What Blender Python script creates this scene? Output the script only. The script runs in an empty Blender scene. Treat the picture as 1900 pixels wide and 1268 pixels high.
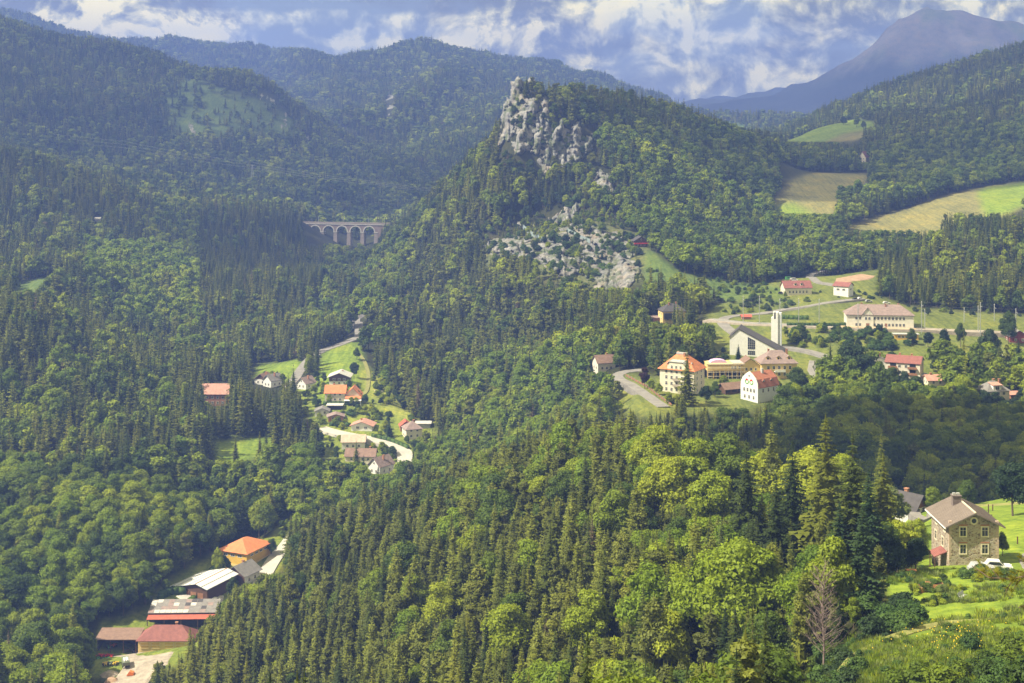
import bpy, bmesh, math, random
import numpy as np
from mathutils import Vector, Matrix
from mathutils.geometry import delaunay_2d_cdt

random.seed(7)
RNG = np.random.default_rng(11)
S = bpy.context.scene

# ------------------------------------------------------------------ camera, light, exposure
F = 2610.0          # focal length in pixels of a 1900 px wide frame
CU, CV = 950.0, 220.0   # principal point: level camera with a lens shift, as the upright verticals show
W_, H_ = 1900.0, 1268.0
cam_d = bpy.data.cameras.new("camera")
cam = bpy.data.objects.new("camera", cam_d)
S.collection.objects.link(cam)
cam.location = (0, 0, 0)
cam.rotation_euler = (math.radians(90), 0, 0)
cam_d.sensor_width = 36.0
cam_d.lens = F / W_ * 36.0
cam_d.shift_y = -(H_ / 2 - CV) / W_
cam_d.clip_start = 1.0
cam_d.clip_end = 40000.0
S.camera = cam

SUN_DIR = Vector((-0.76, -0.20, 0.92)).normalized()   # towards the sun: from the left, a little behind the camera
sun_d = bpy.data.lights.new("sun", 'SUN')
sun_d.energy = 5.0
sun_d.angle = math.radians(0.5)
sun_d.color = (1.0, 0.90, 0.68)
sun = bpy.data.objects.new("sun", sun_d)
S.collection.objects.link(sun)
sun.rotation_euler = (-SUN_DIR).to_track_quat('-Z', 'Y').to_euler()

S.view_settings.view_transform = 'Standard'
S.view_settings.look = 'None'
S.view_settings.gamma = 1.0
S.view_settings.use_curve_mapping = False
S.view_settings.exposure = 1.3
S.cycles.use_denoising = True
S.cycles.max_bounces = 5
S.cycles.diffuse_bounces = 2
S.cycles.transparent_max_bounces = 8
S.cycles.volume_bounces = 0
S.cycles.sample_clamp_indirect = 4.0


def nnew(nt, typ, **kw):
    n = nt.nodes.new(typ)
    for k, v in kw.items():
        if k.startswith('i_'):
            n.inputs[k[2:].replace('_', ' ')].default_value = v
        else:
            setattr(n, k, v)
    return n


def link(nt, a, ao, b, bi):
    nt.links.new(a.outputs[ao], b.inputs[bi])


def math_node(nt, op, a, b=None, clamp=False):
    m = nt.nodes.new('ShaderNodeMath')
    m.operation = op
    m.use_clamp = clamp
    for i, x in enumerate((a, b)):
        if x is None:
            continue
        if isinstance(x, (int, float)):
            m.inputs[i].default_value = x
        else:
            nt.links.new(x, m.inputs[i])
    return m.outputs[0]


def ramp(nt, fac, stops, interp='LINEAR'):
    r = nt.nodes.new('ShaderNodeValToRGB')
    r.color_ramp.interpolation = interp
    e = r.color_ramp.elements
    while len(e) < len(stops):
        e.new(0.5)
    for el, (p, c) in zip(e, stops):
        el.position = p
        el.color = (c[0], c[1], c[2], 1) if not isinstance(c, (int, float)) else (c, c, c, 1)
    nt.links.new(fac, r.inputs[0])
    return r.outputs[0]


def mixc(nt, fac, a, b, blend='MIX'):
    m = nt.nodes.new('ShaderNodeMix')
    m.data_type = 'RGBA'
    m.blend_type = blend
    m.clamp_factor = True
    for i, x in ((0, fac), (6, a), (7, b)):
        if isinstance(x, (int, float)):
            m.inputs[i].default_value = x
        elif isinstance(x, tuple):
            m.inputs[i].default_value = (x[0], x[1], x[2], 1)
        else:
            nt.links.new(x, m.inputs[i])
    return m.outputs[2]


# ------------------------------------------------------------------ sky
world = bpy.data.worlds.new("World")
S.world = world
world.use_nodes = True


def build_sky():
    nt = world.node_tree
    nt.nodes.clear()
    out = nt.nodes.new('ShaderNodeOutputWorld')
    bg = nt.nodes.new('ShaderNodeBackground')
    bg.inputs[1].default_value = SKY_STRENGTH
    sky = nt.nodes.new('ShaderNodeTexSky')
    sky.sky_type = 'NISHITA'
    sky.sun_disc = False
    sky.sun_elevation = math.asin(SUN_DIR.z)
    sky.sun_rotation = math.atan2(SUN_DIR.x, SUN_DIR.y)
    sky.altitude = 900
    tc = nt.nodes.new('ShaderNodeTexCoord')
    vec = tc.outputs['Generated']

    def noise(scale, detail, rough, stretch, off, dist=0.0):
        mp = nt.nodes.new('ShaderNodeMapping')
        mp.inputs['Scale'].default_value = (1, 1, stretch)
        mp.inputs['Location'].default_value = off
        nt.links.new(vec, mp.inputs[0])
        n = nt.nodes.new('ShaderNodeTexNoise')
        n.inputs['Scale'].default_value = scale
        n.inputs['Detail'].default_value = detail
        n.inputs['Roughness'].default_value = rough
        n.inputs['Distortion'].default_value = dist
        nt.links.new(mp.outputs[0], n.inputs[0])
        return n.outputs[0]
    sep = nt.nodes.new('ShaderNodeSeparateXYZ')
    nt.links.new(vec, sep.inputs[0])
    # cloud billows: the same noise seen twice, shifted along the light, gives lit and shaded sides
    n1 = noise(24.0, 10, 0.62, 1.15, (3.1, 0.4, 1.15), 0.35)
    n2 = noise(24.0, 10, 0.62, 1.15, (3.1 + 0.005, 0.4, 1.15 - 0.009), 0.35)
    big = noise(8.0, 4, 0.55, 2.0, (0.7, 2.3, 5.1))
    lit = math_node(nt, 'SUBTRACT', n1, n2)
    lit = math_node(nt, 'MULTIPLY', lit, 4.8)
    base = math_node(nt, 'MULTIPLY', math_node(nt, 'SUBTRACT', n1, 0.5), 1.3)
    bb = math_node(nt, 'MULTIPLY', math_node(nt, 'SUBTRACT', big, 0.5), 1.9)
    tot = math_node(nt, 'ADD', math_node(nt, 'ADD', lit, base), math_node(nt, 'ADD', bb, 0.47))
    # a few cumulus heads standing where they are seen above the ridges (directions x/y and z/y)
    dx = math_node(nt, 'DIVIDE', sep.outputs[0], math_node(nt, 'MAXIMUM', sep.outputs[1], 0.05))
    dz = math_node(nt, 'DIVIDE', sep.outputs[2], math_node(nt, 'MAXIMUM', sep.outputs[1], 0.05))
    wob = math_node(nt, 'MULTIPLY', math_node(nt, 'SUBTRACT', n1, 0.5), 0.9)
    cover = None
    for (u, v, ru, rv, amp) in CLOUDS:
        ax = math_node(nt, 'DIVIDE', math_node(nt, 'SUBTRACT', dx, (u - CU) / F), ru / F)
        az = math_node(nt, 'DIVIDE', math_node(nt, 'SUBTRACT', dz, (CV - v) / F), rv / F)
        r2 = math_node(nt, 'ADD', math_node(nt, 'MULTIPLY', ax, ax), math_node(nt, 'MULTIPLY', az, az))
        g = math_node(nt, 'SUBTRACT', 1.0, math_node(nt, 'SQRT', r2))
        g = math_node(nt, 'MULTIPLY', math_node(nt, 'ADD', g, math_node(nt, 'MULTIPLY', wob, 3.0)), 2.0, True)
        sm = math_node(nt, 'MULTIPLY', g, amp)
        tot = math_node(nt, 'ADD', tot, sm)
    front = nt.nodes.new('ShaderNodeMath')
    col = ramp(nt, tot, [(0.0, (0.19, 0.20, 0.24)), (0.22, (0.33, 0.345, 0.38)), (0.42, (0.56, 0.57, 0.59)),
                         (0.62, (0.86, 0.86, 0.85)), (0.85, (1.22, 1.18, 1.08)), (1.0, (1.60, 1.50, 1.32))])
    # blue gaps of clear sky between the clouds, more of them higher up
    gap = ramp(nt, noise(7.0, 6, 0.6, 2.0, (9.2, 1.4, 0.3)), [(0.40, 1.0), (0.50, 0.0)])
    skyc = mixc(nt, 1.0, sky.outputs[0], (SKY_MUL,) * 3, 'MULTIPLY')
    cc = mixc(nt, 1.0, col, (CLOUD_MUL * 1.18, CLOUD_MUL * 1.05, CLOUD_MUL * 0.45), 'MULTIPLY')
    fin = mixc(nt, math_node(nt, 'MULTIPLY', gap, 0.3), cc, skyc)
    nt.links.new(fin, bg.inputs[0])
    nt.links.new(bg.outputs[0], out.inputs[0])
    world.cycles.sampling_method = 'AUTOMATIC'


SKY_STRENGTH = 0.1
SKY_MUL = 1.0
CLOUD_MUL = 6.1
CLOUDS = [(190, 45, 170, 38, 0.62), (345, 62, 90, 28, 0.5), (395, 55, 60, 26, 0.5),
          (645, 70, 46, 24, 0.75), (540, 38, 60, 20, 0.30), (960, 80, 70, 45, 0.35),
          (1200, 70, 60, 60, 0.25), (1270, 55, 40, 40, 0.25), (1400, 145, 80, 22, 0.3),
          (620, 4, 380, 22, -0.7), (1420, 40, 120, 20, -0.35), (1180, 150, 110, 18, -0.2), (20, 6, 70, 24, -0.2)]
build_sky()

# ------------------------------------------------------------------ object helpers
COL = S.collection


def mesh_from(name, verts, faces, mats=(), smooth=False, mat_idx=None):
    me = bpy.data.meshes.new(name)
    verts = np.asarray(verts, dtype=np.float32)
    if isinstance(faces, np.ndarray):
        k = faces.shape[1]
        me.vertices.add(len(verts)); me.vertices.foreach_set('co', verts.ravel())
        me.loops.add(faces.size); me.loops.foreach_set('vertex_index', faces.astype(np.int32).ravel())
        me.polygons.add(len(faces))
        me.polygons.foreach_set('loop_start', np.arange(0, faces.size, k, dtype=np.int32))
        me.polygons.foreach_set('loop_total', np.full(len(faces), k, dtype=np.int32))
    else:
        me.from_pydata([tuple(map(float, v)) for v in verts], [], faces)
    for m in mats:
        me.materials.append(m)
    if mat_idx is not None:
        me.polygons.foreach_set('material_index', np.asarray(mat_idx, dtype=np.int32))
    if smooth:
        me.polygons.foreach_set('use_smooth', np.ones(len(me.polygons), dtype=bool))
    me.update(calc_edges=True)
    return me


def link_obj(name, data, parent=None, loc=None):
    o = bpy.data.objects.new(name, data)
    COL.objects.link(o)
    if parent is not None:
        o.parent = parent
    if loc is not None:
        o.location = loc
    return o


def tag(o, label=None, cat=None, group=None, kind=None):
    if label: o['label'] = label
    if cat: o['category'] = cat
    if group: o['group'] = group
    if kind: o['kind'] = kind
    return o


class MB:
    """collects simple solids into one mesh"""
    def __init__(s):
        s.v = []; s.f = []

    def add(s, vs, fs):
        n = len(s.v)
        s.v += [tuple(v) for v in vs]
        s.f += [tuple(i + n for i in f) for f in fs]
        return s

    def box(s, x0, x1, y0, y1, z0, z1):
        return s.add([(x0, y0, z0), (x1, y0, z0), (x1, y1, z0), (x0, y1, z0), (x0, y0, z1), (x1, y0, z1), (x1, y1, z1), (x0, y1, z1)],
                     [(0, 3, 2, 1), (4, 5, 6, 7), (0, 1, 5, 4), (1, 2, 6, 5), (2, 3, 7, 6), (3, 0, 4, 7)])

    def slab(s, poly, t):
        """thick slab: polygon (list of 3-D points, counter-clockwise seen from outside) thickened inwards by t"""
        P = [Vector(p) for p in poly]
        n = (P[1] - P[0]).cross(P[2] - P[0]).normalized()
        k = len(P)
        vs = P + [p - n * t for p in P]
        fs = [tuple(range(k)), tuple(reversed(range(k, 2 * k)))]
        for i in range(k):
            j = (i + 1) % k
            fs.append((i, i + k, j + k, j))
        return s.add(vs, fs)

    def prism(s, poly2, axis, a, b):
        """polygon in a vertical plane extruded from a to b along axis 'x' or 'y' ; poly2 = [(h, z)]"""
        k = len(poly2)
        if axis == 'y':
            vs = [(p[0], a, p[1]) for p in poly2] + [(p[0], b, p[1]) for p in poly2]
        else:
            vs = [(a, p[0], p[1]) for p in poly2] + [(b, p[0], p[1]) for p in poly2]
        fs = [tuple(range(k)), tuple(reversed(range(k, 2 * k)))]
        for i in range(k):
            j = (i + 1) % k
            fs.append((i, i + k, j + k, j))
        return s.add(vs, fs)

    def tube(s, pts, r, n=6):
        P = [Vector(p) for p in pts]
        rs = r if isinstance(r, (list, tuple)) else [r] * len(P)
        base = len(s.v)
        for i, p in enumerate(P):
            d = (P[min(i + 1, len(P) - 1)] - P[max(i - 1, 0)]).normalized()
            a = d.cross(Vector((0.13, 0.31, 1)) if abs(d.z) < 0.95 else Vector((1, 0, 0))).normalized()
            b = d.cross(a)
            for k in range(n):
                t = 2 * math.pi * k / n
                s.v.append(tuple(p + (a * math.cos(t) + b * math.sin(t)) * rs[i]))
        for i in range(len(P) - 1):
            for k in range(n):
                k2 = (k + 1) % n
                s.f.append((base + i * n + k, base + i * n + k2, base + (i + 1) * n + k2, base + (i + 1) * n + k))
        s.f.append(tuple(base + k for k in reversed(range(n))))
        s.f.append(tuple(base + (len(P) - 1) * n + k for k in range(n)))
        return s

    def mesh(s, name, mat, smooth=False):
        me = bpy.data.meshes.new(name)
        me.from_pydata(s.v, [], s.f)
        bm = bmesh.new(); bm.from_mesh(me)
        bmesh.ops.recalc_face_normals(bm, faces=bm.faces)
        bm.to_mesh(me); bm.free()
        for m in (mat if isinstance(mat, (list, tuple)) else [mat]):
            me.materials.append(m)
        if smooth:
            for p in me.polygons: p.use_smooth = True
        return me

    def build(s, name, mat, parent=None, smooth=False):
        return link_obj(name, s.mesh(name, mat, smooth), parent)


# ------------------------------------------------------------------ terrain control lines
# every point: (u, v, d) = a place on the ground seen in direction (u, v) at d metres; C(...) = the same for
# the top of the tree cover there, so the ground lies a tree height below it
TH = 17.0


def C(u, v, d, h=TH):
    return (u, v + h * F / d, d)


def Z(u, z, d):
    return (u, CV - z * F / d, d)


def G(u, v, d):
    return (u, v, d)


LN = []
LN.append([Z(-1200, -22, 30), Z(3200, -18, 30)])
LN.append([Z(-1200, -60, 90), Z(950, -52, 90), Z(1400, -48, 90), Z(1700, -42, 90), Z(2000, -36, 90), Z(3200, -32, 90)])
# meadow shelf with the stone house
LN.append([G(1640, 1290, 140), G(1780, 1275, 135), G(1900, 1262, 130), Z(2400, -45, 130), Z(3200, -40, 130)])
LN.append([G(1620, 1160, 185), G(1760, 1150, 185), G(1900, 1140, 180), Z(2400, -58, 180)])
LN.append([G(1660, 1062, 222), G(1765, 1048, 235), G(1860, 1045, 240), G(1990, 1040, 240), Z(2500, -70, 240)])
LN.append([G(1690, 985, 285), G(1800, 975, 290), G(1900, 960, 290), Z(2400, -76, 290)])
LN.append([Z(1650, -95, 325), G(1700, 948, 335), G(1800, 935, 345), G(1900, 915, 360), Z(2400, -90, 360)])
# wooded shelf and crest of the near hill
LN.append([Z(-600, -175, 200), Z(0, -165, 230), Z(300, -148, 230), Z(500, -136, 240), Z(800, -118, 230), Z(1000, -105, 190), Z(1300, -86, 160), Z(1400,-76,158), Z(1500, -63, 156), Z(1600, -60, 156)])
LN.append([Z(300, -178, 340), Z(500, -160, 350), C(800, 1130, 320), C(1000, 1130, 265), C(1300, 1130, 220), Z(1450, -80, 195), Z(1500, -76, 195), Z(1580, -70, 205)])
LN.append([C(430, 1190, 405), C(560, 1110, 420), C(800, 980, 390), C(1000, 920, 370), C(1300, 880, 300), Z(1500, -79, 235), Z(1620, -77, 235)])
CREST = [C(300, 1235, 400), C(345, 1190, 420), C(400, 1125, 440), C(455, 1080, 465), C(520, 1015, 500), C(600, 945, 520),
         C(700, 905, 530), C(800, 868, 520), C(900, 815, 490), C(1000, 780, 450), C(1130, 775, 400), C(1270, 772, 355),
         C(1400, 790, 325, 20), Z(1550, -87, 275), Z(1640, -86, 270)]
LN.append(CREST)
LN.append([Z(420, -186, 500), Z(560, -182, 560), Z(700, -180, 590), Z(850, -170, 590), Z(1000, -155, 560), Z(1150, -142, 520), Z(1300, -138, 480), Z(1450, -130, 430), Z(1600, -112, 330)])
# valley floor
FLOOR = [(-200, -190, 430), (100, -187, 460), (290, -186, 488), (380, -183.5, 530), (450, -181, 570), (520, -177, 610), (600, -172, 660), (680, -168, 705),
         (700, -163, 730), (660, -155, 780), (630, -151, 830), (650, -146, 900), (672, -138, 965), (715, -134, 1040), (700, -138, 1150),
         (680, -140, 1300), (650, -142, 1500), (680, -135, 1620)]
LN.append([Z(a, b, c) for a, b, c in FLOOR])
LN.append([G(420, 855, 680), G(480, 815, 720), G(560, 790, 745)])
LN.append([G(475, 700, 840), G(545, 672, 872), G(600, 650, 895), G(655, 618, 940)])
LN.append([G(560, 745, 775), G(590, 690, 840), G(662, 628, 925)])
LN.append([G(660, 650, 890), G(690, 700, 835), G(740, 760, 770), G(790, 800, 735), G(815, 822, 715)])
LN.append([G(560, 812, 725), G(640, 835, 712), G(720, 860, 700), G(770, 860, 700)])
# left slopes above the valley
LN.append([C(-400, 1200, 400), C(0, 1170, 440), C(120, 1130, 455), C(190, 1120, 465)])
LN.append([C(-400, 1000, 500), C(0, 960, 540), C(200, 900, 575), C(330, 920, 585), C(420, 960, 600)])
LN.append([C(-400, 800, 640), C(0, 740, 690), C(150, 740, 690), C(300, 760, 680), C(390, 780, 690)])
LN.append([C(-500, 560, 800), C(-200, 520, 800), C(0, 530, 805), C(60, 556, 810), C(150, 600, 820), C(250, 640, 835), C(380, 668, 850), C(470, 640, 880), C(540, 620, 910), C(600, 600, 940), C(650, 590, 990)])
LN.append([Z(-500, -110, 880), Z(0, -113, 880), Z(80, -116, 885), G(140, 600, 900), C(300, 612, 910)])
LN.append([G(-60, 545, 930), G(30, 545, 950), G(75, 535, 955), G(125, 512, 985)])
LN.append([C(-60, 480, 1010), C(60, 475, 1030), C(180, 466, 1050), C(215, 480, 1040), C(260, 515, 1020), C(330, 560, 990), C(390, 600, 950)])
LN.append([C(200, 445, 1150), C(300, 455, 1140), C(400, 500, 1090), C(500, 560, 1020), C(560, 575, 1000), C(640, 560, 1060)])
L5 = [C(-700, 180, 1350), C(-300, 215, 1350), C(0, 264, 1350), C(100, 292, 1350), C(200, 332, 1360), C(300, 380, 1380), C(370, 384, 1400), C(440, 378, 1410), C(520, 397, 1420),
      C(570, 418, 1420), C(600, 445, 1400), C(650, 462, 1390), C(695, 462, 1380)]
LN.append(L5)
LN.append([C(0, 400, 1150), C(150, 415, 1160), C(280, 430, 1200)])
LN.append([C(700, 520, 1200), C(640, 510, 1230), C(560, 490, 1250)])
# dip behind and the big left mountain
LN.append([Z(-700, -40, 1560), Z(0, -50, 1560), Z(200, -75, 1570), Z(400, -100, 1570), Z(520, -108, 1560), Z(565, -112, 1530)])
LN.append([C(-700, 130, 1900), C(0, 235, 1850), C(200, 290, 1820), C(400, 350, 1760), C(560, 385, 1700), C(640, 400, 1680), C(730, 395, 1680)])
LN.append([C(-300, 60, 2150), C(0, 140, 2150), C(200, 190, 2100), C(400, 250, 2050), C(550, 310, 2000), C(700, 340, 1950), C(770, 352, 1900)])
LN.append([C(-800, -150, 2500), C(-400, -60, 2500), C(-100, 0, 2500), C(0, 22, 2500), C(60, 40, 2500), C(130, 68, 2500), C(200, 70, 2500), C(250, 84, 2450), C(330, 105, 2420), C(370, 112, 2400), C(440, 108, 2350),
           C(500, 143, 2300), C(560, 203, 2250), C(650, 265, 2200), C(740, 298, 2150), C(800, 345, 2050), C(830, 358, 2000)])
LN.append([Z(-800, 200, 3000), Z(0, 90, 3000), Z(300, 40, 2900), Z(500, -10, 2800), Z(600, -60, 2700), Z(700, -90, 2550), Z(800, -110, 2350)])
# far left ridge
LN.append([C(-800, -60, 4500), C(-100, -10, 4500), C(60, 26, 4500), C(130, 47, 4500), C(200, 66, 4550), C(245, 78, 4500), C(262, 70, 4600), C(320, 60, 4600), C(380, 70, 4600), C(450, 81, 4600), C(535, 96, 4600), C(640, 130, 4650), C(760, 150, 4700)])
LN.append([C(440, 150, 4150), C(300, 150, 4100)])
# middle ridges behind the gorge
LN.append([C(440, 185, 4100), C(500, 128, 4100), C(520, 110, 4100), C(555, 95, 4100), C(600, 97, 4100), C(612, 107, 4100), C(645, 100, 4100), C(700, 88, 4100), C(730, 76, 4100), C(757, 66, 4100), C(790, 68, 4100),
           C(820, 82, 4150), C(855, 105, 4200), C(880, 103, 4200), C(920, 103, 4200), C(1000, 107, 4200), C(1040, 109, 4200), C(1075, 122, 4250), C(1120, 160, 4300), C(1200, 230, 4400)])
LN.append([C(852, 110, 3800), C(835, 122, 3500), C(815, 138, 3250), C(760, 180, 3000), C(722, 214, 2900), C(690, 262, 2750)])
LN.append([C(770, 130, 3700), C(700, 175, 3350), C(650, 225, 2950), C(600, 210, 2800)])
LN.append([C(575, 150, 3700), C(540, 175, 3400)])
LN.append([C(930, 200, 2900), C(880, 240, 2700), C(820, 300, 2450), C(790, 335, 2250)])
LN.append([C(1000, 160, 3600), C(920, 150, 3500), C(850, 180, 3150), C(760, 260, 2750), C(735, 290, 2500)])
# rock mountain
LN.append([G(715, 560, 1045), C(705, 520, 1120), C(692, 472, 1200), C(705, 430, 1260), C(760, 390, 1250), C(830, 346, 1230), C(880, 302, 1220), C(922, 275, 1200), G(930, 235, 1203), G(940, 196, 1210), G(955, 162, 1218), G(968, 154, 1228), G(985, 152, 1240), 
           C(1010, 143, 1255), C(1040, 139, 1270), C(1090, 141, 1300), C(1150, 156, 1330), C(1210, 175, 1370), C(1270, 196, 1420), C(1350, 226, 1500), C(1430, 246, 1600), C(1500, 262, 1650)])
LN.append([Z(720, -130, 1500), Z(800, -105, 1500), Z(900, -60, 1480), Z(1000, -20, 1500), Z(1150, -35, 1600), Z(1300, -50, 1750), Z(1450, -60, 1850)])
LN.append([Z(800, -115, 1800), Z(900, -90, 1800), Z(1050, -60, 1900), Z(1300, -70, 2100)])
LN.append([Z(905, -58, 1130), Z(935, -42, 1165), G(1000, 330, 1165), G(1060, 300, 1180), G(1110, 285, 1200)])
LN.append([Z(962, 0, 1195), Z(1010, 8, 1200), Z(1060, -2, 1205), Z(1110, -5, 1225)])
LN.append([C(780, 470, 1120), C(860, 430, 1120), C(960, 390, 1120), C(1050, 380, 1110), C(1100, 330, 1130), C(1160, 300, 1150), C(1250, 290, 1180), C(1350, 290, 1250), C(1440, 290, 1330)])
LN.append([C(740, 560, 1000), C(800, 520, 1010), G(900, 470, 1040), G(1000, 440, 1050), G(1100, 420, 1050), G(1150, 450, 1030), G(1195, 458, 1020), C(1300, 420, 1060), C(1420, 400, 1150)])
LN.append([C(740, 640, 860), C(800, 610, 900), C(900, 540, 930), G(1000, 520, 960), G(1100, 545, 940), G(1190, 520, 930), G(1260, 515, 930), G(1330, 525, 940), G(1450, 520, 960)])
LN.append([C(770, 720, 790), C(850, 660, 800), C(950, 640, 800), C(1080, 590, 810), C(1200, 580, 800), G(1300, 585, 830), G(1420, 580, 850)])
LN.append([C(830, 790, 700), C(900, 740, 710), C(1000, 700, 700), C(1080, 680, 690), G(1140, 700, 690), G(1200, 722, 660), G(1300, 750, 630), G(1380, 760, 625), C(1480, 760, 590)])
LN.append([C(800, 845, 650), C(880, 800, 640), C(1000, 750, 630), C(1080, 730, 640), G(1170, 735, 640), G(1225, 768, 600), C(1300, 800, 580)])
# town terrace, station, slopes above
LN.append([G(1150, 690, 705), G(1230, 700, 685), G(1320, 705, 680), G(1420, 700, 685), G(1520, 705, 680), G(1600, 710, 675), G(1720, 715, 665), G(1850, 745, 620), C(1960, 720, 600)])
LN.append([G(1350, 662, 728), G(1450, 662, 728), G(1560, 672, 712), G(1650, 672, 700), G(1760, 676, 700), G(1900, 680, 700), G(2200, 690, 700)])
LN.append([G(1320, 612, 775), G(1450, 610, 772), G(1560, 608, 772), G(1700, 612, 770), G(1800, 628, 762), G(1900, 634, 762), G(2300, 640, 762)])
LN.append([G(1320, 590, 805), G(1500, 590, 800), G(1700, 594, 792), G(1900, 600, 790)])
LN.append([G(1420, 552, 860), G(1550, 550, 862), G(1620, 562, 850), G(1700, 578, 830), G(1900, 585, 830), G(2300, 590, 830)])
LN.append([G(1480, 515, 930), G(1560, 515, 920), G(1640, 520, 915), C(1760, 500, 900), C(1900, 490, 900), C(2300, 450, 900)])
LN.append([C(1380, 450, 1060), C(1500, 450, 1010), C(1600, 455, 1000), C(1700, 440, 985), C(1800, 415, 975), C(1900, 395, 965), C(2300, 340, 965)])
LN.append([G(1440, 415, 1120), G(1520, 425, 1100), G(1600, 440, 1080), G(1740, 440, 1060), G(1820, 415, 1060), G(1900, 385, 1070), G(2300, 330, 1070)])
LN.append([G(1440, 365, 1230), G(1560, 400, 1170), G(1640, 402, 1165), G(1750, 362, 1200), G(1900, 340, 1220), G(2300, 290, 1220)])
LN.append([G(1430, 345, 1290), G(1500, 322, 1360), G(1612, 324, 1400), G(1700, 335, 1350), C(1850, 240, 1380), C(2300, 190, 1380)])
LN.append([C(1450, 275, 1480), C(1600, 262, 1560), C(1700, 225, 1600), C(1850, 195, 1620), C(2300, 150, 1600)])
LN.append([G(1445, 262, 1750), G(1540, 262, 1730), G(1630, 245, 1740), C(1720, 205, 1760), C(1900, 180, 1760), C(2300, 120, 1760)])
LN.append([G(1450, 252, 1850), G(1520, 236, 1930), G(1590, 222, 1980), C(1660, 190, 1960)])
LN.append([C(1350, 262, 2150), C(1432, 248, 2150), C(1520, 220, 2150), C(1580, 192, 2150), C(1640, 160, 2150), C(1700, 135, 2150), C(1750, 116, 2150), C(1830, 90, 2150), C(1900, 68, 2150), C(2100, 20, 2150), C(2600, -80, 2150)])
LN.append([Z(1300, -60, 2600), Z(1450, -40, 2600), Z(1700, 20, 2700), Z(2000, 60, 2700), Z(2600, 100, 2700)])
# hidden valley between the near hill and the terrace, dark wood on the right
LN.append([Z(1500, -118, 480), C(1580, 840, 430), C(1640, 880, 400), C(1750, 885, 400), C(1850, 880, 400), C(1960, 850, 400), C(2500, 820, 400)])
LN.append([Z(1480, -135, 560), C(1560, 775, 530), C(1640, 790, 500), C(1750, 785, 500), C(1850, 790, 500), C(1960, 790, 500), C(2500, 760, 500)])
# far country
LN.append([G(1280, 230, 3300), G(1345, 228, 3400), G(1445, 240, 3400), G(1600, 240, 3400), G(2200, 200, 3400)])
LN.append([G(1200, 215, 5000), G(1400, 226, 5000), G(1500, 222, 5000), G(1800, 190, 5000), G(2400, 160, 5000)])
LN.append([G(1280, 214, 6500), G(1330, 198, 6500), G(1420, 181, 6500), G(1460, 168, 6500), G(1500, 155, 6500), G(1560, 124, 6500), G(1600, 100, 6500), G(1622, 88, 6500), G(1632, 70, 6500), G(1640, 57, 6500), G(1655, 45, 6500), G(1690, 28, 6500), G(1712, 15, 6500), G(1735, 14, 6500), G(1758, 10, 6500), G(1775, 14, 6500),
           G(1800, 20, 6500), G(1850, 32, 6500), G(1900, 40, 6500), G(2100, 90, 6500), G(2600, 160, 6500)])
LN.append([G(1560, 150, 6150), G(1630, 98, 6150), G(1660, 72, 6150), G(1720, 60, 6150), G(1800, 62, 6150), G(1900, 80, 6150), G(2300, 140, 6150)])
LN.append([G(-900, 180, 7500), G(0, 190, 7500), G(800, 200, 7500), G(1200, 210, 7500), G(1700, 160, 7500), G(2500, 190, 7500)])
LN.append([G(-900, 180, 9500), G(0, 190, 9500), G(900, 205, 9500), G(1240, 205, 9500), G(1270, 194, 9500), G(1310, 186, 9500), G(1345, 180, 9500), G(1375, 183, 9500), G(1410, 176, 9500), G(1445, 168, 9500), G(1500, 172, 9500), G(2500, 190, 9500)])
LN.append([G(-1200, 216, 12500), G(3200, 216, 12500)])

DM = lambda d: d if d < 4400 else 4400 + (d - 4400) * 0.45
LN = [[(u, v, DM(d)) for u, v, d in ln] for ln in LN]
U0, U1, NU = -560.0, 2460.0, 504
B0, B1, NB = math.log(32.0), math.log(8020.0), 640


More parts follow.
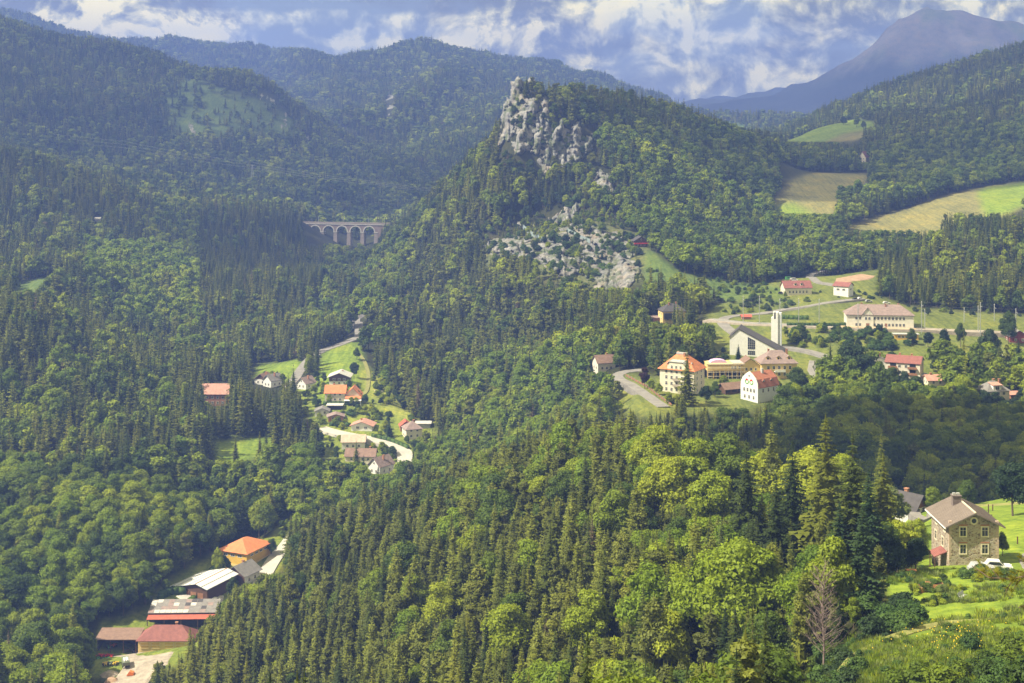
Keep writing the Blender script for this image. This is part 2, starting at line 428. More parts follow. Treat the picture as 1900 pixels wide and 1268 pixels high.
def build_grid():
    pts, edges = [], []
    KU = 1.0 / F
    for ln in LN:
        prev = None
        P = []
        for a, b in zip(ln[:-1], ln[1:]):
            L = math.hypot((b[0] - a[0]) * KU, math.log(b[2] / a[2]))
            k = max(1, int(L / 0.03))
            for i in range(k):
                t = i / k
                P.append((a[0] + (b[0] - a[0]) * t, a[1] + (b[1] - a[1]) * t, math.exp(math.log(a[2]) * (1 - t) + math.log(b[2]) * t)))
        P.append(ln[-1])
        for p in P:
            pts.append(p)
            if prev is not None:
                edges.append((prev, len(pts) - 1))
            prev = len(pts) - 1
    P2 = [Vector((p[0] * KU, math.log(p[2]))) for p in pts]
    ov, oe, of, vo, eo, fo = delaunay_2d_cdt(P2, edges, [], 0, 1e-6)
    X = np.array([[v.x, v.y] for v in ov])
    src = np.array(P2)
    V = np.zeros(len(ov))
    pv = np.array([p[1] for p in pts])
    for i, o in enumerate(vo):
        if len(o):
            V[i] = pv[list(o)].mean()
        else:
            dd = (src[:, 0] - X[i, 0]) ** 2 + (src[:, 1] - X[i, 1]) ** 2
            j = np.argsort(dd)[:2]
            w = 1 / (np.sqrt(dd[j]) + 1e-6)
            V[i] = (pv[j] * w).sum() / w.sum()
    grid = np.full((NB, NU), np.nan)
    ug = np.linspace(U0, U1, NU) * KU
    bg = np.linspace(B0, B1, NB)
    du = ug[1] - ug[0]; db = bg[1] - bg[0]
    for f in of:
        for t in range(1, len(f) - 1):
            i0, i1, i2 = f[0], f[t], f[t + 1]
            p0, p1, p2 = X[i0], X[i1], X[i2]
            x0, x1 = min(p0[0], p1[0], p2[0]), max(p0[0], p1[0], p2[0])
            y0, y1 = min(p0[1], p1[1], p2[1]), max(p0[1], p1[1], p2[1])
            a0 = max(0, int(math.ceil((x0 - ug[0]) / du - 1e-6))); a1 = min(NU - 1, int(math.floor((x1 - ug[0]) / du + 1e-6)))
            c0 = max(0, int(math.ceil((y0 - bg[0]) / db - 1e-6))); c1 = min(NB - 1, int(math.floor((y1 - bg[0]) / db + 1e-6)))
            if a1 < a0 or c1 < c0:
                continue
            gx, gy = np.meshgrid(ug[a0:a1 + 1], bg[c0:c1 + 1])
            den = (p1[1] - p2[1]) * (p0[0] - p2[0]) + (p2[0] - p1[0]) * (p0[1] - p2[1])
            if abs(den) < 1e-14:
                continue
            w0 = ((p1[1] - p2[1]) * (gx - p2[0]) + (p2[0] - p1[0]) * (gy - p2[1])) / den
            w1 = ((p2[1] - p0[1]) * (gx - p2[0]) + (p0[0] - p2[0]) * (gy - p2[1])) / den
            w2 = 1 - w0 - w1
            m = (w0 > -1e-6) & (w1 > -1e-6) & (w2 > -1e-6)
            val = w0 * V[i0] + w1 * V[i1] + w2 * V[i2]
            sub = grid[c0:c1 + 1, a0:a1 + 1]
            sub[m] = val[m]
    # fill what is left from the nearest row
    for i in range(1, NB):
        m = np.isnan(grid[i]); grid[i][m] = grid[i - 1][m]
    for i in range(NB - 2, -1, -1):
        m = np.isnan(grid[i]); grid[i][m] = grid[i + 1][m]
    return grid


def blur(a, n):
    for _ in range(n):
        p = np.pad(a, 1, mode='edge')
        a = (p[:-2, 1:-1] + 2 * p[1:-1, 1:-1] + p[2:, 1:-1]) / 4
        p = np.pad(a, 1, mode='edge')
        a = (p[1:-1, :-2] + 2 * p[1:-1, 1:-1] + p[1:-1, 2:]) / 4
    return a


VG = blur(build_grid(), 2)                    # ground row seen at (column, ln distance)
UG = np.linspace(U0, U1, NU)
BG = np.linspace(B0, B1, NB)
DG = np.exp(BG)[:, None] * np.ones((1, NU))
ZG = (CV - VG) / F * DG                        # metres
XG = (UG[None, :] - CU) / F * DG


def vnoise(x, y, seed):
    """value noise, vectorised"""
    xi = np.floor(x).astype(np.int64); yi = np.floor(y).astype(np.int64)
    fx = x - xi; fy = y - yi
    fx = fx * fx * (3 - 2 * fx); fy = fy * fy * (3 - 2 * fy)

    def h(a, b):
        n = (a * 374761393 + b * 668265263 + seed * 1442695041) & 0x7fffffff
        n = ((n ^ (n >> 13)) * 1274126177) & 0x7fffffff
        n = n ^ (n >> 16)
        return (n & 0xffff) / 65535.0
    return ((h(xi, yi) * (1 - fx) + h(xi + 1, yi) * fx) * (1 - fy) + (h(xi, yi + 1) * (1 - fx) + h(xi + 1, yi + 1) * fx) * fy)


def fbm(x, y, seed, octs=4):
    s = 0; a = 0.5; t = 0
    for o in range(octs):
        s = s + a * vnoise(x * 2 ** o, y * 2 ** o, seed + o * 17)
        t += a; a *= 0.5
    return s / t - 0.5


# gullies and spurs: only where the country is wild and steep (beyond the village and the terrace)
def smooth(x, a, b):
    t = np.clip((x - a) / (b - a), 0, 1)
    return t * t * (3 - 2 * t)


wild = smooth(DG, 1250, 1900)
ZG += wild * (fbm(XG / 260, DG / 260, 3, 3) * 0.016 * DG) * (1 - 0.7 * smooth(DG, 2700, 3300))
ridge_ = 1 - np.abs(fbm(XG / 190 + 5, DG / 420, 9, 3)) * 4
ZG += wild * ridge_ * 0.0035 * DG
ZG += smooth(DG, 4940, 5165) * smooth(5525 - DG, 0, 135) * smooth(ZG, 90, 225) * (1 - np.abs(fbm(XG / 100, DG / 300, 21, 3)) * 5) * 12
ZG += fbm(XG / 40, DG / 40, 5, 3) * np.clip(DG * 0.0022, 0.3, 3.0)
VG = CV - ZG * F / DG


def ground(x, y):
    """height of the ground at x, y (arrays or floats)"""
    x = np.asarray(x, dtype=float); y = np.maximum(np.asarray(y, dtype=float), 33.0)
    u = CU + x / y * F
    a = np.clip((u - U0) / (U1 - U0) * (NU - 1), 0, NU - 1.001)
    b = np.clip((np.log(y) - B0) / (B1 - B0) * (NB - 1), 0, NB - 1.001)
    ai = a.astype(int); bi = b.astype(int)
    fa = a - ai; fb = b - bi
    z = (ZG[bi, ai] * (1 - fa) + ZG[bi, ai + 1] * fa) * (1 - fb) + (ZG[bi + 1, ai] * (1 - fa) + ZG[bi + 1, ai + 1] * fa) * fb
    return z


def gz(x, y):
    return float(ground(x, y))


def hit(u, v, dg, span=1.35):
    """where the line of sight (u, v) meets the ground, near distance dg"""
    ds = np.exp(np.linspace(math.log(dg / span), math.log(dg * span), 400))
    xs = (u - CU) / F * ds
    vv = CV - ground(xs, ds) * F / ds
    m = vv <= v
    k = -1
    best = None
    for i in range(1, len(ds)):
        if (vv[i - 1] - v) * (vv[i] - v) <= 0:
            if best is None or abs(math.log(ds[i] / dg)) < abs(math.log(ds[best] / dg)):
                best = i
    if best is None:
        best = int(np.argmin(np.abs(vv - v)))
    d = float(ds[best]); x = (u - CU) / F * d
    return Vector((x, d, gz(x, d)))

# ------------------------------------------------------------------ ground cover
def in_poly(px, py, poly):
    px = np.asarray(px); py = np.asarray(py)
    r = np.zeros(px.shape, dtype=bool)
    n = len(poly)
    for i in range(n):
        x0, y0 = poly[i]; x1, y1 = poly[(i + 1) % n]
        if y0 == y1:
            continue
        c = ((y0 > py) != (y1 > py)) & (px < (x1 - x0) * (py - y0) / (y1 - y0) + x0)
        r ^= c
    return r


# (kind, nearest d, farthest d, outline on the ground)
OPEN = [
    ('meadow', 735, 985, [(590, 745), (583, 700), (600, 652), (668, 626), (674, 660), (668, 690), (668, 725), (650, 742)]),
    ('meadow', 800, 905, [(470, 704), (480, 678), (545, 664), (566, 676), (545, 712)]),
    ('garden', 660, 900, [(545, 745), (555, 712), (590, 700), (668, 690), (668, 660), (700, 700), (740, 740), (775, 782), (815, 800), (812, 832), (775, 862), (745, 885), (690, 886), (620, 860), (570, 822), (575, 770)]),
    ('drymeadow', 740, 880, [(662, 668), (700, 705), (742, 742), (772, 782), (745, 780), (700, 745), (668, 700)]),
    ('meadow', 640, 765, [(394, 818), (470, 812), (520, 812), (500, 835), (470, 850), (440, 872), (424, 882), (404, 860)]),
    ('garden', 440, 655, [(172, 1205), (185, 1160), (285, 1128), (285, 1098), (325, 1075), (395, 1030), (500, 995), (520, 960), (560, 965), (545, 1010), (525, 1050), (480, 1100), (440, 1150), (400, 1190), (340, 1225), (280, 1290), (160, 1290)]),
    ('scrub', 880, 1030, [(25, 560), (30, 530), (75, 515), (125, 505), (115, 535), (70, 560)]),
    ('meadow', 700, 850, [(56, 628), (70, 622), (88, 640), (82, 662)]),
    ('scrub', 1850, 2500, [(300, 170), (330, 140), (380, 150), (440, 175), (480, 185), (545, 222), (545, 262), (480, 255), (430, 250), (400, 262), (330, 258), (310, 235)]),
    ('dryfield', 1090, 1430, [(1438, 365), (1470, 333), (1510, 321), (1612, 323), (1606, 345), (1566, 365), (1550, 392), (1552, 416), (1500, 408), (1440, 408)]),
    ('meadow', 1090, 1290, [(1436, 378), (1470, 378), (1500, 390), (1515, 410), (1500, 412), (1436, 408)]),
    ('dryfield', 1040, 1260, [(1560, 424), (1620, 404), (1680, 388), (1750, 363), (1830, 346), (1900, 338), (2300, 290), (2300, 400), (1900, 385), (1830, 418), (1740, 438), (1640, 444)]),
    ('meadow', 1040, 1260, [(1812, 352), (1900, 338), (2300, 300), (2300, 400), (1900, 382), (1830, 412)]),
    ('meadow', 1640, 2060, [(1447, 264), (1480, 246), (1530, 231), (1590, 221), (1620, 228), (1628, 238), (1560, 250), (1520, 268)]),
    ('dryfield', 1640, 2060, [(1515, 266), (1555, 248), (1628, 238), (1625, 250), (1580, 262)]),
    ('scrub', 860, 1050, [(1178, 452), (1215, 468), (1262, 505), (1350, 522), (1460, 535), (1460, 560), (1330, 560), (1200, 545), (1185, 500)]),
    ('town', 560, 960, [(1140, 745), (1140, 700), (1155, 690), (1225, 700), (1325, 700), (1325, 650), (1310, 590), (1330, 560), (1440, 520), (1520, 498), (1640, 500), (1625, 548), (1700, 572), (1900, 583), (2300, 590), (2300, 690), (1900, 690), (1740, 700), (1740, 722), (1540, 712), (1500, 752), (1390, 762), (1280, 772), (1220, 782), (1150, 765)]),
    ('meadow', 120, 395, [(1668, 1190), (1650, 1120), (1648, 1070), (1705, 1058), (1692, 985), (1640, 985), (1640, 930), (1700, 905), (2400, 850), (2400, 1700), (1560, 1700), (1540, 1260)]),
    ('road', 500, 640, [(430, 1100), (480, 1010), (530, 1010), (500, 1100)]),
    ('rock', 930, 1075, [(885, 500), (900, 450), (960, 410), (1060, 392), (1150, 410), (1200, 450), (1195, 545), (1100, 560), (1060, 535), (960, 500)]),
    ('grass', 1900, 5200, [(1270, 226), (1345, 226), (1445, 238), (1500, 246), (1400, 250), (1270, 250)]),
]
UGG = np.broadcast_to(UG[None, :], VG.shape)
cover = {}
for kind, d0, d1, poly in OPEN:
    m = in_poly(UGG, VG, poly) & (DG > d0) & (DG < d1)
    cover.setdefault(kind, np.zeros(VG.shape))
    cover[kind][m] = 1.0
open_mask = np.clip(sum(cover.values()), 0, 1)
near_m = smooth(DG, 100, 60)
# colours of what covers the ground (albedo): nothing here follows light or shade
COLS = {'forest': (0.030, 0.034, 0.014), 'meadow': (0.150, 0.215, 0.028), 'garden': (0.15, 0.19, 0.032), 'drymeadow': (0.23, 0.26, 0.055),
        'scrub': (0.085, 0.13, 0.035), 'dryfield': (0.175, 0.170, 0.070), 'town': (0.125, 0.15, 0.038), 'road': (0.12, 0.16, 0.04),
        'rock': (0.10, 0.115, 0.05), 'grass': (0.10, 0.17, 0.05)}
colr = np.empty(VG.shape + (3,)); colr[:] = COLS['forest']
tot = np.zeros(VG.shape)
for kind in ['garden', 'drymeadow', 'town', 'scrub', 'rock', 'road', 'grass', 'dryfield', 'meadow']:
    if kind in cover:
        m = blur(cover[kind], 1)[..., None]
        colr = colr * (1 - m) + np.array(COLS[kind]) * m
# bare heights of the great far mountain: scree and rock above the tree line, woods below
far = smooth(DG, 4850, 5030) * smooth(5705 - DG, 0, 90)
hi = smooth(ZG + fbm(XG / 70, DG / 120, 31, 4) * 165, 140, 270) * far
rocky = np.clip(hi, 0, 1)[..., None]
colr = colr * (1 - rocky) + np.array((0.17, 0.155, 0.15)) * rocky
grassy = (smooth(fbm(XG / 70, DG / 160, 41, 3), 0.0, 0.18) * rocky[..., 0])[..., None]
colr = colr * (1 - grassy) + np.array((0.11, 0.13, 0.06)) * grassy
snow = (in_poly(UGG, VG, [(1766, 22), (1784, 28), (1782, 32), (1764, 26)]) | in_poly(UGG, VG, [(1795, 31), (1812, 36), (1808, 38), (1793, 34)])) & (DG > 4900) & (DG < 5700)
colr[snow] = (0.75, 0.76, 0.78)


def mat(name):
    m = bpy.data.materials.new(name)
    m.use_nodes = True
    nt = m.node_tree
    b = nt.nodes['Principled BSDF']
    return m, nt, b


def ground_material():
    m, nt, b = mat('ground_cover')
    at = nt.nodes.new('ShaderNodeAttribute'); at.attribute_name = 'cover'
    geo = nt.nodes.new('ShaderNodeNewGeometry')

    def noise(s, det=4, r=0.6, st=None):
        n = nt.nodes.new('ShaderNodeTexNoise'); n.inputs['Scale'].default_value = s; n.inputs['Detail'].default_value = det; n.inputs['Roughness'].default_value = r
        if st:
            mp = nt.nodes.new('ShaderNodeMapping'); mp.inputs['Scale'].default_value = st; mp.inputs['Rotation'].default_value = (0, 0, 0.5)
            nt.links.new(geo.outputs['Position'], mp.inputs[0]); nt.links.new(mp.outputs[0], n.inputs[0])
        else:
            nt.links.new(geo.outputs['Position'], n.inputs[0])
        return n.outputs[0]
    c = at.outputs['Color']
    a = ramp(nt, noise(0.035, 5), [(0.32, (0.72, 0.75, 0.8)), (0.52, (1, 1, 1)), (0.7, (1.30, 1.14, 0.85))])
    c = mixc(nt, 1.0, c, a, 'MULTIPLY')
    a2 = ramp(nt, noise(0.45, 7, 0.75), [(0.3, (0.50, 0.55, 0.50)), (0.5, (1, 1, 1)), (0.68, (1.5, 1.3, 1.05))])
    c = mixc(nt, 1.0, c, a2, 'MULTIPLY')
    a3 = ramp(nt, noise(0.10, 3, 0.5, (5.0, 0.35, 1)), [(0.38, (0.76, 0.80, 0.78)), (0.56, (1.14, 1.12, 1.04))])
    c = mixc(nt, 0.7, c, mixc(nt, 1.0, c, a3, 'MULTIPLY'))
    nt.links.new(c, b.inputs['Base Color'])
    b.inputs['Roughness'].default_value = 0.95
    b.inputs['Specular IOR Level'].default_value = 0.1
    bp = nt.nodes.new('ShaderNodeBump'); bp.inputs['Strength'].default_value = 0.5; bp.inputs['Distance'].default_value = 0.6
    nt.links.new(noise(1.6, 6, 0.7), bp.inputs['Height']); nt.links.new(bp.outputs[0], b.inputs['Normal'])
    return m


M_GROUND = ground_material()


def terrain_piece(name, r0, r1, step=1):
    rows = list(range(r0, r1 + 1))
    X = XG[r0:r1 + 1]; Y = DG[r0:r1 + 1]; Zz = ZG[r0:r1 + 1]
    n, k = X.shape
    v = np.stack([X, Y, Zz], -1).reshape(-1, 3)
    i = np.arange((n - 1) * k).reshape(n - 1, k)[:, :-1]
    f = np.stack([i, i + 1, i + k + 1, i + k], -1).reshape(-1, 4)
    me = mesh_from(name, v, f, [M_GROUND], smooth=True)
    ca = me.color_attributes.new('cover', 'FLOAT_COLOR', 'POINT')
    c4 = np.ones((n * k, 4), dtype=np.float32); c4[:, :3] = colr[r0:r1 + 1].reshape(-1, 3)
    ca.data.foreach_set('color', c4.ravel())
    return tag(link_obj(name, me), kind='structure')


def row_of(d):
    return int(round((math.log(d) - B0) / (B1 - B0) * (NB - 1)))


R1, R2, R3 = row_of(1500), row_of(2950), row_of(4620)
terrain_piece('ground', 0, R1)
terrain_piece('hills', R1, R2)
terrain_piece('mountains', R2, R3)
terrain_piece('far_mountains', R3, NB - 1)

# ------------------------------------------------------------------ foliage materials


def foliage(name, stops, trans=0.25, obj_noise=0.35, rough=0.6):
    """leaf material: hue differs from tree to tree (object random) and from grove to grove (world noise)"""
    m = bpy.data.materials.new(name); m.use_nodes = True
    nt = m.node_tree; nt.nodes.clear()
    out = nt.nodes.new('ShaderNodeOutputMaterial')
    oi = nt.nodes.new('ShaderNodeObjectInfo')
    geo = nt.nodes.new('ShaderNodeNewGeometry')
    n1 = nt.nodes.new('ShaderNodeTexNoise'); n1.inputs['Scale'].default_value = 0.014; n1.inputs['Detail'].default_value = 3
    nt.links.new(oi.outputs['Location'], n1.inputs[0])
    g = math_node(nt, 'MULTIPLY', math_node(nt, 'SUBTRACT', n1.outputs[0], 0.5), 1.3)
    fac = math_node(nt, 'ADD', math_node(nt, 'MULTIPLY', oi.outputs['Random'], 0.8), math_node(nt, 'ADD', g, 0.1), True)
    c = ramp(nt, fac, stops)
    n2 = nt.nodes.new('ShaderNodeTexNoise'); n2.inputs['Scale'].default_value = 0.9; n2.inputs['Detail'].default_value = 4; n2.inputs['Roughness'].default_value = 0.7
    nt.links.new(geo.outputs['Position'], n2.inputs[0])
    dead = math_node(nt, 'GREATER_THAN', oi.outputs['Random'], 0.994 if 'needles' in name else 2.0)
    c = mixc(nt, dead, c, (0.11, 0.09, 0.05))
    t = ramp(nt, n2.outputs[0], [(0.3, (1 - obj_noise,) * 3), (0.5, (1, 1, 1)), (0.72, (1 + obj_noise * 1.3, 1 + obj_noise * 1.1, 1 + obj_noise * 0.5))])
    c = mixc(nt, 1.0, c, t, 'MULTIPLY')
    d = nt.nodes.new('ShaderNodeBsdfDiffuse'); nt.links.new(c, d.inputs[0])
    tr = nt.nodes.new('ShaderNodeBsdfTranslucent')
    tc = mixc(nt, 1.0, c, (1.35, 1.25, 0.5), 'MULTIPLY'); nt.links.new(tc, tr.inputs[0])
    mx = nt.nodes.new('ShaderNodeMixShader'); mx.inputs[0].default_value = trans
    nt.links.new(d.outputs[0], mx.inputs[1]); nt.links.new(tr.outputs[0], mx.inputs[2])
    gl = nt.nodes.new('ShaderNodeBsdfGlossy'); gl.inputs['Roughness'].default_value = rough; gl.inputs[0].default_value = (0.7, 0.75, 0.8, 1)
    mx2 = nt.nodes.new('ShaderNodeMixShader'); mx2.inputs[0].default_value = 0.012
    nt.links.new(mx.outputs[0], mx2.inputs[1]); nt.links.new(gl.outputs[0], mx2.inputs[2])
    nt.links.new(mx2.outputs[0], out.inputs[0])
    return m


def plain(name, col, rough=0.8, noise_amt=0.15, scale=1.5, metal=0.0, bump=0.0, stretch=None, spec=0.3):
    m, nt, b = mat(name)
    tc = nt.nodes.new('ShaderNodeTexCoord')
    n = nt.nodes.new('ShaderNodeTexNoise'); n.inputs['Scale'].default_value = scale; n.inputs['Detail'].default_value = 5; n.inputs['Roughness'].default_value = 0.65
    src = tc.outputs['Object']
    if stretch:
        mp = nt.nodes.new('ShaderNodeMapping'); mp.inputs['Scale'].default_value = stretch
        nt.links.new(src, mp.inputs[0]); src = mp.outputs[0]
    nt.links.new(src, n.inputs[0])
    lo = tuple(x * (1 - noise_amt) for x in col); hi_ = tuple(min(1, x * (1 + noise_amt)) for x in col)
    c = ramp(nt, n.outputs[0], [(0.3, lo), (0.7, hi_)])
    nt.links.new(c, b.inputs['Base Color'])
    b.inputs['Roughness'].default_value = rough
    b.inputs['Metallic'].default_value = metal
    b.inputs['Specular IOR Level'].default_value = spec
    if bump:
        bp = nt.nodes.new('ShaderNodeBump'); bp.inputs['Strength'].default_value = bump; bp.inputs['Distance'].default_value = 0.1
        nt.links.new(n.outputs[0], bp.inputs['Height']); nt.links.new(bp.outputs[0], b.inputs['Normal'])
    return m


F_SPRUCE = foliage('spruce_needles', [(0.0, (0.023, 0.038, 0.010)), (0.35, (0.050, 0.069, 0.012)), (0.7, (0.095, 0.112, 0.014)), (1.0, (0.155, 0.165, 0.016))], 0.18)
F_LARCH = foliage('larch_needles', [(0.0, (0.115, 0.138, 0.022)), (0.5, (0.170, 0.195, 0.030)), (1.0, (0.205, 0.235, 0.036))], 0.3)
F_PINE = foliage('pine_needles', [(0.0, (0.072, 0.086, 0.018)), (0.5, (0.116, 0.136, 0.022)), (1.0, (0.165, 0.182, 0.026))], 0.2)
F_BROAD = foliage('leaves', [(0.0, (0.045, 0.078, 0.014)), (0.3, (0.080, 0.124, 0.015)), (0.6, (0.150, 0.205, 0.016)), (1.0, (0.27, 0.32, 0.016))], 0.33)
F_SUN_BEECH = foliage('sunlit_beech_leaves', [(0.0, (0.10, 0.165, 0.014)), (0.5, (0.165, 0.24, 0.015)), (1.0, (0.25, 0.31, 0.018))], 0.38)  # sunlight on the bright slopes is put into this leaf colour
F_LIME = foliage('bright_leaves', [(0.0, (0.20, 0.27, 0.018)), (1.0, (0.30, 0.34, 0.025))], 0.4)
F_GOLD = foliage('yellow_leaves', [(0.0, (0.26, 0.26, 0.028)), (1.0, (0.32, 0.32, 0.04))], 0.35)
F_DARK = foliage('dark_leaves', [(0.0, (0.020, 0.040, 0.016)), (1.0, (0.045, 0.075, 0.024))], 0.2)
F_PURPLE = foliage('copper_leaves', [(0.0, (0.045, 0.022, 0.028)), (1.0, (0.07, 0.035, 0.04))], 0.2)
F_WILLOW = foliage('willow_leaves', [(0.0, (0.12, 0.16, 0.045)), (1.0, (0.17, 0.21, 0.06))], 0.3)
F_HEDGE = foliage('hedge_leaves', [(0.0, (0.04, 0.08, 0.02)), (1.0, (0.09, 0.15, 0.03))], 0.2)
M_BARK = plain('bark', (0.11, 0.085, 0.065), 0.95, 0.3, 3)
M_DEADWOOD = plain('dead_wood', (0.20, 0.155, 0.145), 0.9, 0.25, 3)

# ------------------------------------------------------------------ tree shapes (numpy, triangles)


def cone_tube(h, r0, r1, n=6, lean=0.0, rng=None, z0=-1.5):
    ks = 5
    vs = []; fs = []
    for i in range(ks):
        t = i / (ks - 1)
        r = r0 + (r1 - r0) * t
        ox = lean * math.sin(t * 2.2); oy = lean * 0.6 * t
        for k in range(n):
            a = 2 * math.pi * k / n
            vs.append((ox + r * math.cos(a), oy + r * math.sin(a), z0 + (h - z0) * t))
    for i in range(ks - 1):
        for k in range(n):
            k2 = (k + 1) % n
            a, b, c, d = i * n + k, i * n + k2, (i + 1) * n + k2, (i + 1) * n + k
            fs += [(a, b, c), (a, c, d)]
    return np.array(vs), np.array(fs)


def spruce(rng, H=20.0, R=3.2, whorls=24, boughs=8, seg=4, skirt=0.10, droop=0.35, soft=0.0, pw=0.9):
    V = []; T = []
    nv = 0
    for i in range(whorls):
        t = skirt + (1 - skirt) * (i + rng.uniform(-0.25, 0.25)) / whorls
        t = min(max(t, skirt), 0.985)
        z = H * t
        rr = R * (1 - t) ** pw * rng.uniform(0.78, 1.12) + 0.12
        if t < skirt + 0.12:
            rr *= rng.uniform(0.6, 0.95)
        nb = max(4, int(boughs * (0.6 + 0.4 * (1 - t))))
        a0 = rng.uniform(0, 6.28)
        for k in range(nb):
            a = a0 + 2 * math.pi * k / nb + rng.uniform(-0.25, 0.25)
            L = rr * rng.uniform(0.62, 1.18)
            ca, sa = math.cos(a), math.sin(a)
            zz = z + rng.uniform(-0.3, 0.3) * H / whorls
            dr = droop * rng.uniform(0.6, 1.4)
            pts = []
            for j in range(seg + 1):
                s = j / seg
                px = L * s
                pz = zz - dr * L * (s ** 1.3) + 0.16 * L * s ** 3 + (1 - t) * 0
                pts.append((ca * px, sa * px, pz))
            wid = (0.34 + soft) * L * rng.uniform(0.8, 1.2) + 0.10 * (H / 20)
            for j in range(seg):
                s = j / seg
                w = wid * (1 - 0.75 * s) * rng.uniform(0.75, 1.25)
                p0 = pts[j]; p1 = pts[j + 1]
                fwd = L * 0.30 / seg * 2
                for sgn in (-1, 1):
                    tip = (p1[0] - sa * w * sgn + ca * fwd * 0.3, p1[1] + ca * w * sgn + sa * fwd * 0.3, (p0[2] + p1[2]) / 2 - w * rng.uniform(0.25, 0.75) - 0.05)
                    e = (p1[0] + ca * fwd * 0.5, p1[1] + sa * fwd * 0.5, p1[2])
                    V += [p0, e, tip]; T.append((nv, nv + 1, nv + 2)); nv += 3
                # hanging twig curtain
                if seg > 2:
                    h = w * rng.uniform(0.4, 0.9)
                    V += [p0, p1, ((p0[0] + p1[0]) / 2 + rng.uniform(-.1, .1), (p0[1] + p1[1]) / 2 + rng.uniform(-.1, .1), (p0[2] + p1[2]) / 2 - h)]
                    T.append((nv, nv + 1, nv + 2)); nv += 3
    # leader
    for k in range(4):
        a = k * 1.57
        V += [(0.16 * math.cos(a), 0.16 * math.sin(a), H * 0.94), (0.16 * math.cos(a + 1.57), 0.16 * math.sin(a + 1.57), H * 0.94), (0, 0, H * 1.02)]
        T.append((nv, nv + 1, nv + 2)); nv += 3
    # close inner mass of old twigs round the stem
    n = 7
    for k in range(n):
        a = 2 * math.pi * k / n; b = 2 * math.pi * (k + 1) / n
        r = R * 0.42
        V += [(r * math.cos(a), r * math.sin(a), H * (skirt + 0.04)), (r * math.cos(b), r * math.sin(b), H * (skirt + 0.04)), (0, 0, H * 0.86)]
        T.append((nv, nv + 1, nv + 2)); nv += 3
    return np.array(V), np.array(T)


def leafy(rng, H=15.0, R=5.0, lobes=12, leaves=3000, leaf=0.55, base=0.22, up=0.35, egg=1.0, core=True, flat=0.0):
    """crown of overlapping leaf-clad billows; each triangle is one spray of leaves"""
    V = []; T = []
    cs = []
    zc = H * (base + 1) / 2; hh = H * (1 - base) / 2
    for i in range(lobes):
        th = rng.uniform(0, 6.28)
        ph = math.acos(rng.uniform(-0.75, 1))
        q = rng.uniform(0.40, 0.92)
        x = R * q * math.sin(ph) * math.cos(th); y = R * q * math.sin(ph) * math.sin(th)
        tt = math.cos(ph)
        z = zc + hh * q * tt
        shrink = 1.0 - 0.35 * max(0, tt) * egg
        r = R * rng.uniform(0.20, 0.46) * shrink
        cs.append((x * shrink, y * shrink, z, r))
    cs.append((0, 0, zc + hh * 0.62, R * 0.42)); cs.append((0, 0, zc, R * 0.62))
    w = np.array([c[3] ** 2 for c in cs]); w /= w.sum()
    C_ = np.array(cs)
    idx = rng.choice(len(cs), size=leaves, p=w)
    d = rng.normal(size=(leaves, 3)); d[:, 2] += up; d /= np.linalg.norm(d, axis=1)[:, None]
    rad = np.clip(rng.normal(0.97, 0.14, leaves), 0.7, 1.4)
    P = C_[idx, :3] + d * (C_[idx, 3] * rad)[:, None] * np.array([1, 1, 0.85])
    # drop those deep inside another billow
    keep = np.ones(leaves, bool)
    for c in cs:
        q = np.linalg.norm((P - np.array(c[:3])) / np.array([1, 1, 0.85]), axis=1)
        keep &= q > c[3] * 0.72
    P = P[keep]; d = d[keep]
    n = len(P)
    nrm = d + rng.normal(size=(n, 3)) * 0.55 + np.array([0, 0, 0.25]); nrm /= np.linalg.norm(nrm, axis=1)[:, None]
    t = np.cross(nrm, rng.normal(size=(n, 3))); t /= np.linalg.norm(t, axis=1)[:, None]
    b = np.cross(nrm, t)
    s = leaf * rng.uniform(0.55, 1.35, n)[:, None]
    a = P + t * s; b1 = P - t * s * 0.6 + b * s * 0.8; c1 = P - t * s * 0.5 - b * s * 0.75
    V = np.stack([a, b1, c1], 1).reshape(-1, 3)
    T = np.arange(3 * n).reshape(-1, 3)
    if core:
        # inner twigs and leaves: closed lumps well inside the crown
        for c in cs:
            ico = ICO_V * (c[3] * 0.74) * np.array([1, 1, 0.85]) + np.array(c[:3])
            T = np.concatenate([T, ICO_F + len(V)]); V = np.concatenate([V, ico])
    return V, T


_bm = bmesh.new(); bmesh.ops.create_icosphere(_bm, subdivisions=1, radius=1.0)
ICO_V = np.array([v.co[:] for v in _bm.verts]); ICO_F = np.array([[v.index for v in f.verts] for f in _bm.faces]); _bm.free()


def join(parts):
    V = []; T = []; MI = []
    n = 0
    for k, (v, t) in enumerate(parts):
        V.append(v); T.append(t + n); MI.append(np.full(len(t), k)); n += len(v)
    return np.concatenate(V), np.concatenate(T), np.concatenate(MI)


def pine(rng, H=16, R=3.2, lobes=9, leaves=1500, leaf=0.5):
    """pine: bare lower stem, loose irregular tiers"""
    return leafy(rng, H, R, lobes, leaves, leaf, base=0.30, up=0.5, egg=1.4)


class Kind:
    def __init__(s, name, mat_, trunk_mat, near, mid, far):
        s.name = name; s.near = near; s.mid = mid; s.far = far; s.mat = mat_; s.tm = trunk_mat


def limbs(rng, H, R, base, n=6, r=0.14):
    mb = MB()
    for i in range(n):
        a = rng.uniform(0, 6.28); z = H * (base * 0.7 + 0.5 * rng.uniform(0, 1) * (1 - base))
        L = R * rng.uniform(0.5, 0.8)
        mb.tube([(0, 0, z), (math.cos(a) * L * 0.5, math.sin(a) * L * 0.5, z + L * 0.45), (math.cos(a) * L, math.sin(a) * L, z + L * 1.1)], [r, r * 0.7, r * 0.25], 4)
    T = []
    for f in mb.f:
        for k in range(1, len(f) - 1):
            T.append((f[0], f[k], f[k + 1]))
    return np.array(mb.v), np.array(T)


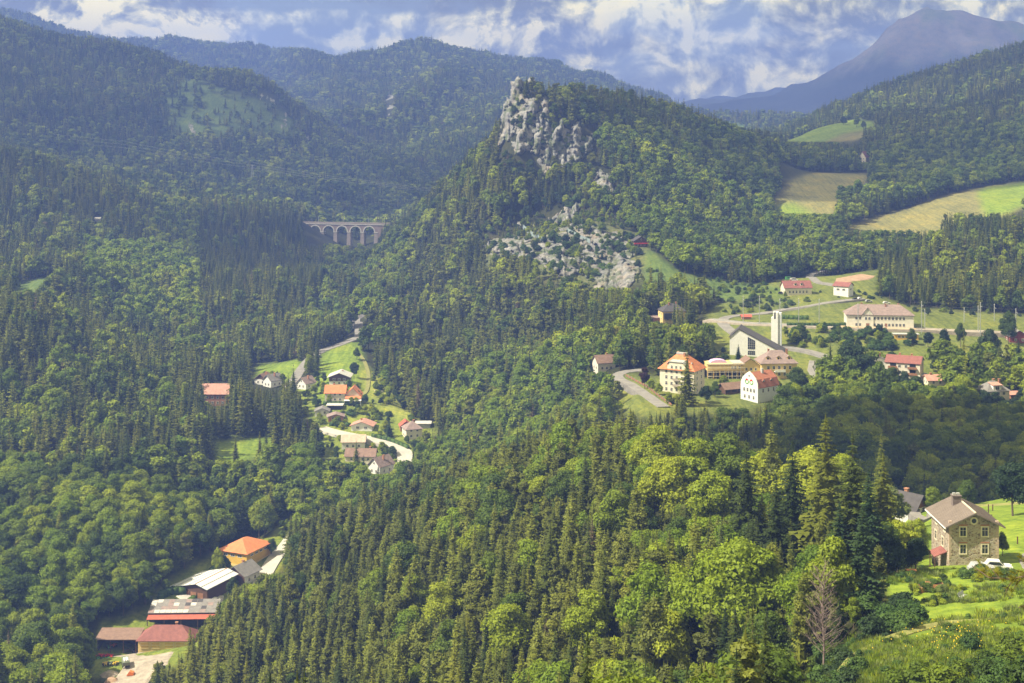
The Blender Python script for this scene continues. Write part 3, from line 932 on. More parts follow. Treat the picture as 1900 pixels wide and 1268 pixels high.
def make_variants(kind):
    near, mid, far = [], [], []
    r = np.random.default_rng({'spruce': 1, 'larch': 2, 'pine': 3, 'broad': 4}[kind])
    for i in range(6):
        if kind == 'spruce':
            H = 20; R = r.uniform(2.7, 4.1)
            near.append((spruce(r, H, R, 38, 10, 4, skirt=0.08, droop=0.36), cone_tube(H * 0.97, 0.26, 0.03)))
            mid.append((spruce(r, H, R, 17, 8, 2, skirt=0.08, soft=0.06), cone_tube(H * 0.9, 0.25, 0.05, 4)))
            if i < 4: far.append((spruce(r, H, R * 1.05, 7, 5, 1, skirt=0.08, soft=0.25), cone_tube(H * 0.5, 0.2, 0.1, 3)))
        elif kind == 'larch':
            H = 19; R = r.uniform(2.6, 3.6)
            a = spruce(r, H, R, 32, 9, 4, skirt=0.18, droop=0.12, soft=0.05, pw=0.7)
            b = leafy(r, H * 0.96, R * 0.72, 10, 700, 0.30, base=0.2, egg=2.0, core=False)
            v, t, _ = join([a, b])
            near.append(((v, t), cone_tube(H * 0.95, 0.22, 0.03)))
            mid.append((spruce(r, H, R, 12, 7, 2, skirt=0.15, soft=0.12, droop=0.15, pw=0.7), cone_tube(H * 0.9, 0.22, 0.04, 4)))
            if i < 4: far.append((spruce(r, H, R, 7, 5, 1, skirt=0.12, soft=0.25, pw=0.7), cone_tube(H * 0.5, 0.2, 0.1, 3)))
        elif kind == 'pine':
            H = 17; R = r.uniform(2.3, 3.2)
            a = spruce(r, H, R * 1.1, 15, 7, 4, skirt=0.25, droop=-0.10, soft=0.06, pw=0.55)
            b = leafy(r, H, R * 0.9, 12, 3600, 0.26, base=0.28, up=0.6, egg=1.6, core=True)
            v, t, _ = join([a, b])
            near.append(((v, t), cone_tube(H * 0.9, 0.24, 0.05, 6, 0.25)))
            mid.append((leafy(r, H, R, 8, 420, 0.75, base=0.25, up=0.5, egg=1.7), cone_tube(H * 0.8, 0.22, 0.06, 4)))
            if i < 4: far.append((leafy(r, H, R, 4, 90, 1.4, base=0.2, up=0.5, egg=1.7), cone_tube(H * 0.5, 0.2, 0.1, 3)))
        else:
            H = 16; R = r.uniform(4.2, 5.6)
            lv = leafy(r, H, R, 34, 10500, 0.29, base=0.12, up=0.35)
            tr = cone_tube(H * 0.6, 0.33, 0.12, 6, 0.3); lm = limbs(r, H, R, 0.2)
            v, t, _ = join([tr, lm])
            near.append((lv, (v, t)))
            mid.append((leafy(r, H, R, 19, 1000, 0.75, base=0.14, up=0.35), cone_tube(H * 0.6, 0.3, 0.12, 4)))
            if i < 4: far.append((leafy(r, H, R, 6, 130, 1.7, base=0.1, up=0.4), cone_tube(H * 0.4, 0.3, 0.2, 3)))
    return near, mid, far


KINDS_ = {'spruce': F_SPRUCE, 'larch': F_LARCH, 'pine': F_PINE, 'broad': F_BROAD}
BASE_H = {'spruce': 20.0, 'larch': 19.0, 'pine': 17.0, 'broad': 16.0}
VAR = {k: make_variants(k) for k in KINDS_}
KINDS_['beech'] = F_SUN_BEECH; BASE_H['beech'] = 16.0; VAR['beech'] = VAR['broad']  # broadleaf shapes again, in leaves coloured as if sunlit
SUN_BEECH = [(160, 370, 440, 610, 930, 1160, .75), (-100, 160, 500, 760, 690, 900, .4), (840, 1190, 640, 860, 560, 800, .5), (1150, 1620, 740, 1130, 180, 400, .6), (-100, 270, 860, 1300, 380, 640, .2),
         (400, 570, 590, 700, 840, 960, .5), (660, 740, 590, 760, 760, 980, .5), (200, 1400, 780, 1300, 180, 560, .28), (1100, 1560, 240, 520, 950, 1500, .22), (1545, 2400, 225, 430, 1180, 1480, .2),
         (500, 850, 840, 980, 540, 760, .35), (0, 560, 600, 900, 640, 950, .3), (250, 560, 370, 470, 1150, 1450, .3), (560, 760, 440, 620, 950, 1450, .3)]

# ------------------------------------------------------------------ where the trees stand
BANDS = [(100, 620, 4.9, 'near'), (620, 1500, 5.2, 'mid'), (1500, 2800, 7.4, 'far'), (2800, 4800, 11.0, 'vfar')]

# per-place mixtures: (u0, u1, v0, v1, d0, d1, broad, larch, pine)
MIX = [
    (370, 600, 385, 560, 950, 1450, .06, .0, .0), (-100, 150, 560, 760, 690, 900, .15, .45, .1),
    (-100, 270, 860, 1300, 380, 640, .88, .05, .02), (240, 520, 830, 1010, 520, 760, .80, .08, .0), (520, 830, 840, 980, 560, 760, .75, .1, .1),
    (395, 575, 680, 825, 690, 800, 0, 0, 0), (1430, 2100, 690, 960, 330, 690, .90, .03, .02),
    (840, 1190, 640, 860, 560, 800, .62, .25, .08), (1090, 1560, 240, 520, 950, 1500, .72, .08, .03), (160, 370, 440, 600, 940, 1160, .75, .15, .05),
    (-100, 130, 500, 640, 780, 830, .15, .65, .1), (280, 560, 370, 470, 1150, 1450, .60, .1, .0), (560, 760, 420, 600, 950, 1450, .55, .15, .05),
    (430, 560, 590, 690, 850, 960, .08, .35, .0), (560, 680, 600, 700, 880, 1000, .25, .05, 0),
    (670, 860, 560, 760, 740, 1000, .12, .05, .25), (760, 1100, 380, 640, 820, 1130, .22, .12, .35),
    (900, 1130, 130, 340, 1150, 1300, .25, .05, .35), (1545, 2400, 225, 430, 1180, 1480, .88, .03, .0), (1640, 2400, 380, 620, 840, 1040, .12, .05, .05),
    (1430, 1660, 400, 520, 940, 1160, .55, .1, .1), (1430, 2400, 40, 240, 1600, 2300, .12, .05, .05), (1560, 2400, 560, 720, 620, 830, .8, .05, .05),
    (1180, 1480, 770, 1130, 180, 400, .42, .16, .16), (1000, 1660, 1000, 1300, 100, 260, .26, .18, .26), (200, 1300, 760, 1300, 180, 560, .12, .27, .36),
    (0, 560, 560, 900, 640, 950, .16, .22, .05),
    (0, 800, 250, 420, 1500, 2200, .45, .05, .05), (600, 900, 180, 400, 1900, 3000, .35, .05, .1),
]


def thin(x, y, u, vg, d):
    """keep probability of a forest tree"""
    k = np.ones(x.shape)
    return k


def scatter():
    out = {k: [] for k in KINDS_}
    allp = []
    for (d0, d1, s, lod) in BANDS:
        xm = (2080 - CU) / F * d1; x0 = (-180 - CU) / F * d1
        nx = int((xm - x0) / s) + 1; ny = int((d1 - d0) / s) + 1
        gx, gy = np.meshgrid(np.arange(nx), np.arange(ny))
        gx = gx.ravel(); gy = gy.ravel()
        x = x0 + (gx + 0.5 * (gy % 2) + RNG.uniform(-0.36, 0.36, gx.shape)) * s
        y = d0 + (gy + RNG.uniform(-0.36, 0.36, gy.shape)) * s
        u = CU + x / y * F
        m = (u > -170) & (u < 2070)
        x, y, u = x[m], y[m], u[m]
        # room: near camera leave the slope open
        z = ground(x, y)
        v = CV - z * F / y
        keep = np.ones(len(x), bool)
        for kind, a, b, poly in OPEN:
            inp = in_poly(u, v, poly) & (y > a) & (y < b)
            if kind == 'scrub':
                inp &= ~((RNG.uniform(size=len(x)) < 0.16 + 1.5 * np.clip(fbm(x / 45, y / 45, 19, 2) - .02, 0, 1)) & (y > 1500))
            if kind == 'rock':
                inp &= ~(RNG.uniform(size=len(x)) < 0.34)
            if kind == 'grass':
                inp &= ~(RNG.uniform(size=len(x)) < 0.25)
            keep &= ~inp
        for (cx, cy, r2) in CLEAR:
            keep &= ((x - cx) ** 2 + (y - cy) ** 2) > r2 * r2
        for a, b, poly in SHUT:
            keep &= ~(in_poly(u, v, poly) & (y > a) & (y < b))
        # little gaps and clearings of the wood itself
        keep &= ~((fbm(x / 22, y / 22, 77, 3) > 0.26))
        keep &= RNG.uniform(size=len(x)) < 0.93
        # far country: only where hills are wooded
        keep &= ~((y > 3900) & (u > 1240))
        keep &= ~((y > 3000) & (u > 1240) & (v > 190) & (v < 262) & (RNG.uniform(size=len(x)) < 0.7))
        x, y, u, z, v = x[keep], y[keep], u[keep], z[keep], v[keep]
        pb = np.full(len(x), 0.16) + 0.9 * np.clip(fbm(x / 150, y / 150, 55, 3), 0, 1); pl = np.full(len(x), 0.10); pp = np.full(len(x), 0.08)
        vc = v - 9 * F / y
        done = np.zeros(len(x), bool)
        for (a0, a1, b0, b1, c0, c1, br, la, pi_) in MIX:
            m = (~done) & (u > a0) & (u < a1) & (vc > b0) & (vc < b1) & (y > c0) & (y < c1)
            w = fbm(x[m] / 45, y[m] / 45, 61, 3) * 1.5
            pb[m] = np.clip(br + w * br * (1 - br) * 3, 0, 1); pl[m] = la; pp[m] = pi_
            done |= m
        r = RNG.uniform(size=len(x))
        ty = np.where(r < pb, 3, np.where(r < pb + (1 - pb) * pl / np.maximum(1 - pb, .2), 1, np.where(r < np.minimum(pb + pl + pp, 1.0), 2, 0)))
        rb = RNG.uniform(size=len(x))
        for (a0, a1, b0, b1, c0, c1, q) in SUN_BEECH:
            ty = np.where((ty == 3) & (u > a0) & (u < a1) & (vc > b0) & (vc < b1) & (y > c0) & (y < c1) & (rb < q + 0.8 * fbm(x / 60, y / 60, 131, 2)), 4, ty)
        hh = RNG.uniform(0.58, 1.18, len(x)) * (1 + 0.5 * fbm(x / 30, y / 30, 91, 2))
        H = hh * np.choose(ty, [19.5, 18.0, 16.0, 15.5, 16.0])
        H = np.where((ty == 0) & (u > 395) & (u < 575) & (vc > 680) & (vc < 830) & (y > 690) & (y < 800), H * 1.2, H)
        rk = in_poly(u, v, ROCKPOLY) & (y > 900) & (y < 1250)
        H = np.where(rk, H * 0.45, H)
        if lod == 'vfar': H *= 1.15
        allp.append(np.stack([x, y, z, u, v, H, ty, np.full(len(x), {'near': 0, 'mid': 1, 'far': 2, 'vfar': 3}[lod])], 1))
    A = np.concatenate(allp)
    # leave out what stands wholly behind nearer hills (nothing of it can be seen)
    top = A[:, 4] - A[:, 5] * F / A[:, 1]
    order = np.argsort(A[:, 1])
    A = A[order]; top = top[order]
    nc = 560
    runmin = np.full(nc, 1e9)
    canopy = VG - 11 * F / DG * (1 - open_mask)      # typical tree tops
    cm = np.minimum.accumulate(np.where(DG > 110, canopy, 1e9), axis=0)
    a = np.clip((A[:, 3] - U0) / (U1 - U0) * (NU - 1), 0, NU - 1).astype(int)
    b = np.clip((np.log(A[:, 1]) - B0) / (B1 - B0) * (NB - 1) - 2, 0, NB - 1).astype(int)
    hidden = top > cm[b, a] + 12 + 5 * F / A[:, 1]
    # trees just outside the frame but hidden from it still throw shade: keep those near
    A = A[~(hidden & (A[:, 1] > 60))]
    A = A[(A[:, 4] - A[:, 5] * F / A[:, 1]) < 1330]
    # open sight lines: places the photograph sees over or between the woods in front of them
    tp = A[:, 4] - A[:, 5] * F / A[:, 1]
    rp = np.choose(A[:, 6].astype(int), [0.10, 0.12, 0.14, 0.24, 0.24]) * A[:, 5] * F / A[:, 1]
    keep = np.ones(len(A), bool)
    for (u0, u1, vlim, d0, d1) in VIEWS:
        m = (A[:, 3] + rp > u0) & (A[:, 3] - rp < u1) & (tp < vlim) & (A[:, 1] > d0) & (A[:, 1] < d1)
        Hn = (A[:, 4] - vlim) * A[:, 1] / F - 0.3          # lower trees keep the place in sight
        low = m & (Hn > 0.45 * A[:, 5])
        A[low, 5] = Hn[low]
        tp = A[:, 4] - A[:, 5] * F / A[:, 1]
        keep &= ~(m & ~low)
    A = A[keep]
    return A


ROCKPOLY = [(885, 500), (890, 430), (960, 395), (1060, 380), (1150, 400), (1200, 450), (1195, 545), (1100, 560), (1060, 535), (960, 500)]
VIEWS = [(592, 668, 745, 500, 745), (592, 664, 640, 745, 850), (600, 690, 742, 600, 760), (470, 548, 690, 780, 905), (400, 470, 850, 560, 700), (445, 500, 822, 600, 715),
         (560, 575, 770, 600, 760), (1452, 1600, 262, 1300, 1900), (1440, 1550, 395, 1000, 1230), (1450, 1610, 345, 1200, 1400), (1580, 1740, 425, 980, 1100), (1740, 1900, 392, 980, 1160),
         (700, 750, 765, 640, 770), (745, 790, 795, 600, 745), (600, 765, 850, 500, 690), (482, 526, 1060, 380, 580), (1140, 1240, 760, 420, 640), (1280, 1400, 752, 450, 640),
         (1300, 1440, 598, 700, 830), (900, 1195, 505, 850, 960), (1090, 1190, 532, 800, 925), (30, 120, 535, 700, 930), (60, 86, 650, 500, 760), (1640, 1960, 1262, 60, 190), (1500, 1560, 1215, 60, 176), (1660, 1960, 1060, 60, 235), (925, 1110, 300, 1040, 1190), (1095, 1145, 375, 950, 1100), (965, 1020, 315, 1040, 1190)]      # (u0, u1, lowest row that must stay in sight, d0, d1)
CLEAR = []      # round openings for single trees: (x, y, radius)
SHUT = [(1110, 1250, [(932, 190), (955, 168), (982, 190), (1012, 228), (1060, 250), (1114, 250), (1112, 292), (1060, 315), (1000, 335), (925, 295)]), (90, 187, [(1440, 1165), (1560, 1150), (1670, 1125), (1670, 1700), (1420, 1700)])]       # further treeless outlines: (d0, d1, [(u, v)])

# ------------------------------------------------------------------ materials of built things
def tiles(name, col, scale=3.2, rough=0.75):
    """roofing: courses running across the slope, mottled and weathered"""
    m, nt, b = mat(name)
    tc = nt.nodes.new('ShaderNodeTexCoord')
    n = nt.nodes.new('ShaderNodeTexNoise'); n.inputs['Scale'].default_value = 0.7; n.inputs['Detail'].default_value = 8; n.inputs['Roughness'].default_value = 0.75
    nt.links.new(tc.outputs['Object'], n.inputs[0])
    w = nt.nodes.new('ShaderNodeTexWave'); w.bands_direction = 'Z'; w.inputs['Scale'].default_value = scale; w.inputs['Distortion'].default_value = 0.4
    nt.links.new(tc.outputs['Object'], w.inputs[0])
    c = ramp(nt, n.outputs[0], [(0.28, tuple(x * 0.66 for x in col)), (0.5, col), (0.72, tuple(min(1, x * 1.28 + 0.01) for x in col))])
    c = mixc(nt, 0.22, c, mixc(nt, 1.0, c, w.outputs['Color'], 'MULTIPLY'))
    nt.links.new(c, b.inputs['Base Color'])
    b.inputs['Roughness'].default_value = rough
    bp = nt.nodes.new('ShaderNodeBump'); bp.inputs['Strength'].default_value = 0.5; bp.inputs['Distance'].default_value = 0.05
    nt.links.new(w.outputs['Fac'], bp.inputs['Height']); nt.links.new(bp.outputs[0], b.inputs['Normal'])
    return m


def rubble_stone():
    m, nt, b = mat('rubble_stone')
    tc = nt.nodes.new('ShaderNodeTexCoord')
    mp = nt.nodes.new('ShaderNodeMapping'); mp.inputs['Scale'].default_value = (1, 1, 1.6)
    nt.links.new(tc.outputs['Object'], mp.inputs[0])
    v = nt.nodes.new('ShaderNodeTexVoronoi'); v.inputs['Scale'].default_value = 2.7; nt.links.new(mp.outputs[0], v.inputs[0])
    e = nt.nodes.new('ShaderNodeTexVoronoi'); e.feature = 'DISTANCE_TO_EDGE'; e.inputs['Scale'].default_value = 2.7; nt.links.new(mp.outputs[0], e.inputs[0])
    sp = nt.nodes.new('ShaderNodeSeparateColor'); nt.links.new(v.outputs['Color'], sp.inputs[0])
    c = ramp(nt, sp.outputs[0], [(0.0, (0.10, 0.075, 0.055)), (0.22, (0.27, 0.20, 0.15)), (0.5, (0.36, 0.31, 0.25)), (0.8, (0.42, 0.38, 0.32)), (1.0, (0.30, 0.27, 0.26))])
    jm = ramp(nt, e.outputs['Distance'], [(0.02, 1.0), (0.09, 0.0)])
    c = mixc(nt, jm, c, (0.43, 0.39, 0.33))
    n = nt.nodes.new('ShaderNodeTexNoise'); n.inputs['Scale'].default_value = 0.6; n.inputs['Detail'].default_value = 5; nt.links.new(tc.outputs['Object'], n.inputs[0])
    c = mixc(nt, 1.0, c, ramp(nt, n.outputs[0], [(0.3, (0.8, 0.79, 0.78)), (0.7, (1.12, 1.08, 1.0))]), 'MULTIPLY')
    nt.links.new(c, b.inputs['Base Color']); b.inputs['Roughness'].default_value = 0.9
    bp = nt.nodes.new('ShaderNodeBump'); bp.inputs['Strength'].default_value = 0.7; bp.inputs['Distance'].default_value = 0.08
    nt.links.new(ramp(nt, e.outputs['Distance'], [(0.0, 0.0), (0.15, 1.0)]), bp.inputs['Height']); nt.links.new(bp.outputs[0], b.inputs['Normal'])
    return m


def limestone():
    m, nt, b = mat('limestone')
    geo = nt.nodes.new('ShaderNodeNewGeometry')

    def noise(s, st, det=7, r=0.7):
        mp = nt.nodes.new('ShaderNodeMapping'); mp.inputs['Scale'].default_value = st
        n = nt.nodes.new('ShaderNodeTexNoise'); n.inputs['Scale'].default_value = s; n.inputs['Detail'].default_value = det; n.inputs['Roughness'].default_value = r
        nt.links.new(geo.outputs['Position'], mp.inputs[0]); nt.links.new(mp.outputs[0], n.inputs[0]); return n.outputs[0]
    c = ramp(nt, noise(0.16, (1, 1, 0.35)), [(0.30, (0.045, 0.046, 0.05)), (0.42, (0.13, 0.13, 0.135)), (0.55, (0.24, 0.24, 0.24)), (0.72, (0.37, 0.36, 0.34))])
    w = ramp(nt, noise(0.05, (1, 1, 1), 4), [(0.5, 0.0), (0.68, 1.0)])
    c = mixc(nt, math_node(nt, 'MULTIPLY', w, 0.5), c, (0.33, 0.25, 0.17))
    gm = ramp(nt, noise(0.11, (1, 1, 0.6), 6), [(0.50, 0.0), (0.58, 1.0)])
    c = mixc(nt, math_node(nt, 'MULTIPLY', gm, 0.85), c, (0.075, 0.10, 0.035))
    nt.links.new(c, b.inputs['Base Color']); b.inputs['Roughness'].default_value = 0.95
    bp = nt.nodes.new('ShaderNodeBump'); bp.inputs['Strength'].default_value = 1.0; bp.inputs['Distance'].default_value = 2.0
    nt.links.new(noise(0.5, (1, 1, 0.5), 8), bp.inputs['Height']); nt.links.new(bp.outputs[0], b.inputs['Normal'])
    return m


M_LIME = limestone()
M_RUBBLE = rubble_stone()
P = {k: plain('plaster_' + k, c, 0.85, 0.10, 0.8) for k, c in {
    'white': (0.66, 0.66, 0.65), 'offwhite': (0.64, 0.62, 0.55), 'cream': (0.62, 0.58, 0.48), 'yellow': (0.66, 0.50, 0.20), 'gold': (0.62, 0.40, 0.07), 'pale': (0.62, 0.58, 0.50),
    'grey': (0.36, 0.36, 0.36), 'brick': (0.34, 0.17, 0.10), 'stone': (0.33, 0.29, 0.25), 'pinkish': (0.46, 0.36, 0.30), 'shade_white': (0.60, 0.63, 0.67)}.items()}  # bluish white: white walls with the shade of their right-hand faces put in
RF = {'orange': tiles('roof_orange', (0.58, 0.20, 0.075)), 'red': tiles('roof_red', (0.42, 0.10, 0.06)), 'rust': tiles('roof_rust', (0.36, 0.13, 0.075)), 'maroon': tiles('roof_maroon', (0.24, 0.085, 0.075)),
      'brown': tiles('roof_brown', (0.21, 0.13, 0.10)), 'grey': tiles('roof_grey', (0.20, 0.19, 0.19)), 'dark': tiles('roof_dark', (0.060, 0.055, 0.062)), 'mauve': tiles('roof_mauve', (0.26, 0.19, 0.18)),
      'beige': tiles('roof_beige', (0.48, 0.37, 0.29)), 'pink': tiles('roof_pink', (0.48, 0.25, 0.20)), 'pale': tiles('roof_pale', (0.50, 0.49, 0.48))}
M_METAL = plain('sheet_metal', (0.62, 0.64, 0.64), 0.45, 0.12, 0.3, 0.0, stretch=(6, 0.4, 1))
M_WOOD = plain('dark_wood', (0.10, 0.055, 0.035), 0.8, 0.3, 2, stretch=(1, 1, 6))
M_WOOD2 = plain('brown_wood', (0.26, 0.13, 0.07), 0.8, 0.25, 2, stretch=(1, 1, 6))
M_WOOD3 = plain('orange_wood', (0.42, 0.20, 0.09), 0.8, 0.25, 2)
M_FRAME = plain('window_frame_white', (0.72, 0.70, 0.66), 0.6, 0.05)
M_FRAME_C = plain('window_surround_cream', (0.60, 0.54, 0.42), 0.7, 0.08)
M_GLASS, _nt, _b = mat('window_glass'); _b.inputs['Base Color'].default_value = (0.025, 0.03, 0.035, 1); _b.inputs['Roughness'].default_value = 0.12
M_DARK = plain('inside_shade', (0.03, 0.028, 0.03), 0.9, 0.2)  # near-black, so the shade of open insides is put into the colour
M_ASPH = plain('asphalt', (0.20, 0.19, 0.185), 0.9, 0.22, 0.25)
M_CONC = plain('concrete', (0.42, 0.40, 0.37), 0.9, 0.15, 0.4)
M_GRAVEL = plain('gravel', (0.30, 0.26, 0.22), 0.95, 0.3, 0.5)
M_STEEL = plain('galvanised_steel', (0.40, 0.42, 0.44), 0.5, 0.1, 1, 0.3)
M_SAND = plain('bare_earth', (0.33, 0.22, 0.15), 0.95, 0.25, 0.3)
M_WHITE = plain('white_paint', (0.75, 0.75, 0.74), 0.6, 0.04)
M_PURPLE = plain('lilac_tarpaulin', (0.50, 0.36, 0.60), 0.6, 0.12)
COLM = {k: plain('paint_' + k, c, 0.35, 0.05, 1, 0, spec=0.5) for k, c in {'red': (0.55, 0.03, 0.02), 'green': (0.08, 0.30, 0.06), 'yellow': (0.65, 0.45, 0.03), 'orange': (0.65, 0.16, 0.02), 'blue': (0.05, 0.12, 0.35),
                                                                       'silver': (0.30, 0.31, 0.33), 'white': (0.62, 0.62, 0.62), 'olive': (0.15, 0.18, 0.12), 'black': (0.03, 0.03, 0.03)}.items()}

# ------------------------------------------------------------------ rock faces


def seg_dist(px, py, poly):
    best = np.full(px.shape, 1e9)
    n = len(poly)
    for i in range(n):
        x0, y0 = poly[i]; x1, y1 = poly[(i + 1) % n]
        dx, dy = x1 - x0, y1 - y0
        t = np.clip(((px - x0) * dx + (py - y0) * dy) / (dx * dx + dy * dy + 1e-9), 0, 1)
        best = np.minimum(best, np.hypot(px - x0 - t * dx, py - y0 - t * dy))
    return best


def rock(poly, dg, bulge, label, name='limestone_crag', step=1.6, cat='cliff', group=None, warm=False, furrow=1.0, shut=True):
    us = [p[0] for p in poly]; vs_ = [p[1] for p in poly]
    mgn = 7
    gu = np.arange(min(us) - mgn, max(us) + mgn, step); gv = np.arange(min(vs_) - mgn, max(vs_) + mgn, step)
    UU, VV = np.meshgrid(gu, gv)
    ds = np.exp(np.linspace(math.log(dg / 1.16), math.log(dg * 1.16), 160))
    D = np.empty(UU.shape)
    for i, u in enumerate(gu):
        vcol = CV - ground((u - CU) / F * ds, ds) * F / ds
        vm = np.minimum.accumulate(vcol)
        k = np.array([np.argmax(vm <= v) if (vm <= v).any() else int(np.argmin(vm)) for v in gv])
        D[:, i] = ds[k]
    D = blur(D, 4)
    sd = seg_dist(UU, VV, poly); ins = in_poly(UU, VV, poly)
    e = np.where(ins, sd, -sd) + fbm(UU / 9, VV / 14, 5, 3) * 9 + fbm(UU / 3, VV / 5, 8, 2) * 5 - (2.5 if dg > 2000 else 0.5)
    if name == 'rock_outcrop': e = e - 8 * np.clip(fbm(UU / 13, VV / 12, 47, 3) + 0.12, 0, 1) * 7
    if dg < 1150: e = e - 9 * np.clip(fbm(UU / 7, VV / 6, 44, 3) - 0.02, 0, 1) * 4; bulge = bulge * 1.35
    mpx = dg / F
    off = bulge * np.where(e > 0, 1 - np.exp(-np.maximum(e, 0) / 5.0), e * 0.22)
    x = UU * mpx; zz = VV * mpx
    rid = (1 - np.abs(fbm(x / 8, zz / 55, 13, 3)) * 4.2)
    ck = np.exp(-(fbm(x / 5.5 + 3, zz / 30, 71, 3) / 0.035) ** 2) + 0.7 * np.exp(-(fbm(x / 16, zz / 5 + x / 30, 73, 3) / 0.03) ** 2)
    st_ = fbm(x / 6.5, zz / 12, 81, 2) * 7
    off = off - np.where(e > 0, bulge * 0.40 * ck, 0) + np.where(e > -2, bulge * 0.30 * (np.floor(st_) + smooth(st_ - np.floor(st_), 0.7, 1.0)) * 0.6, 0)
    off = off + np.where(e > -3, furrow * bulge * (0.55 * rid + 0.9 * fbm(x / 3.2, zz / 6, 15, 3) + 0.35 * fbm(x / 7, zz / 2.5, 25, 2)), 0)
    D2 = D - off
    X = (UU - CU) / F * D2; Zr = (CV - VV) / F * D2
    n, k = UU.shape
    v = np.stack([X, D2, Zr], -1).reshape(-1, 3)
    ok = e > -6
    i = np.arange((n - 1) * k).reshape(n - 1, k)[:, :-1]
    okq = (ok[:-1, :-1] & ok[1:, :-1] & ok[:-1, 1:] & ok[1:, 1:]).ravel()
    f = np.stack([i, i + k, i + k + 1, i + 1], -1).reshape(-1, 4)[okq]
    used = np.unique(f); mp = -np.ones(len(v), int); mp[used] = np.arange(len(used))
    me = mesh_from(name, v[used], mp[f], [M_LIME], smooth=False)
    o = link_obj(name, me)
    tag(o, label, cat, group, 'thing')
    if shut:
        SHUT.append((dg * 0.88, dg * 1.2, [(p[0], p[1]) for p in poly]))
        VIEWS.append((min(us), max(us), max(vs_) - 6, dg * 0.9, dg * 1.04)) if furrow > 5 else None
    return o


def cr(pts, s=0.339, ox=880, oy=130):
    return [(ox + a * s, oy + b * s) for a, b in pts]


ROCKS = [
    (cr([(212, 75), (235, 55), (268, 70), (282, 110), (272, 165), (205, 170)]), 1225, 4, 'pale square-topped crag at the summit of the cliffs'),
    (cr([(285, 70), (310, 50), (328, 70), (320, 120), (292, 150)]), 1235, 3.5, 'small bare rock tooth right of the summit crag'),
    (cr([(185, 165), (215, 195), (235, 330), (195, 395), (122, 428), (140, 340), (158, 235)]), 1205, 8, 'leftmost limestone pillar on the outer edge of the mountain'),
    (cr([(285, 165), (355, 148), (352, 215), (300, 275), (315, 420), (240, 475), (185, 515), (208, 440), (250, 300)]), 1200, 9, 'broad grey limestone pillar, second from the left of the cliffs'),
    (cr([(322, 250), (382, 225), (388, 330), (350, 462), (303, 465), (318, 330)]), 1195, 8, 'stout short limestone pillar in the middle of the cliffs'),
    (cr([(368, 145), (402, 130), (424, 280), (422, 400), (436, 560), (368, 605), (385, 440), (375, 280)]), 1190, 8, 'tallest narrow limestone pillar running down the middle of the cliffs'),
    (cr([(428, 335), (502, 246), (504, 305), (462, 400), (432, 560), (405, 500)]), 1190, 11, 'slanting limestone rib right of the tallest pillar'),
    (cr([(543, 290), (578, 285), (596, 480), (505, 548), (468, 545), (480, 480), (530, 380)]), 1185, 11, 'sharp-topped limestone pillar above the wooded slope'),
    (cr([(600, 380), (640, 338), (690, 343), (645, 420), (615, 472), (588, 465)]), 1195, 10, 'rightmost leaning limestone fin of the upper cliffs'),
    (cr([(662, 560), (700, 538), (752, 580), (772, 670), (722, 722), (640, 692), (650, 620)]), 1110, 7, 'isolated whitish crag among trees below the upper cliffs'),
    (cr([(378, 815), (460, 780), (560, 715), (604, 740), (562, 805), (480, 885), (408, 865)]), 1065, 6, 'low broken crag slanting up through bushes above the rocky band'),
    (cr([(58, 965), (90, 928), (210, 918), (252, 960), (240, 1012), (180, 1035), (90, 1002)]), 1010, 6, 'lowest left-hand outcrop of the rocky band'),
    (cr([(245, 1000), (310, 972), (330, 1010), (255, 1065), (235, 1040)]), 1000, 6, 'little crag between the two grey outcrops of the rocky band'),
    (cr([(330, 1012), (370, 960), (460, 925), (505, 930), (530, 1000), (602, 1008), (592, 1100), (500, 1172), (435, 1112), (388, 1062)]), 990, 7, 'large jagged grey outcrop in the middle of the rocky band'),
    (cr([(648, 930), (720, 878), (795, 898), (782, 970), (725, 1042), (650, 1022)]), 1010, 6, 'grey crag just left of the dark chalet'),
    (cr([(720, 1008), (820, 985), (912, 1090), (872, 1160), (822, 1218), (652, 1218), (665, 1130), (700, 1080)]), 945, 7, 'big pale freshly broken rock face below the chalet'),
    (cr([(200, 885), (240, 838), (292, 818), (284, 862), (222, 905)]), 1050, 5, 'small crag high on the left of the rocky band'),
    ([(712, 188), (728, 176), (735, 190), (728, 222), (716, 228)], 2880, 3, 'narrow pale crag on the hazy middle ridge'),
    ([(475, 172), (490, 165), (512, 180), (520, 195), (505, 205), (498, 190), (480, 190)], 2200, 3, 'white rock outcrop at the upper edge of the mountain clearing'),
    ([(524, 205), (534, 202), (538, 225), (530, 250), (520, 246)], 2150, 3, 'vertical white crag at the right edge of the mountain clearing'),
    ([(340, 212), (350, 206), (356, 225), (372, 250), (360, 255), (344, 238)], 2080, 2.5, 'greyish crag low on the left in the mountain clearing'),
    ([(382, 190), (390, 186), (398, 215), (410, 240), (392, 245), (384, 215)], 2080, 2.5, 'thin grey rib of rock in the middle of the mountain clearing'),
    ([(565, 252), (575, 248), (580, 270), (570, 280)], 2080, 2, 'tiny pale crag in the trees right of the mountain clearing'),
]
rock([(946, 180), (962, 158), (985, 185), (1012, 215), (1050, 235), (1085, 252), (1108, 246), (1098, 275), (1060, 300), (1030, 318), (1006, 322), (985, 285), (952, 292), (935, 262), (928, 240)], 1222, 2.2, 'grey limestone wall between and behind the pillars', name='rock_outcrop', shut=False)
rock([(905, 468), (930, 442), (965, 425), (1010, 402), (1075, 384), (1085, 410), (1120, 410), (1150, 420), (1185, 470), (1188, 520), (1140, 542), (1100, 535), (1050, 522), (1010, 500), (960, 482), (915, 478)], 1012, 1.8, 'wide band of broken grey rock and scree below the cliffs', name='rock_outcrop', shut=False)
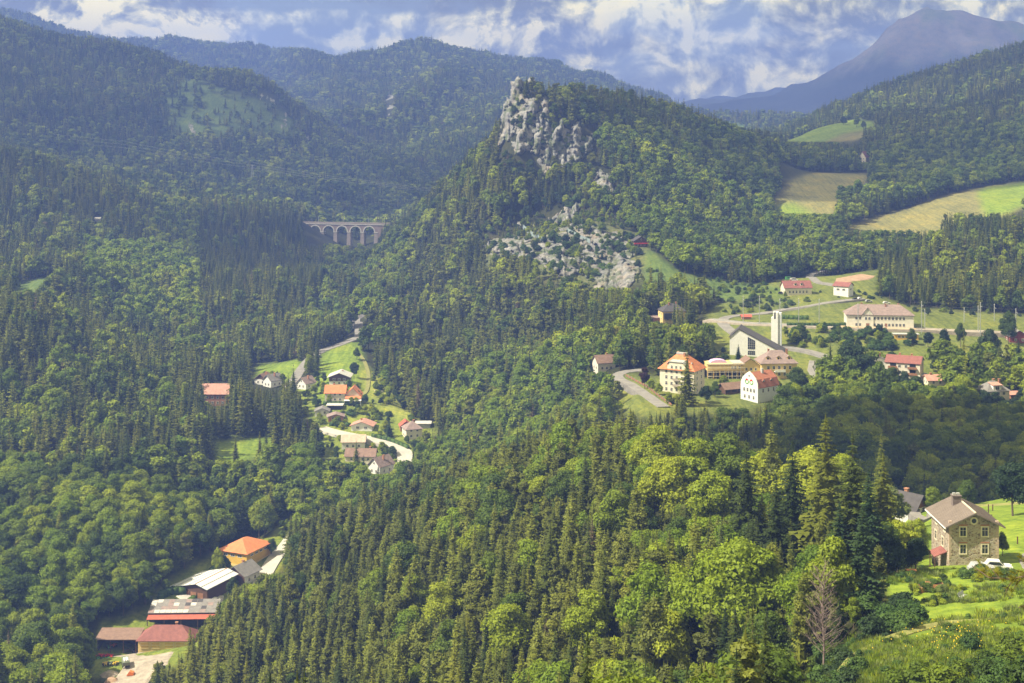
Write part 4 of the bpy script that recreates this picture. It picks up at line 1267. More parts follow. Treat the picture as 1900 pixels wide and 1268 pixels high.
for i, (pl, dg, bg_, lb) in enumerate(ROCKS):
    rock(pl, dg, bg_, lb, group='limestone pillars of the cliff' if i < 9 else None)


# ------------------------------------------------------------------ draped roads and paths
def drape(name, line, width, matl, lift=0.25, edge=0.35, label=None, cat=None, kind='structure', ks=5, zoff=0.0):
    """a strip laid on the ground along points (u, v, d)"""
    pts = [hit(*p) for p in line]
    # Catmull-Rom resample
    P_ = []
    n = len(pts)
    for i in range(n - 1):
        p0, p1, p2, p3 = pts[max(i - 1, 0)], pts[i], pts[i + 1], pts[min(i + 2, n - 1)]
        m = max(2, int((p2 - p1).length / 3.0))
        for k in range(m):
            t = k / m
            P_.append(0.5 * ((2 * p1) + (p2 - p0) * t + (2 * p0 - 5 * p1 + 4 * p2 - p3) * t * t + (3 * p1 - p0 - 3 * p2 + p3) * t ** 3))
    P_.append(pts[-1])
    V = []; Fc = []
    for i, p in enumerate(P_):
        d = (P_[min(i + 1, len(P_) - 1)] - P_[max(i - 1, 0)]); d.z = 0; d.normalize()
        nrm = Vector((-d.y, d.x, 0))
        offs = [-width / 2 - edge] + [(-0.5 + j / (ks - 1)) * width for j in range(ks)] + [width / 2 + edge]
        zc = max(gz(p.x + nrm.x * o, p.y + nrm.y * o) for o in offs)
        for j, o in enumerate(offs):
            x, y = p.x + nrm.x * o, p.y + nrm.y * o
            z = zc + lift if 0 < j < len(offs) - 1 else min(gz(x, y), zc) - 0.5
            V.append((x, y, z + zoff))
    k = ks + 2
    for i in range(len(P_) - 1):
        for j in range(k - 1):
            a = i * k + j
            Fc.append((a, a + 1, a + k + 1, a + k))
    me = mesh_from(name, V, Fc, [matl], smooth=False)
    o = link_obj(name, me)
    tag(o, label, cat, None, kind)
    for p in P_:
        CLEAR.append((p.x, p.y, width / 2 + 2.5))
    return o, P_


M_TRACK = plain('grassy_track', (0.19, 0.19, 0.06), 0.95, 0.3, 0.6)
ROADS = [
    ('road', [(532, 728, 790), (545, 710, 815), (556, 690, 840), (575, 668, 875), (600, 652, 900), (632, 640, 925), (660, 630, 940), (667, 617, 955), (660, 604, 970), (668, 590, 990), (690, 577, 1010), (713, 566, 1035), (722, 557, 1045)], 6.0, M_ASPH),
    ('road', [(595, 797, 740), (625, 806, 733), (655, 813, 725), (700, 822, 722), (732, 832, 715), (750, 843, 705), (752, 862, 692), (742, 885, 680)], 8.0, M_CONC),
    ('road', [(470, 1110, 548), (482, 1085, 560), (497, 1058, 570), (512, 1035, 582), (530, 1015, 598), (548, 992, 615)], 6.0, M_CONC),
    ('road', [(1195, 688, 700), (1165, 690, 700), (1147, 698, 692), (1150, 708, 680), (1172, 720, 662), (1200, 735, 640), (1232, 757, 605)], 5.5, M_ASPH),
    ('road', [(1372, 627, 765), (1352, 612, 785), (1341, 600, 795), (1346, 591, 808), (1370, 587, 815), (1440, 579, 825), (1500, 569, 838), (1545, 562, 850), (1600, 556, 860)], 6.0, M_ASPH),
    ('road', [(1452, 645, 740), (1490, 652, 728), (1525, 661, 718), (1548, 672, 705), (1552, 685, 695), (1535, 694, 685)], 6.0, M_ASPH),
    ('road', [(1575, 536, 895), (1540, 529, 905), (1512, 521, 915), (1502, 514, 925), (1512, 507, 935), (1530, 503, 942)], 5.0, M_ASPH),
    ('path', [(1738, 662, 705), (1780, 661, 708), (1830, 663, 706), (1870, 660, 708)], 2.5, M_CONC),
    ('path', [(1665, 972, 310), (1700, 962, 320), (1730, 958, 322)], 2.5, M_ASPH),
    ('path', [(1790, 940, 340), (1850, 938, 342), (1920, 934, 342)], 2.5, M_TRACK),
    ('path', [(640, 745, 775), (676, 732, 790), (684, 700, 830), (676, 672, 865), (664, 655, 890)], 2.2, M_TRACK),
    ('path', [(1560, 1262, 150), (1660, 1185, 172), (1760, 1160, 183), (1860, 1152, 185), (1960, 1150, 184)], 1.3, M_TRACK),
]
for nm, ln_, w_, m_ in ROADS:
    drape(nm, ln_, w_, m_, lift=0.06 if m_ is M_TRACK else 0.25)


def apron(name, pts, matl, dg, label=None, cat=None, kind='structure', lift=0.22):
    """flat paved place: outline points (u, v) on the ground near distance dg"""
    P_ = [hit(u, v, dg) for u, v in pts]
    c = sum(P_, Vector()) / len(P_)
    V = []; Fc = []
    rings = 7; n = len(P_)
    for r in range(rings + 1):
        t = 1 - r / (rings + 0.001)
        for i in range(n):
            p = c + (P_[i] - c) * t
            V.append((p.x, p.y, gz(p.x, p.y) + (lift if r else -0.4)))
    for r in range(rings):
        for i in range(n):
            j = (i + 1) % n
            Fc.append((r * n + i, r * n + j, (r + 1) * n + j, (r + 1) * n + i))
    me = mesh_from(name, V, Fc, [matl]); o = link_obj(name, me); tag(o, label, cat, None, kind)
    for t in (0.95, 0.6, 0.3):
        for p in P_:
            q = c + (p - c) * t; CLEAR.append((q.x, q.y, 4))
    return o


apron('farmyard', [(188, 1213), (250, 1210), (330, 1208), (318, 1235), (285, 1262), (262, 1290), (190, 1290), (180, 1240)], M_GRAVEL, 475)
apron('forecourt', [(320, 1106), (360, 1104), (420, 1106), (418, 1120), (345, 1122)], M_CONC, 528)
apron('car_park', [(1500, 668), (1545, 672), (1552, 690), (1545, 703), (1505, 705), (1495, 688)], M_ASPH, 685)
apron('forecourt', [(1886, 1040), (1893, 1026), (1925, 1016), (1990, 1012), (1990, 1066), (1920, 1066), (1893, 1056)], M_ASPH, 242, lift=0.12)
apron('bare_slope', [(1548, 518), (1600, 508), (1628, 512), (1615, 520), (1570, 526), (1545, 526)], M_SAND, 915)

# ------------------------------------------------------------------ viaduct
M_VWALL = plain('viaduct_masonry', (0.19, 0.145, 0.125), 0.9, 0.22, 0.4)
M_VRING = plain('viaduct_arch_stone', (0.42, 0.41, 0.39), 0.9, 0.1, 0.5)
M_VPIER = plain('viaduct_pier_stone', (0.22, 0.19, 0.175), 0.9, 0.25, 0.3, stretch=(1, 1, 2.5))


def viaduct():
    sp, r, th = 15.1, 5.75, 6.0
    root = link_obj('viaduct', None)
    tag(root, 'stone railway viaduct with tall round arches crossing the wooded gorge', 'viaduct')
    n = 6
    zs = -9.6            # springing below the parapet top
    # spandrel wall with round openings, one part
    for fy in (0,):
        V = []; Fc = []
        prof = []
        x = -r - (sp - 2 * r) / 2
    for i in range(n):
        cx = i * sp
        mb = MB()
        seg = 14
        L, R_ = cx - sp / 2, cx + sp / 2
        # piece of wall over one arch: front, back, soffit
        for y in (0.0, th):
            pass
        arc = [(cx - r * math.cos(math.pi * k / seg), zs + r * math.sin(math.pi * k / seg)) for k in range(seg + 1)]
        top = [(L + (R_ - L) * k / seg, -2.2) for k in range(seg + 1)]
        v = []
        for y in (0.0, th):
            v += [(L, y, zs)] + [(a, y, b) for a, b in arc] + [(R_, y, zs)] + [(L, y, -2.2)] + [(a, y, b) for a, b in top] + [(R_, y, -2.2)]
        m = seg + 3
        f = []
        for s_, o0 in ((0, 0), (1, 2 * m)):
            for k in range(m - 1):
                q = (o0 + k, o0 + k + 1, o0 + m + k + 1, o0 + m + k)
                f.append(q if s_ == 0 else tuple(reversed(q)))
        for k in range(1, seg + 1):
            f.append((k, 2 * m + k, 2 * m + k + 1, k + 1))
        mb.add(v, f)
        mb.build('arch_wall', M_VWALL, root)
        ring = MB()
        for k in range(seg):
            a0, a1 = math.pi * k / seg, math.pi * (k + 1) / seg
            q = []
            for (rr, aa) in ((r - 0.05, a0), (r + 1.0, a0), (r + 1.0, a1), (r - 0.05, a1)):
                q.append((cx - rr * math.cos(aa), zs + rr * math.sin(aa)))
            ring.prism(q, 'y', -0.25, 0.35)
        ring.build('arch_ring', M_VRING, root)
    for i in range(n + 1):
        cx = (i - 0.5) * sp
        hw = (sp - 2 * r) / 2
        mb = MB()
        b = -46.0
        v = [(cx - hw, 0.003, zs), (cx + hw, 0.003, zs), (cx + hw, th - 0.003, zs), (cx - hw, th - 0.003, zs), (cx - hw - 1.1, -1.2, b), (cx + hw + 1.1, -1.2, b), (cx + hw + 1.1, th + 1.2, b), (cx - hw - 1.1, th + 1.2, b)]
        mb.add(v, [(0, 1, 2, 3), (7, 6, 5, 4), (4, 5, 1, 0), (5, 6, 2, 1), (6, 7, 3, 2), (7, 4, 0, 3)])
        mb.build('pier', M_VPIER, root)
        MB().box(cx - hw - 0.3, cx + hw + 0.3, -0.35, th + 0.3, zs - 0.9, zs - 0.1).build('impost', M_VRING, root)
    x0, x1 = -sp / 2 - 22, (n - 0.5) * sp + 16
    MB().box(x0, -sp / 2 - 0.01, 0.0, th, -46, -2.2).build('abutment', M_VWALL, root)
    MB().box((n - 0.5) * sp + 0.01, x1, 0.0, th, -46, -2.2).build('abutment', M_VWALL, root)
    MB().box(x0, x1, -0.5, th + 0.5, -2.2, -1.6).build('cornice', M_VRING, root)
    MB().box(x0, x1, -0.1, 0.5, -1.6, 0.0).build('parapet', M_VPIER, root)
    MB().box(x0, x1, th - 0.5, th + 0.1, -1.6, 0.0).build('parapet', M_VPIER, root)
    # right end nearer to the camera; the second arch from the left stands at column 586
    dl = 1512.0
    ang = -math.radians(12)
    root.rotation_euler = (0, 0, ang)
    root.location = ((560 - CU) / F * dl, dl, (CV - 413.6) / F * 1500)
    for (a, dd) in ((3.05, 2.2), (4.9, 2.2), (1.2, 2.2)):
        loc = root.location + Matrix.Rotation(ang, 3, 'Z') @ Vector((a * sp, dd, -1.6))
        t = MB().tube([(0, 0, 0), (0, 0, 7.5)], 0.22, 5)
        o = t.build('overhead_mast', M_STEEL); o.location = loc
        tag(o, 'thin grey overhead line mast standing on the stone viaduct', 'mast', 'overhead line masts on the viaduct')
        MB().tube([(0, 0, 6.2), (0, 2.5, 6.6)], 0.12, 4).build('bracket', M_STEEL, o)
    return root


viaduct()
VIEWS += [(574, 704, 451, 1000, 1495)]
SHUT.append((1400, 1560, [(560, 410), (700, 410), (700, 520), (560, 520)]))
drape('railway_cutting', [(520, 402, 1600), (545, 403, 1590), (580, 404, 1580), (600, 405, 1575)], 9, M_SAND)

# ------------------------------------------------------------------ houses
_wm = {}


def win_mesh(w, h, fm, kind='plain'):
    k = (round(w, 2), round(h, 2), fm.name, kind)
    if k not in _wm:
        f = MB(); t = 0.12 * min(1, w)
        if kind == 'surround': t = 0.2
        f.box(-w / 2 - t, w / 2 + t, -0.07, 0.02, h, h + t); f.box(-w / 2 - t, w / 2 + t, -0.10, 0.02, -t, 0)
        f.box(-w / 2 - t, -w / 2, -0.07, 0.02, 0, h); f.box(w / 2, w / 2 + t, -0.07, 0.02, 0, h)
        if w > 0.7:
            f.box(-0.03, 0.03, -0.05, 0.0, 0, h)
            f.box(-w / 2, -0.03, -0.05, 0.0, h * 0.62, h * 0.62 + 0.05); f.box(0.03, w / 2, -0.05, 0.0, h * 0.62, h * 0.62 + 0.05)
        p = MB().box(-w / 2, w / 2, -0.03, 0.04, 0, h)
        _wm[k] = (f.mesh('window', fm), p.mesh('pane', M_GLASS))
    return _wm[k]


def add_window(root, x, y, z, rz, w=1.0, h=1.4, fm=None, kind='plain', shutters=None):
    f, p = win_mesh(w, h, fm or M_FRAME, kind)
    o = link_obj('window', f, root, (x, y, z)); o.rotation_euler = (0, 0, rz)
    link_obj('pane', p, o)
    if shutters is not None:
        for s in (-1, 1):
            q = MB().box(-w / 4, w / 4, -0.06, 0, 0, h)
            c = link_obj('shutter', _sh(w, h, shutters), o, (s * (w * 0.75 + 0.14), -0.02, 0))
    return o


_shc = {}


def _sh(w, h, m):
    k = (round(w, 2), round(h, 2), m.name)
    if k not in _shc:
        _shc[k] = MB().box(-w / 4, w / 4, -0.06, 0, 0, h).mesh('shutter', m)
    return _shc[k]


def facade(root, side, w, l, rows, cols, h0, fh, ww, wh, fm=None, kind='plain', skip=(), shutters=None, margin=0.12):
    """side: f front (-y), b back, l left (-x), r right"""
    span = w if side in 'fb' else l
    for r_ in range(rows):
        for c in range(cols):
            if (r_, c) in skip:
                continue
            s = -span / 2 + span * (margin + (1 - 2 * margin) * ((c + 0.5) / cols))
            z = h0 + r_ * fh
            if side == 'f': add_window(root, s, -l / 2, z, 0, ww, wh, fm, kind, shutters)
            elif side == 'b': add_window(root, s, l / 2, z, math.pi, ww, wh, fm, kind, shutters)
            elif side == 'l': add_window(root, -w / 2, -s, z, -math.pi / 2, ww, wh, fm, kind, shutters)
            else: add_window(root, w / 2, s, z, math.pi / 2, ww, wh, fm, kind, shutters)


def roof(root, w, l, h, rh, typ, m, oh=0.6, t=0.22, x0=0, y0=0, hipf=0.5):
    """typ: 'x' gable with ridge along x, 'y' gable with ridge along y, 'hip', 'half' (ridge x, clipped ends), 'pyr'"""
    mb = MB(); W2, L2 = w / 2 + oh, l / 2 + oh

    def S_(pts):
        mb.slab([(p[0] + x0, p[1] + y0, p[2]) for p in pts], t)
    if typ in 'xy':
        half = (l / 2 if typ == 'x' else w / 2)
        drop = rh * oh / half
        e = h - drop + t
        if typ == 'x':
            S_([(-W2, -L2, e), (W2, -L2, e), (W2, 0, h + rh + t), (-W2, 0, h + rh + t)])
            S_([(W2, L2, e), (-W2, L2, e), (-W2, 0, h + rh + t), (W2, 0, h + rh + t)])
        else:
            S_([(W2, -L2, e), (W2, L2, e), (0, L2, h + rh + t), (0, -L2, h + rh + t)])
            S_([(-W2, L2, e), (-W2, -L2, e), (0, -L2, h + rh + t), (0, L2, h + rh + t)])
    elif typ in ('hip', 'hipy', 'half'):
        along = 'x' if (typ != 'hipy') else 'y'
        A, B = (W2, L2) if along == 'x' else (L2, W2)
        rid = max(0.0, A - B * (hipf * 2)) if typ != 'half' else A * 0.86
        e = h - 0.25; T = h + rh + t
        if typ == 'half':
            zc = e + (T - e) * 0.55; k = B * 0.45
            P4 = [[(-A, -B, e), (A, -B, e), (A, -k, zc), (rid, 0, T), (-rid, 0, T), (-A, -k, zc)], [(A, B, e), (-A, B, e), (-A, k, zc), (-rid, 0, T), (rid, 0, T), (A, k, zc)],
                  [(A, -k, zc), (A, k, zc), (rid, 0, T)], [(-A, k, zc), (-A, -k, zc), (-rid, 0, T)]]
        else:
            P4 = [[(-A, -B, e), (A, -B, e), (rid, 0, T), (-rid, 0, T)], [(A, B, e), (-A, B, e), (-rid, 0, T), (rid, 0, T)],
                  [(A, -B, e), (A, B, e), (rid, 0, T)], [(-A, B, e), (-A, -B, e), (-rid, 0, T)]]
        for poly in P4:
            q = []
            for p in poly:
                p = p if along == 'x' else (-p[1], p[0], p[2])
                if not q or (Vector(p) - Vector(q[-1])).length > 1e-4: q.append(p)
            if (Vector(q[0]) - Vector(q[-1])).length < 1e-4: q.pop()
            S_(q)
    elif typ == 'flat':
        mb.box(-W2 + x0, W2 + x0, -L2 + y0, L2 + y0, h, h + t)
    elif typ == 'shed':   # falls towards the front
        S_([(-W2, -L2, h + t), (W2, -L2, h + t), (W2, L2, h + rh + t), (-W2, L2, h + rh + t)])
    o = mb.build('roof', m, root)
    return o


def walls(root, w, l, h, rh, typ, m, name='wall', x0=0, y0=0, base=None, dep=3.0, gm=None):
    mb = MB()
    mb.box(x0 - w / 2, x0 + w / 2, y0 - l / 2, y0 + l / 2, -dep if base is None else 0.0, h)
    gs = []
    for s in ((-1, 1) if typ in 'xy' else ()):
        g = mb if gm is None else MB()
        if typ == 'x':
            g.prism([(y0 - l / 2, h), (y0 + l / 2, h), (y0, h + rh)], 'x', x0 + s * w / 2, x0 + s * (w / 2 - 0.25))
        else:
            g.prism([(x0 - w / 2, h), (x0 + w / 2, h), (x0, h + rh)], 'y', y0 + s * l / 2, y0 + s * (l / 2 - 0.25))
        if gm is not None: gs.append(g)
    if typ == 'shed':
        mb.prism([(y0 - l / 2, h), (y0 + l / 2, h), (y0 + l / 2, h + rh)], 'x', x0 - w / 2, x0 + w / 2)
    o = mb.build(name, m, root)
    for g in gs: g.build('gable', gm, root)
    if base is not None:
        MB().box(x0 - w / 2 - 0.06, x0 + w / 2 + 0.06, y0 - l / 2 - 0.06, y0 + l / 2 + 0.06, -dep, 0.0).build('plinth', base, root)
    return o


def chimney(rf, x, y, z, h=1.6, s=0.7, m=None):
    mb = MB().box(x - s / 2, x + s / 2, y - s / 2, y + s / 2, z - 1.4, z + h).box(x - s / 2 - 0.12, x + s / 2 + 0.12, y - s / 2 - 0.12, y + s / 2 + 0.12, z + h, z + h + 0.18)
    o = mb.build('chimney', m or P['brick'], rf)
    return o


def dormer(rf, x, y, z, w, h, d, m, rm, root, rz=0, wide=0.8):
    """small roofed window box standing out of a slope, its front at y, running back d"""
    M_ = Matrix.Translation((x, y, z)) @ Matrix.Rotation(rz, 4, 'Z')
    mb = MB().box(-w / 2, w / 2, 0, d, -0.6, h)
    mb.prism([(-w / 2, h), (w / 2, h), (0, h + w * 0.3)], 'y', 0, d)
    o = mb.build('dormer', m, root); o.matrix_basis = M_
    rb = MB(); k = 0.25; r_ = w * 0.3
    rb.slab([(w / 2 + k, -k, h - 0.15), (w / 2 + k, d, h - 0.15), (0, d, h + r_ + 0.12), (0, -k, h + r_ + 0.12)], 0.12)
    rb.slab([(-w / 2 - k, d, h - 0.15), (-w / 2 - k, -k, h - 0.15), (0, -k, h + r_ + 0.12), (0, d, h + r_ + 0.12)], 0.12)
    rb.build('dormer_roof', rm, o)
    f, p = win_mesh(wide, h * 0.72, M_FRAME)
    q = link_obj('pane', p, o, (0, -0.02, 0.15 * h))
    return o


def door(root, x, y, z, rz, w=1.0, h=2.1, m=None):
    o = MB().box(-w / 2, w / 2, -0.08, 0.03, 0, h).build('door', m or M_WOOD2, root)
    o.location = (x, y, z); o.rotation_euler = (0, 0, rz)
    MB().box(w / 2 - 0.16, w / 2 - 0.08, -0.14, -0.08, h * 0.48, h * 0.52).build('handle', M_STEEL, o)
    return o


def house(name, label, cat, u, v, dg, rz, w, l, h, rh, typ, wm, rm, oh=0.6, rows=1, fc=2, sc=2, ww=1.0, wh=1.2, chim=((0.2, 0),), base=None, h0=1.0, fh=2.8,
          group=None, fm=None, shutters=None, gm=None, dep=3.0, sides='fblr', see=True, rt=0.22, gwin=False, dr=True, span=1.3, back=0.35, seev=None):
    p = hit(u, v, dg, span)
    loc = Vector((p.x, p.y + back * l, 0))
    rzr = math.radians(rz)
    cs = [(sx * w / 2, sy * l / 2) for sx in (-1, 1) for sy in (-1, 1)]
    loc.z = max(p.z, max(gz(loc.x + a * math.cos(rzr) - b * math.sin(rzr), loc.y + a * math.sin(rzr) + b * math.cos(rzr)) for a, b in cs) - 1.6)
    root = link_obj(name, None, loc=loc); root.rotation_euler = (0, 0, rzr)
    tag(root, label, cat, group)
    wt = typ if typ in ('x', 'y', 'shed') else 'n'
    walls(root, w, l, h, rh, wt, wm, base=base, gm=gm, dep=dep)
    rf = roof(root, w, l, h, rh, typ, rm, oh, rt)
    if rows:
        for s in sides:
            facade(root, s, w, l, rows, fc if s in 'fb' else sc, h0, fh, ww, wh, fm, shutters=shutters)
    if gwin and typ in 'xy':
        if typ == 'y': add_window(root, 0, -l / 2, h + 0.2 * rh, 0, 0.8, 0.9, fm)
        else: add_window(root, w / 2, 0, h + 0.2 * rh, math.pi / 2, 0.8, 0.9, fm); add_window(root, -w / 2, 0, h + 0.2 * rh, -math.pi / 2, 0.8, 0.9, fm)
    for (cx, cy) in chim:
        chimney(rf, cx * w, cy * l, h + rh * (0.9 if abs(cy) < 0.15 else 0.55), 1.0, 0.8)
    R_ = 0.5 * math.hypot(w, l) + 2.5
    CLEAR.append((loc.x, loc.y, R_)); 
    BUILT.append((loc.x, loc.y, R_))
    pxw = math.hypot(w * abs(math.cos(rzr)), l * abs(math.sin(rzr))) * F / loc.y
    if see:
        VIEWS.append((u - 0.52 * pxw, u + 0.52 * pxw, (v - 3) if seev is None else seev, 100, loc.y))
    return root, rf


BUILT = []
H = house

# --- valley hamlet
r, f_ = H('farmhouse', 'cream farmhouse with bright orange tiled roof in the valley hamlet', 'house', 622, 746, 775, 0, 11, 9, 5.2, 3.4, 'x', P['cream'], RF['orange'], rows=2, fc=3, sc=2, chim=((-.1, .1),), base=P['white'])
walls(r, 8.5, 9, 3.6, 4.2, 'y', P['cream'], 'annex', x0=9.8, y0=0.6); roof(r, 8.5, 9, 3.6, 4.2, 'y', RF['orange'], 0.6, x0=9.8, y0=0.6)
mb = MB().slab([(5.8, -7.2, 2.6), (14.6, -7.2, 2.6), (14.6, -4.1, 3.5), (5.8, -4.1, 3.5)], 0.2); mb.build('porch_roof', RF['orange'], r)
mb = MB().box(5.6, 15.0, -10.4, -7.6, 1.9, 2.1)
for q in (5.8, 10.2, 14.8): mb.box(q - .08, q + .08, -10.3, -10.14, -2, 1.9)
mb.build('white_canopy', M_WHITE, r)
H('chalet', 'brown timber chalet with white ground floor and pale roof behind the orange-roofed farmhouse', 'house', 630, 716, 812, 0, 11.5, 11, 5.2, 2.2, 'y', P['white'], RF['pale'], oh=1.1, rows=2, fc=3, sc=2, gm=M_WOOD, chim=((.1, .2),))
_r = bpy.context.scene.objects['chalet']; MB().box(-5.85, 5.85, -5.65, 5.65, 2.7, 5.2).build('timber_storey', M_WOOD, _r)
facade(_r, 'f', 11.5, 11.36, 1, 3, 3.3, 2.8, 1.2, 1.0)
H('cottage', 'small white gabled cottage beside the sunny valley road', 'house', 567, 722, 800, -35, 7, 8, 3.4, 3.0, 'y', P['white'], RF['mauve'], rows=1, fc=2, sc=2, gwin=True)
H('cottage', 'brown roofed cottage left of the white one at the upper left meadow', 'house', 488, 714, 828, -20, 8, 8, 3.2, 3.0, 'y', P['white'], RF['brown'], gm=M_WOOD, rows=1)
H('cottage', 'white cottage with grey roof at the edge of the upper left meadow', 'house', 505, 719, 820, -40, 7, 9, 4.0, 3.0, 'y', P['white'], RF['grey'], rows=1)
H('long_house', 'brick house with salmon roof half hidden behind dark spruces on the left', 'house', 400, 752, 775, 0, 15, 10, 6.5, 4.5, 'x', P['brick'], RF['pink'], rows=2, fc=4, span=1.15, chim=(), see=False)
VIEWS.append((386, 412, 742, 100, 770))
H('shed', 'low shed with pale flat roof below the orange-roofed farmhouse', 'shed', 621, 760, 765, 0, 8, 5, 2.2, 0.3, 'flat', M_DARK, RF['pale'], rows=0, chim=())
H('garden_house', 'small white garden house with grey gable roof', 'house', 597, 771, 758, 5, 7.5, 7, 2.4, 1.5, 'y', P['white'], RF['grey'], rows=1, fc=2, chim=())
H('cabin', 'orange timber cabin with low grey-brown roof', 'cabin', 622, 782, 748, 8, 8, 6, 2.5, 1.2, 'y', M_WOOD3, RF['mauve'], rows=1, fc=2, oh=0.9, chim=())
H('bungalow', 'white bungalow with pinkish red low gable roof', 'house', 673, 799, 735, -6, 11, 8, 2.6, 2.0, 'y', P['white'], RF['pink'], rows=1, fc=2, ww=1.6, wh=1.1, oh=0.9, chim=((-.1, .1),))
H('villa', 'cream two-storey villa with faded hipped roof right of the hamlet', 'house', 764, 815, 722, 20, 8.5, 8, 5.2, 3.0, 'hip', P['cream'], RF['mauve'], rows=2, fc=2, sc=2, chim=((.1, 0),))
H('outbuilding', 'small outbuilding with red roof behind the cream villa', 'shed', 752, 800, 740, 10, 6, 6, 2.8, 2.4, 'y', P['brick'], RF['red'], rows=0, chim=())
H('garage', 'grey flat-roofed garage right of the cream villa', 'garage', 785, 796, 738, 0, 7.5, 6, 2.5, 0.2, 'flat', P['grey'], RF['pale'], rows=0, chim=())
H('house', 'white house with broad beige roof below the bend of the valley road', 'house', 655, 833, 710, 3, 11.5, 9, 3.6, 2.6, 'x', P['white'], RF['beige'], rows=1, fc=3, chim=())
H('house', 'cream house with wide brown roof, lower of the two below the road', 'house', 669, 858, 694, -3, 14.5, 9, 3.0, 2.8, 'x', P['cream'], RF['brown'], rows=1, fc=4, chim=((.3, .1),))
H('house', 'white house with steep grey-brown roof, lowest beside the road bend', 'house', 706, 880, 682, -38, 7.5, 10, 4.2, 3.6, 'y', P['white'], RF['mauve'], rows=1, fc=2, gwin=True)

# --- works and farm at the lower left
r, f_ = H('workshop_hall', 'yellow hall with bright orange-red roof at the lower left', 'hall', 447, 1054, 574, -24, 13.5, 17, 6.0, 3.0, 'hipy', P['gold'], RF['orange'], oh=0.8, rows=1, fc=3, sc=4, ww=1.9, wh=0.8, h0=4.0, chim=(), back=0.5)
MB().box(-6.9, 6.9, -8.6, 8.6, -0.0, 1.0).build('base_band', P['yellow'], r)
r, f_ = H('house', 'small dark timber gabled house with grey roof beside the yellow hall', 'house', 447, 1082, 556, -28, 9.5, 9.5, 3.9, 2.9, 'y', P['white'], RF['grey'], gm=M_WOOD, oh=0.9, rows=1, fc=2, sc=2, chim=((-.05, .1),))
MB().box(-4.83, 4.83, -4.85, -4.75, -1, 3.9).build('timber_front', M_WOOD, r)


def metal_hall():
    p = hit(372, 1112, 530)
    root = link_obj('metal_hall', None, loc=(p.x + 1.0, p.y + 9, p.z)); root.rotation_euler = (0, 0, math.radians(-24))
    tag(root, 'wooden hall under a wide shining sheet metal roof', 'hall')
    w0, w1, l = -13.0, 7.0, 19.0
    prof = [(w0, 2.6), (1.6, 6.0), (w1, 4.4)]
    MB().prism([(w0 + 1, -3), (w1 - 0.5, -3), (w1 - 0.5, 4.2), (1.6, 5.7), (w0 + 1, 2.5)], 'y', -l / 2, l / 2).build('wall', M_WOOD, root)
    # roof sheets with seams: three bays on the long slope, two on the short
    def bay(x0, z0, x1, z1):
        MB().slab([(x1, -l / 2 - .8, z1), (x1, l / 2 + .8, z1), (x0, l / 2 + .8, z0), (x0, -l / 2 - .8, z0)][::1] if x1 < x0 else [(x0, l / 2 + .8, z0), (x0, -l / 2 - .8, z0), (x1, -l / 2 - .8, z1), (x1, l / 2 + .8, z1)], 0.15).build('roof_panel', M_METAL, root)
        MB().box(x1 - .12, x1 + .12, -l / 2 - .8, l / 2 + .8, z1 - 0.05, z1 + 0.14).build('roof_seam', RF['rust'] if abs(x1 - 1.6) < .1 else P['grey'], root)
    n = 5
    for k in range(n):
        a, b = k / n, (k + 1) / n
        bay(w0 + (1.6 - w0) * a + .02, 2.75 + (6.1 - 2.75) * a, w0 + (1.6 - w0) * b, 2.75 + (6.1 - 2.75) * b)
    for k in range(2):
        a, b = k / 2, (k + 1) / 2
        bay(1.72 + (w1 - 1.72) * a, 6.1 - 1.6 * a, 1.72 + (w1 - 1.72) * b, 6.1 - 1.6 * b)
    for x in (-6.6, -3.2, 0.2, 3.4):
        MB().box(x - 1.3, x + 1.3, -l / 2 - .12, -l / 2, -0.5, 2.6).build('gate', M_WOOD2, root)
    CLEAR.append((root.location.x, root.location.y, 15)); BUILT.append((root.location.x, root.location.y, 15))
    VIEWS.append((318, 398, 1112, 100, root.location.y))


metal_hall()
r, f_ = H('long_shed', 'long open shed with patchy grey roof and red lower roof strip', 'shed', 338, 1163, 508, 2, 24, 8, 3.6, 2.0, 'shed', M_DARK, RF['grey'], oh=0.5, rows=0, chim=(), back=0.5, see=False)
VIEWS += [(280, 368, 1160, 100, 500), (368, 392, 1136, 100, 500)]
f_.hide_render = False
for k in range(12):
    x0 = -12.4 + k * 2.07
    for j in range(4):
        if random.random() < 0.55:
            y0 = -4.3 + j * 2.2
            zz = lambda y: 3.6 + 0.22 + 2.0 * (y + 4.5) / 9.0
            MB().slab([(x0, y0, zz(y0) + .03), (x0 + 1.9, y0, zz(y0) + .03), (x0 + 1.9, y0 + 2.0, zz(y0 + 2.0) + .03), (x0, y0 + 2.0, zz(y0 + 2.0) + .03)], 0.05).build('roof_sheet', random.choice([RF['grey'], RF['mauve'], RF['mauve'], RF['dark'], RF['pale']]), r)
MB().slab([(-12.3, -7.3, 2.5), (12.3, -7.3, 2.5), (12.3, -4.4, 3.2), (-12.3, -4.4, 3.2)], 0.15).build('lower_roof', RF['red'], r)
mb = MB()
for q in (-12, -6, 0, 6, 12): mb.box(q - .12, q + .12, -7.2, -6.95, -2, 2.5)
mb.build('post', M_WOOD, r)
r, f_ = H('garage_block', 'yellow walled garage block with four doors under a brown-red hipped roof', 'garage', 306, 1211, 488, 0, 18.5, 9, 3.1, 3.4, 'hip', P['yellow'], RF['maroon'], oh=0.7, rows=0, chim=((.15, .1),), back=0.5, see=False)
VIEWS.append((256, 338, 1208, 100, 480))
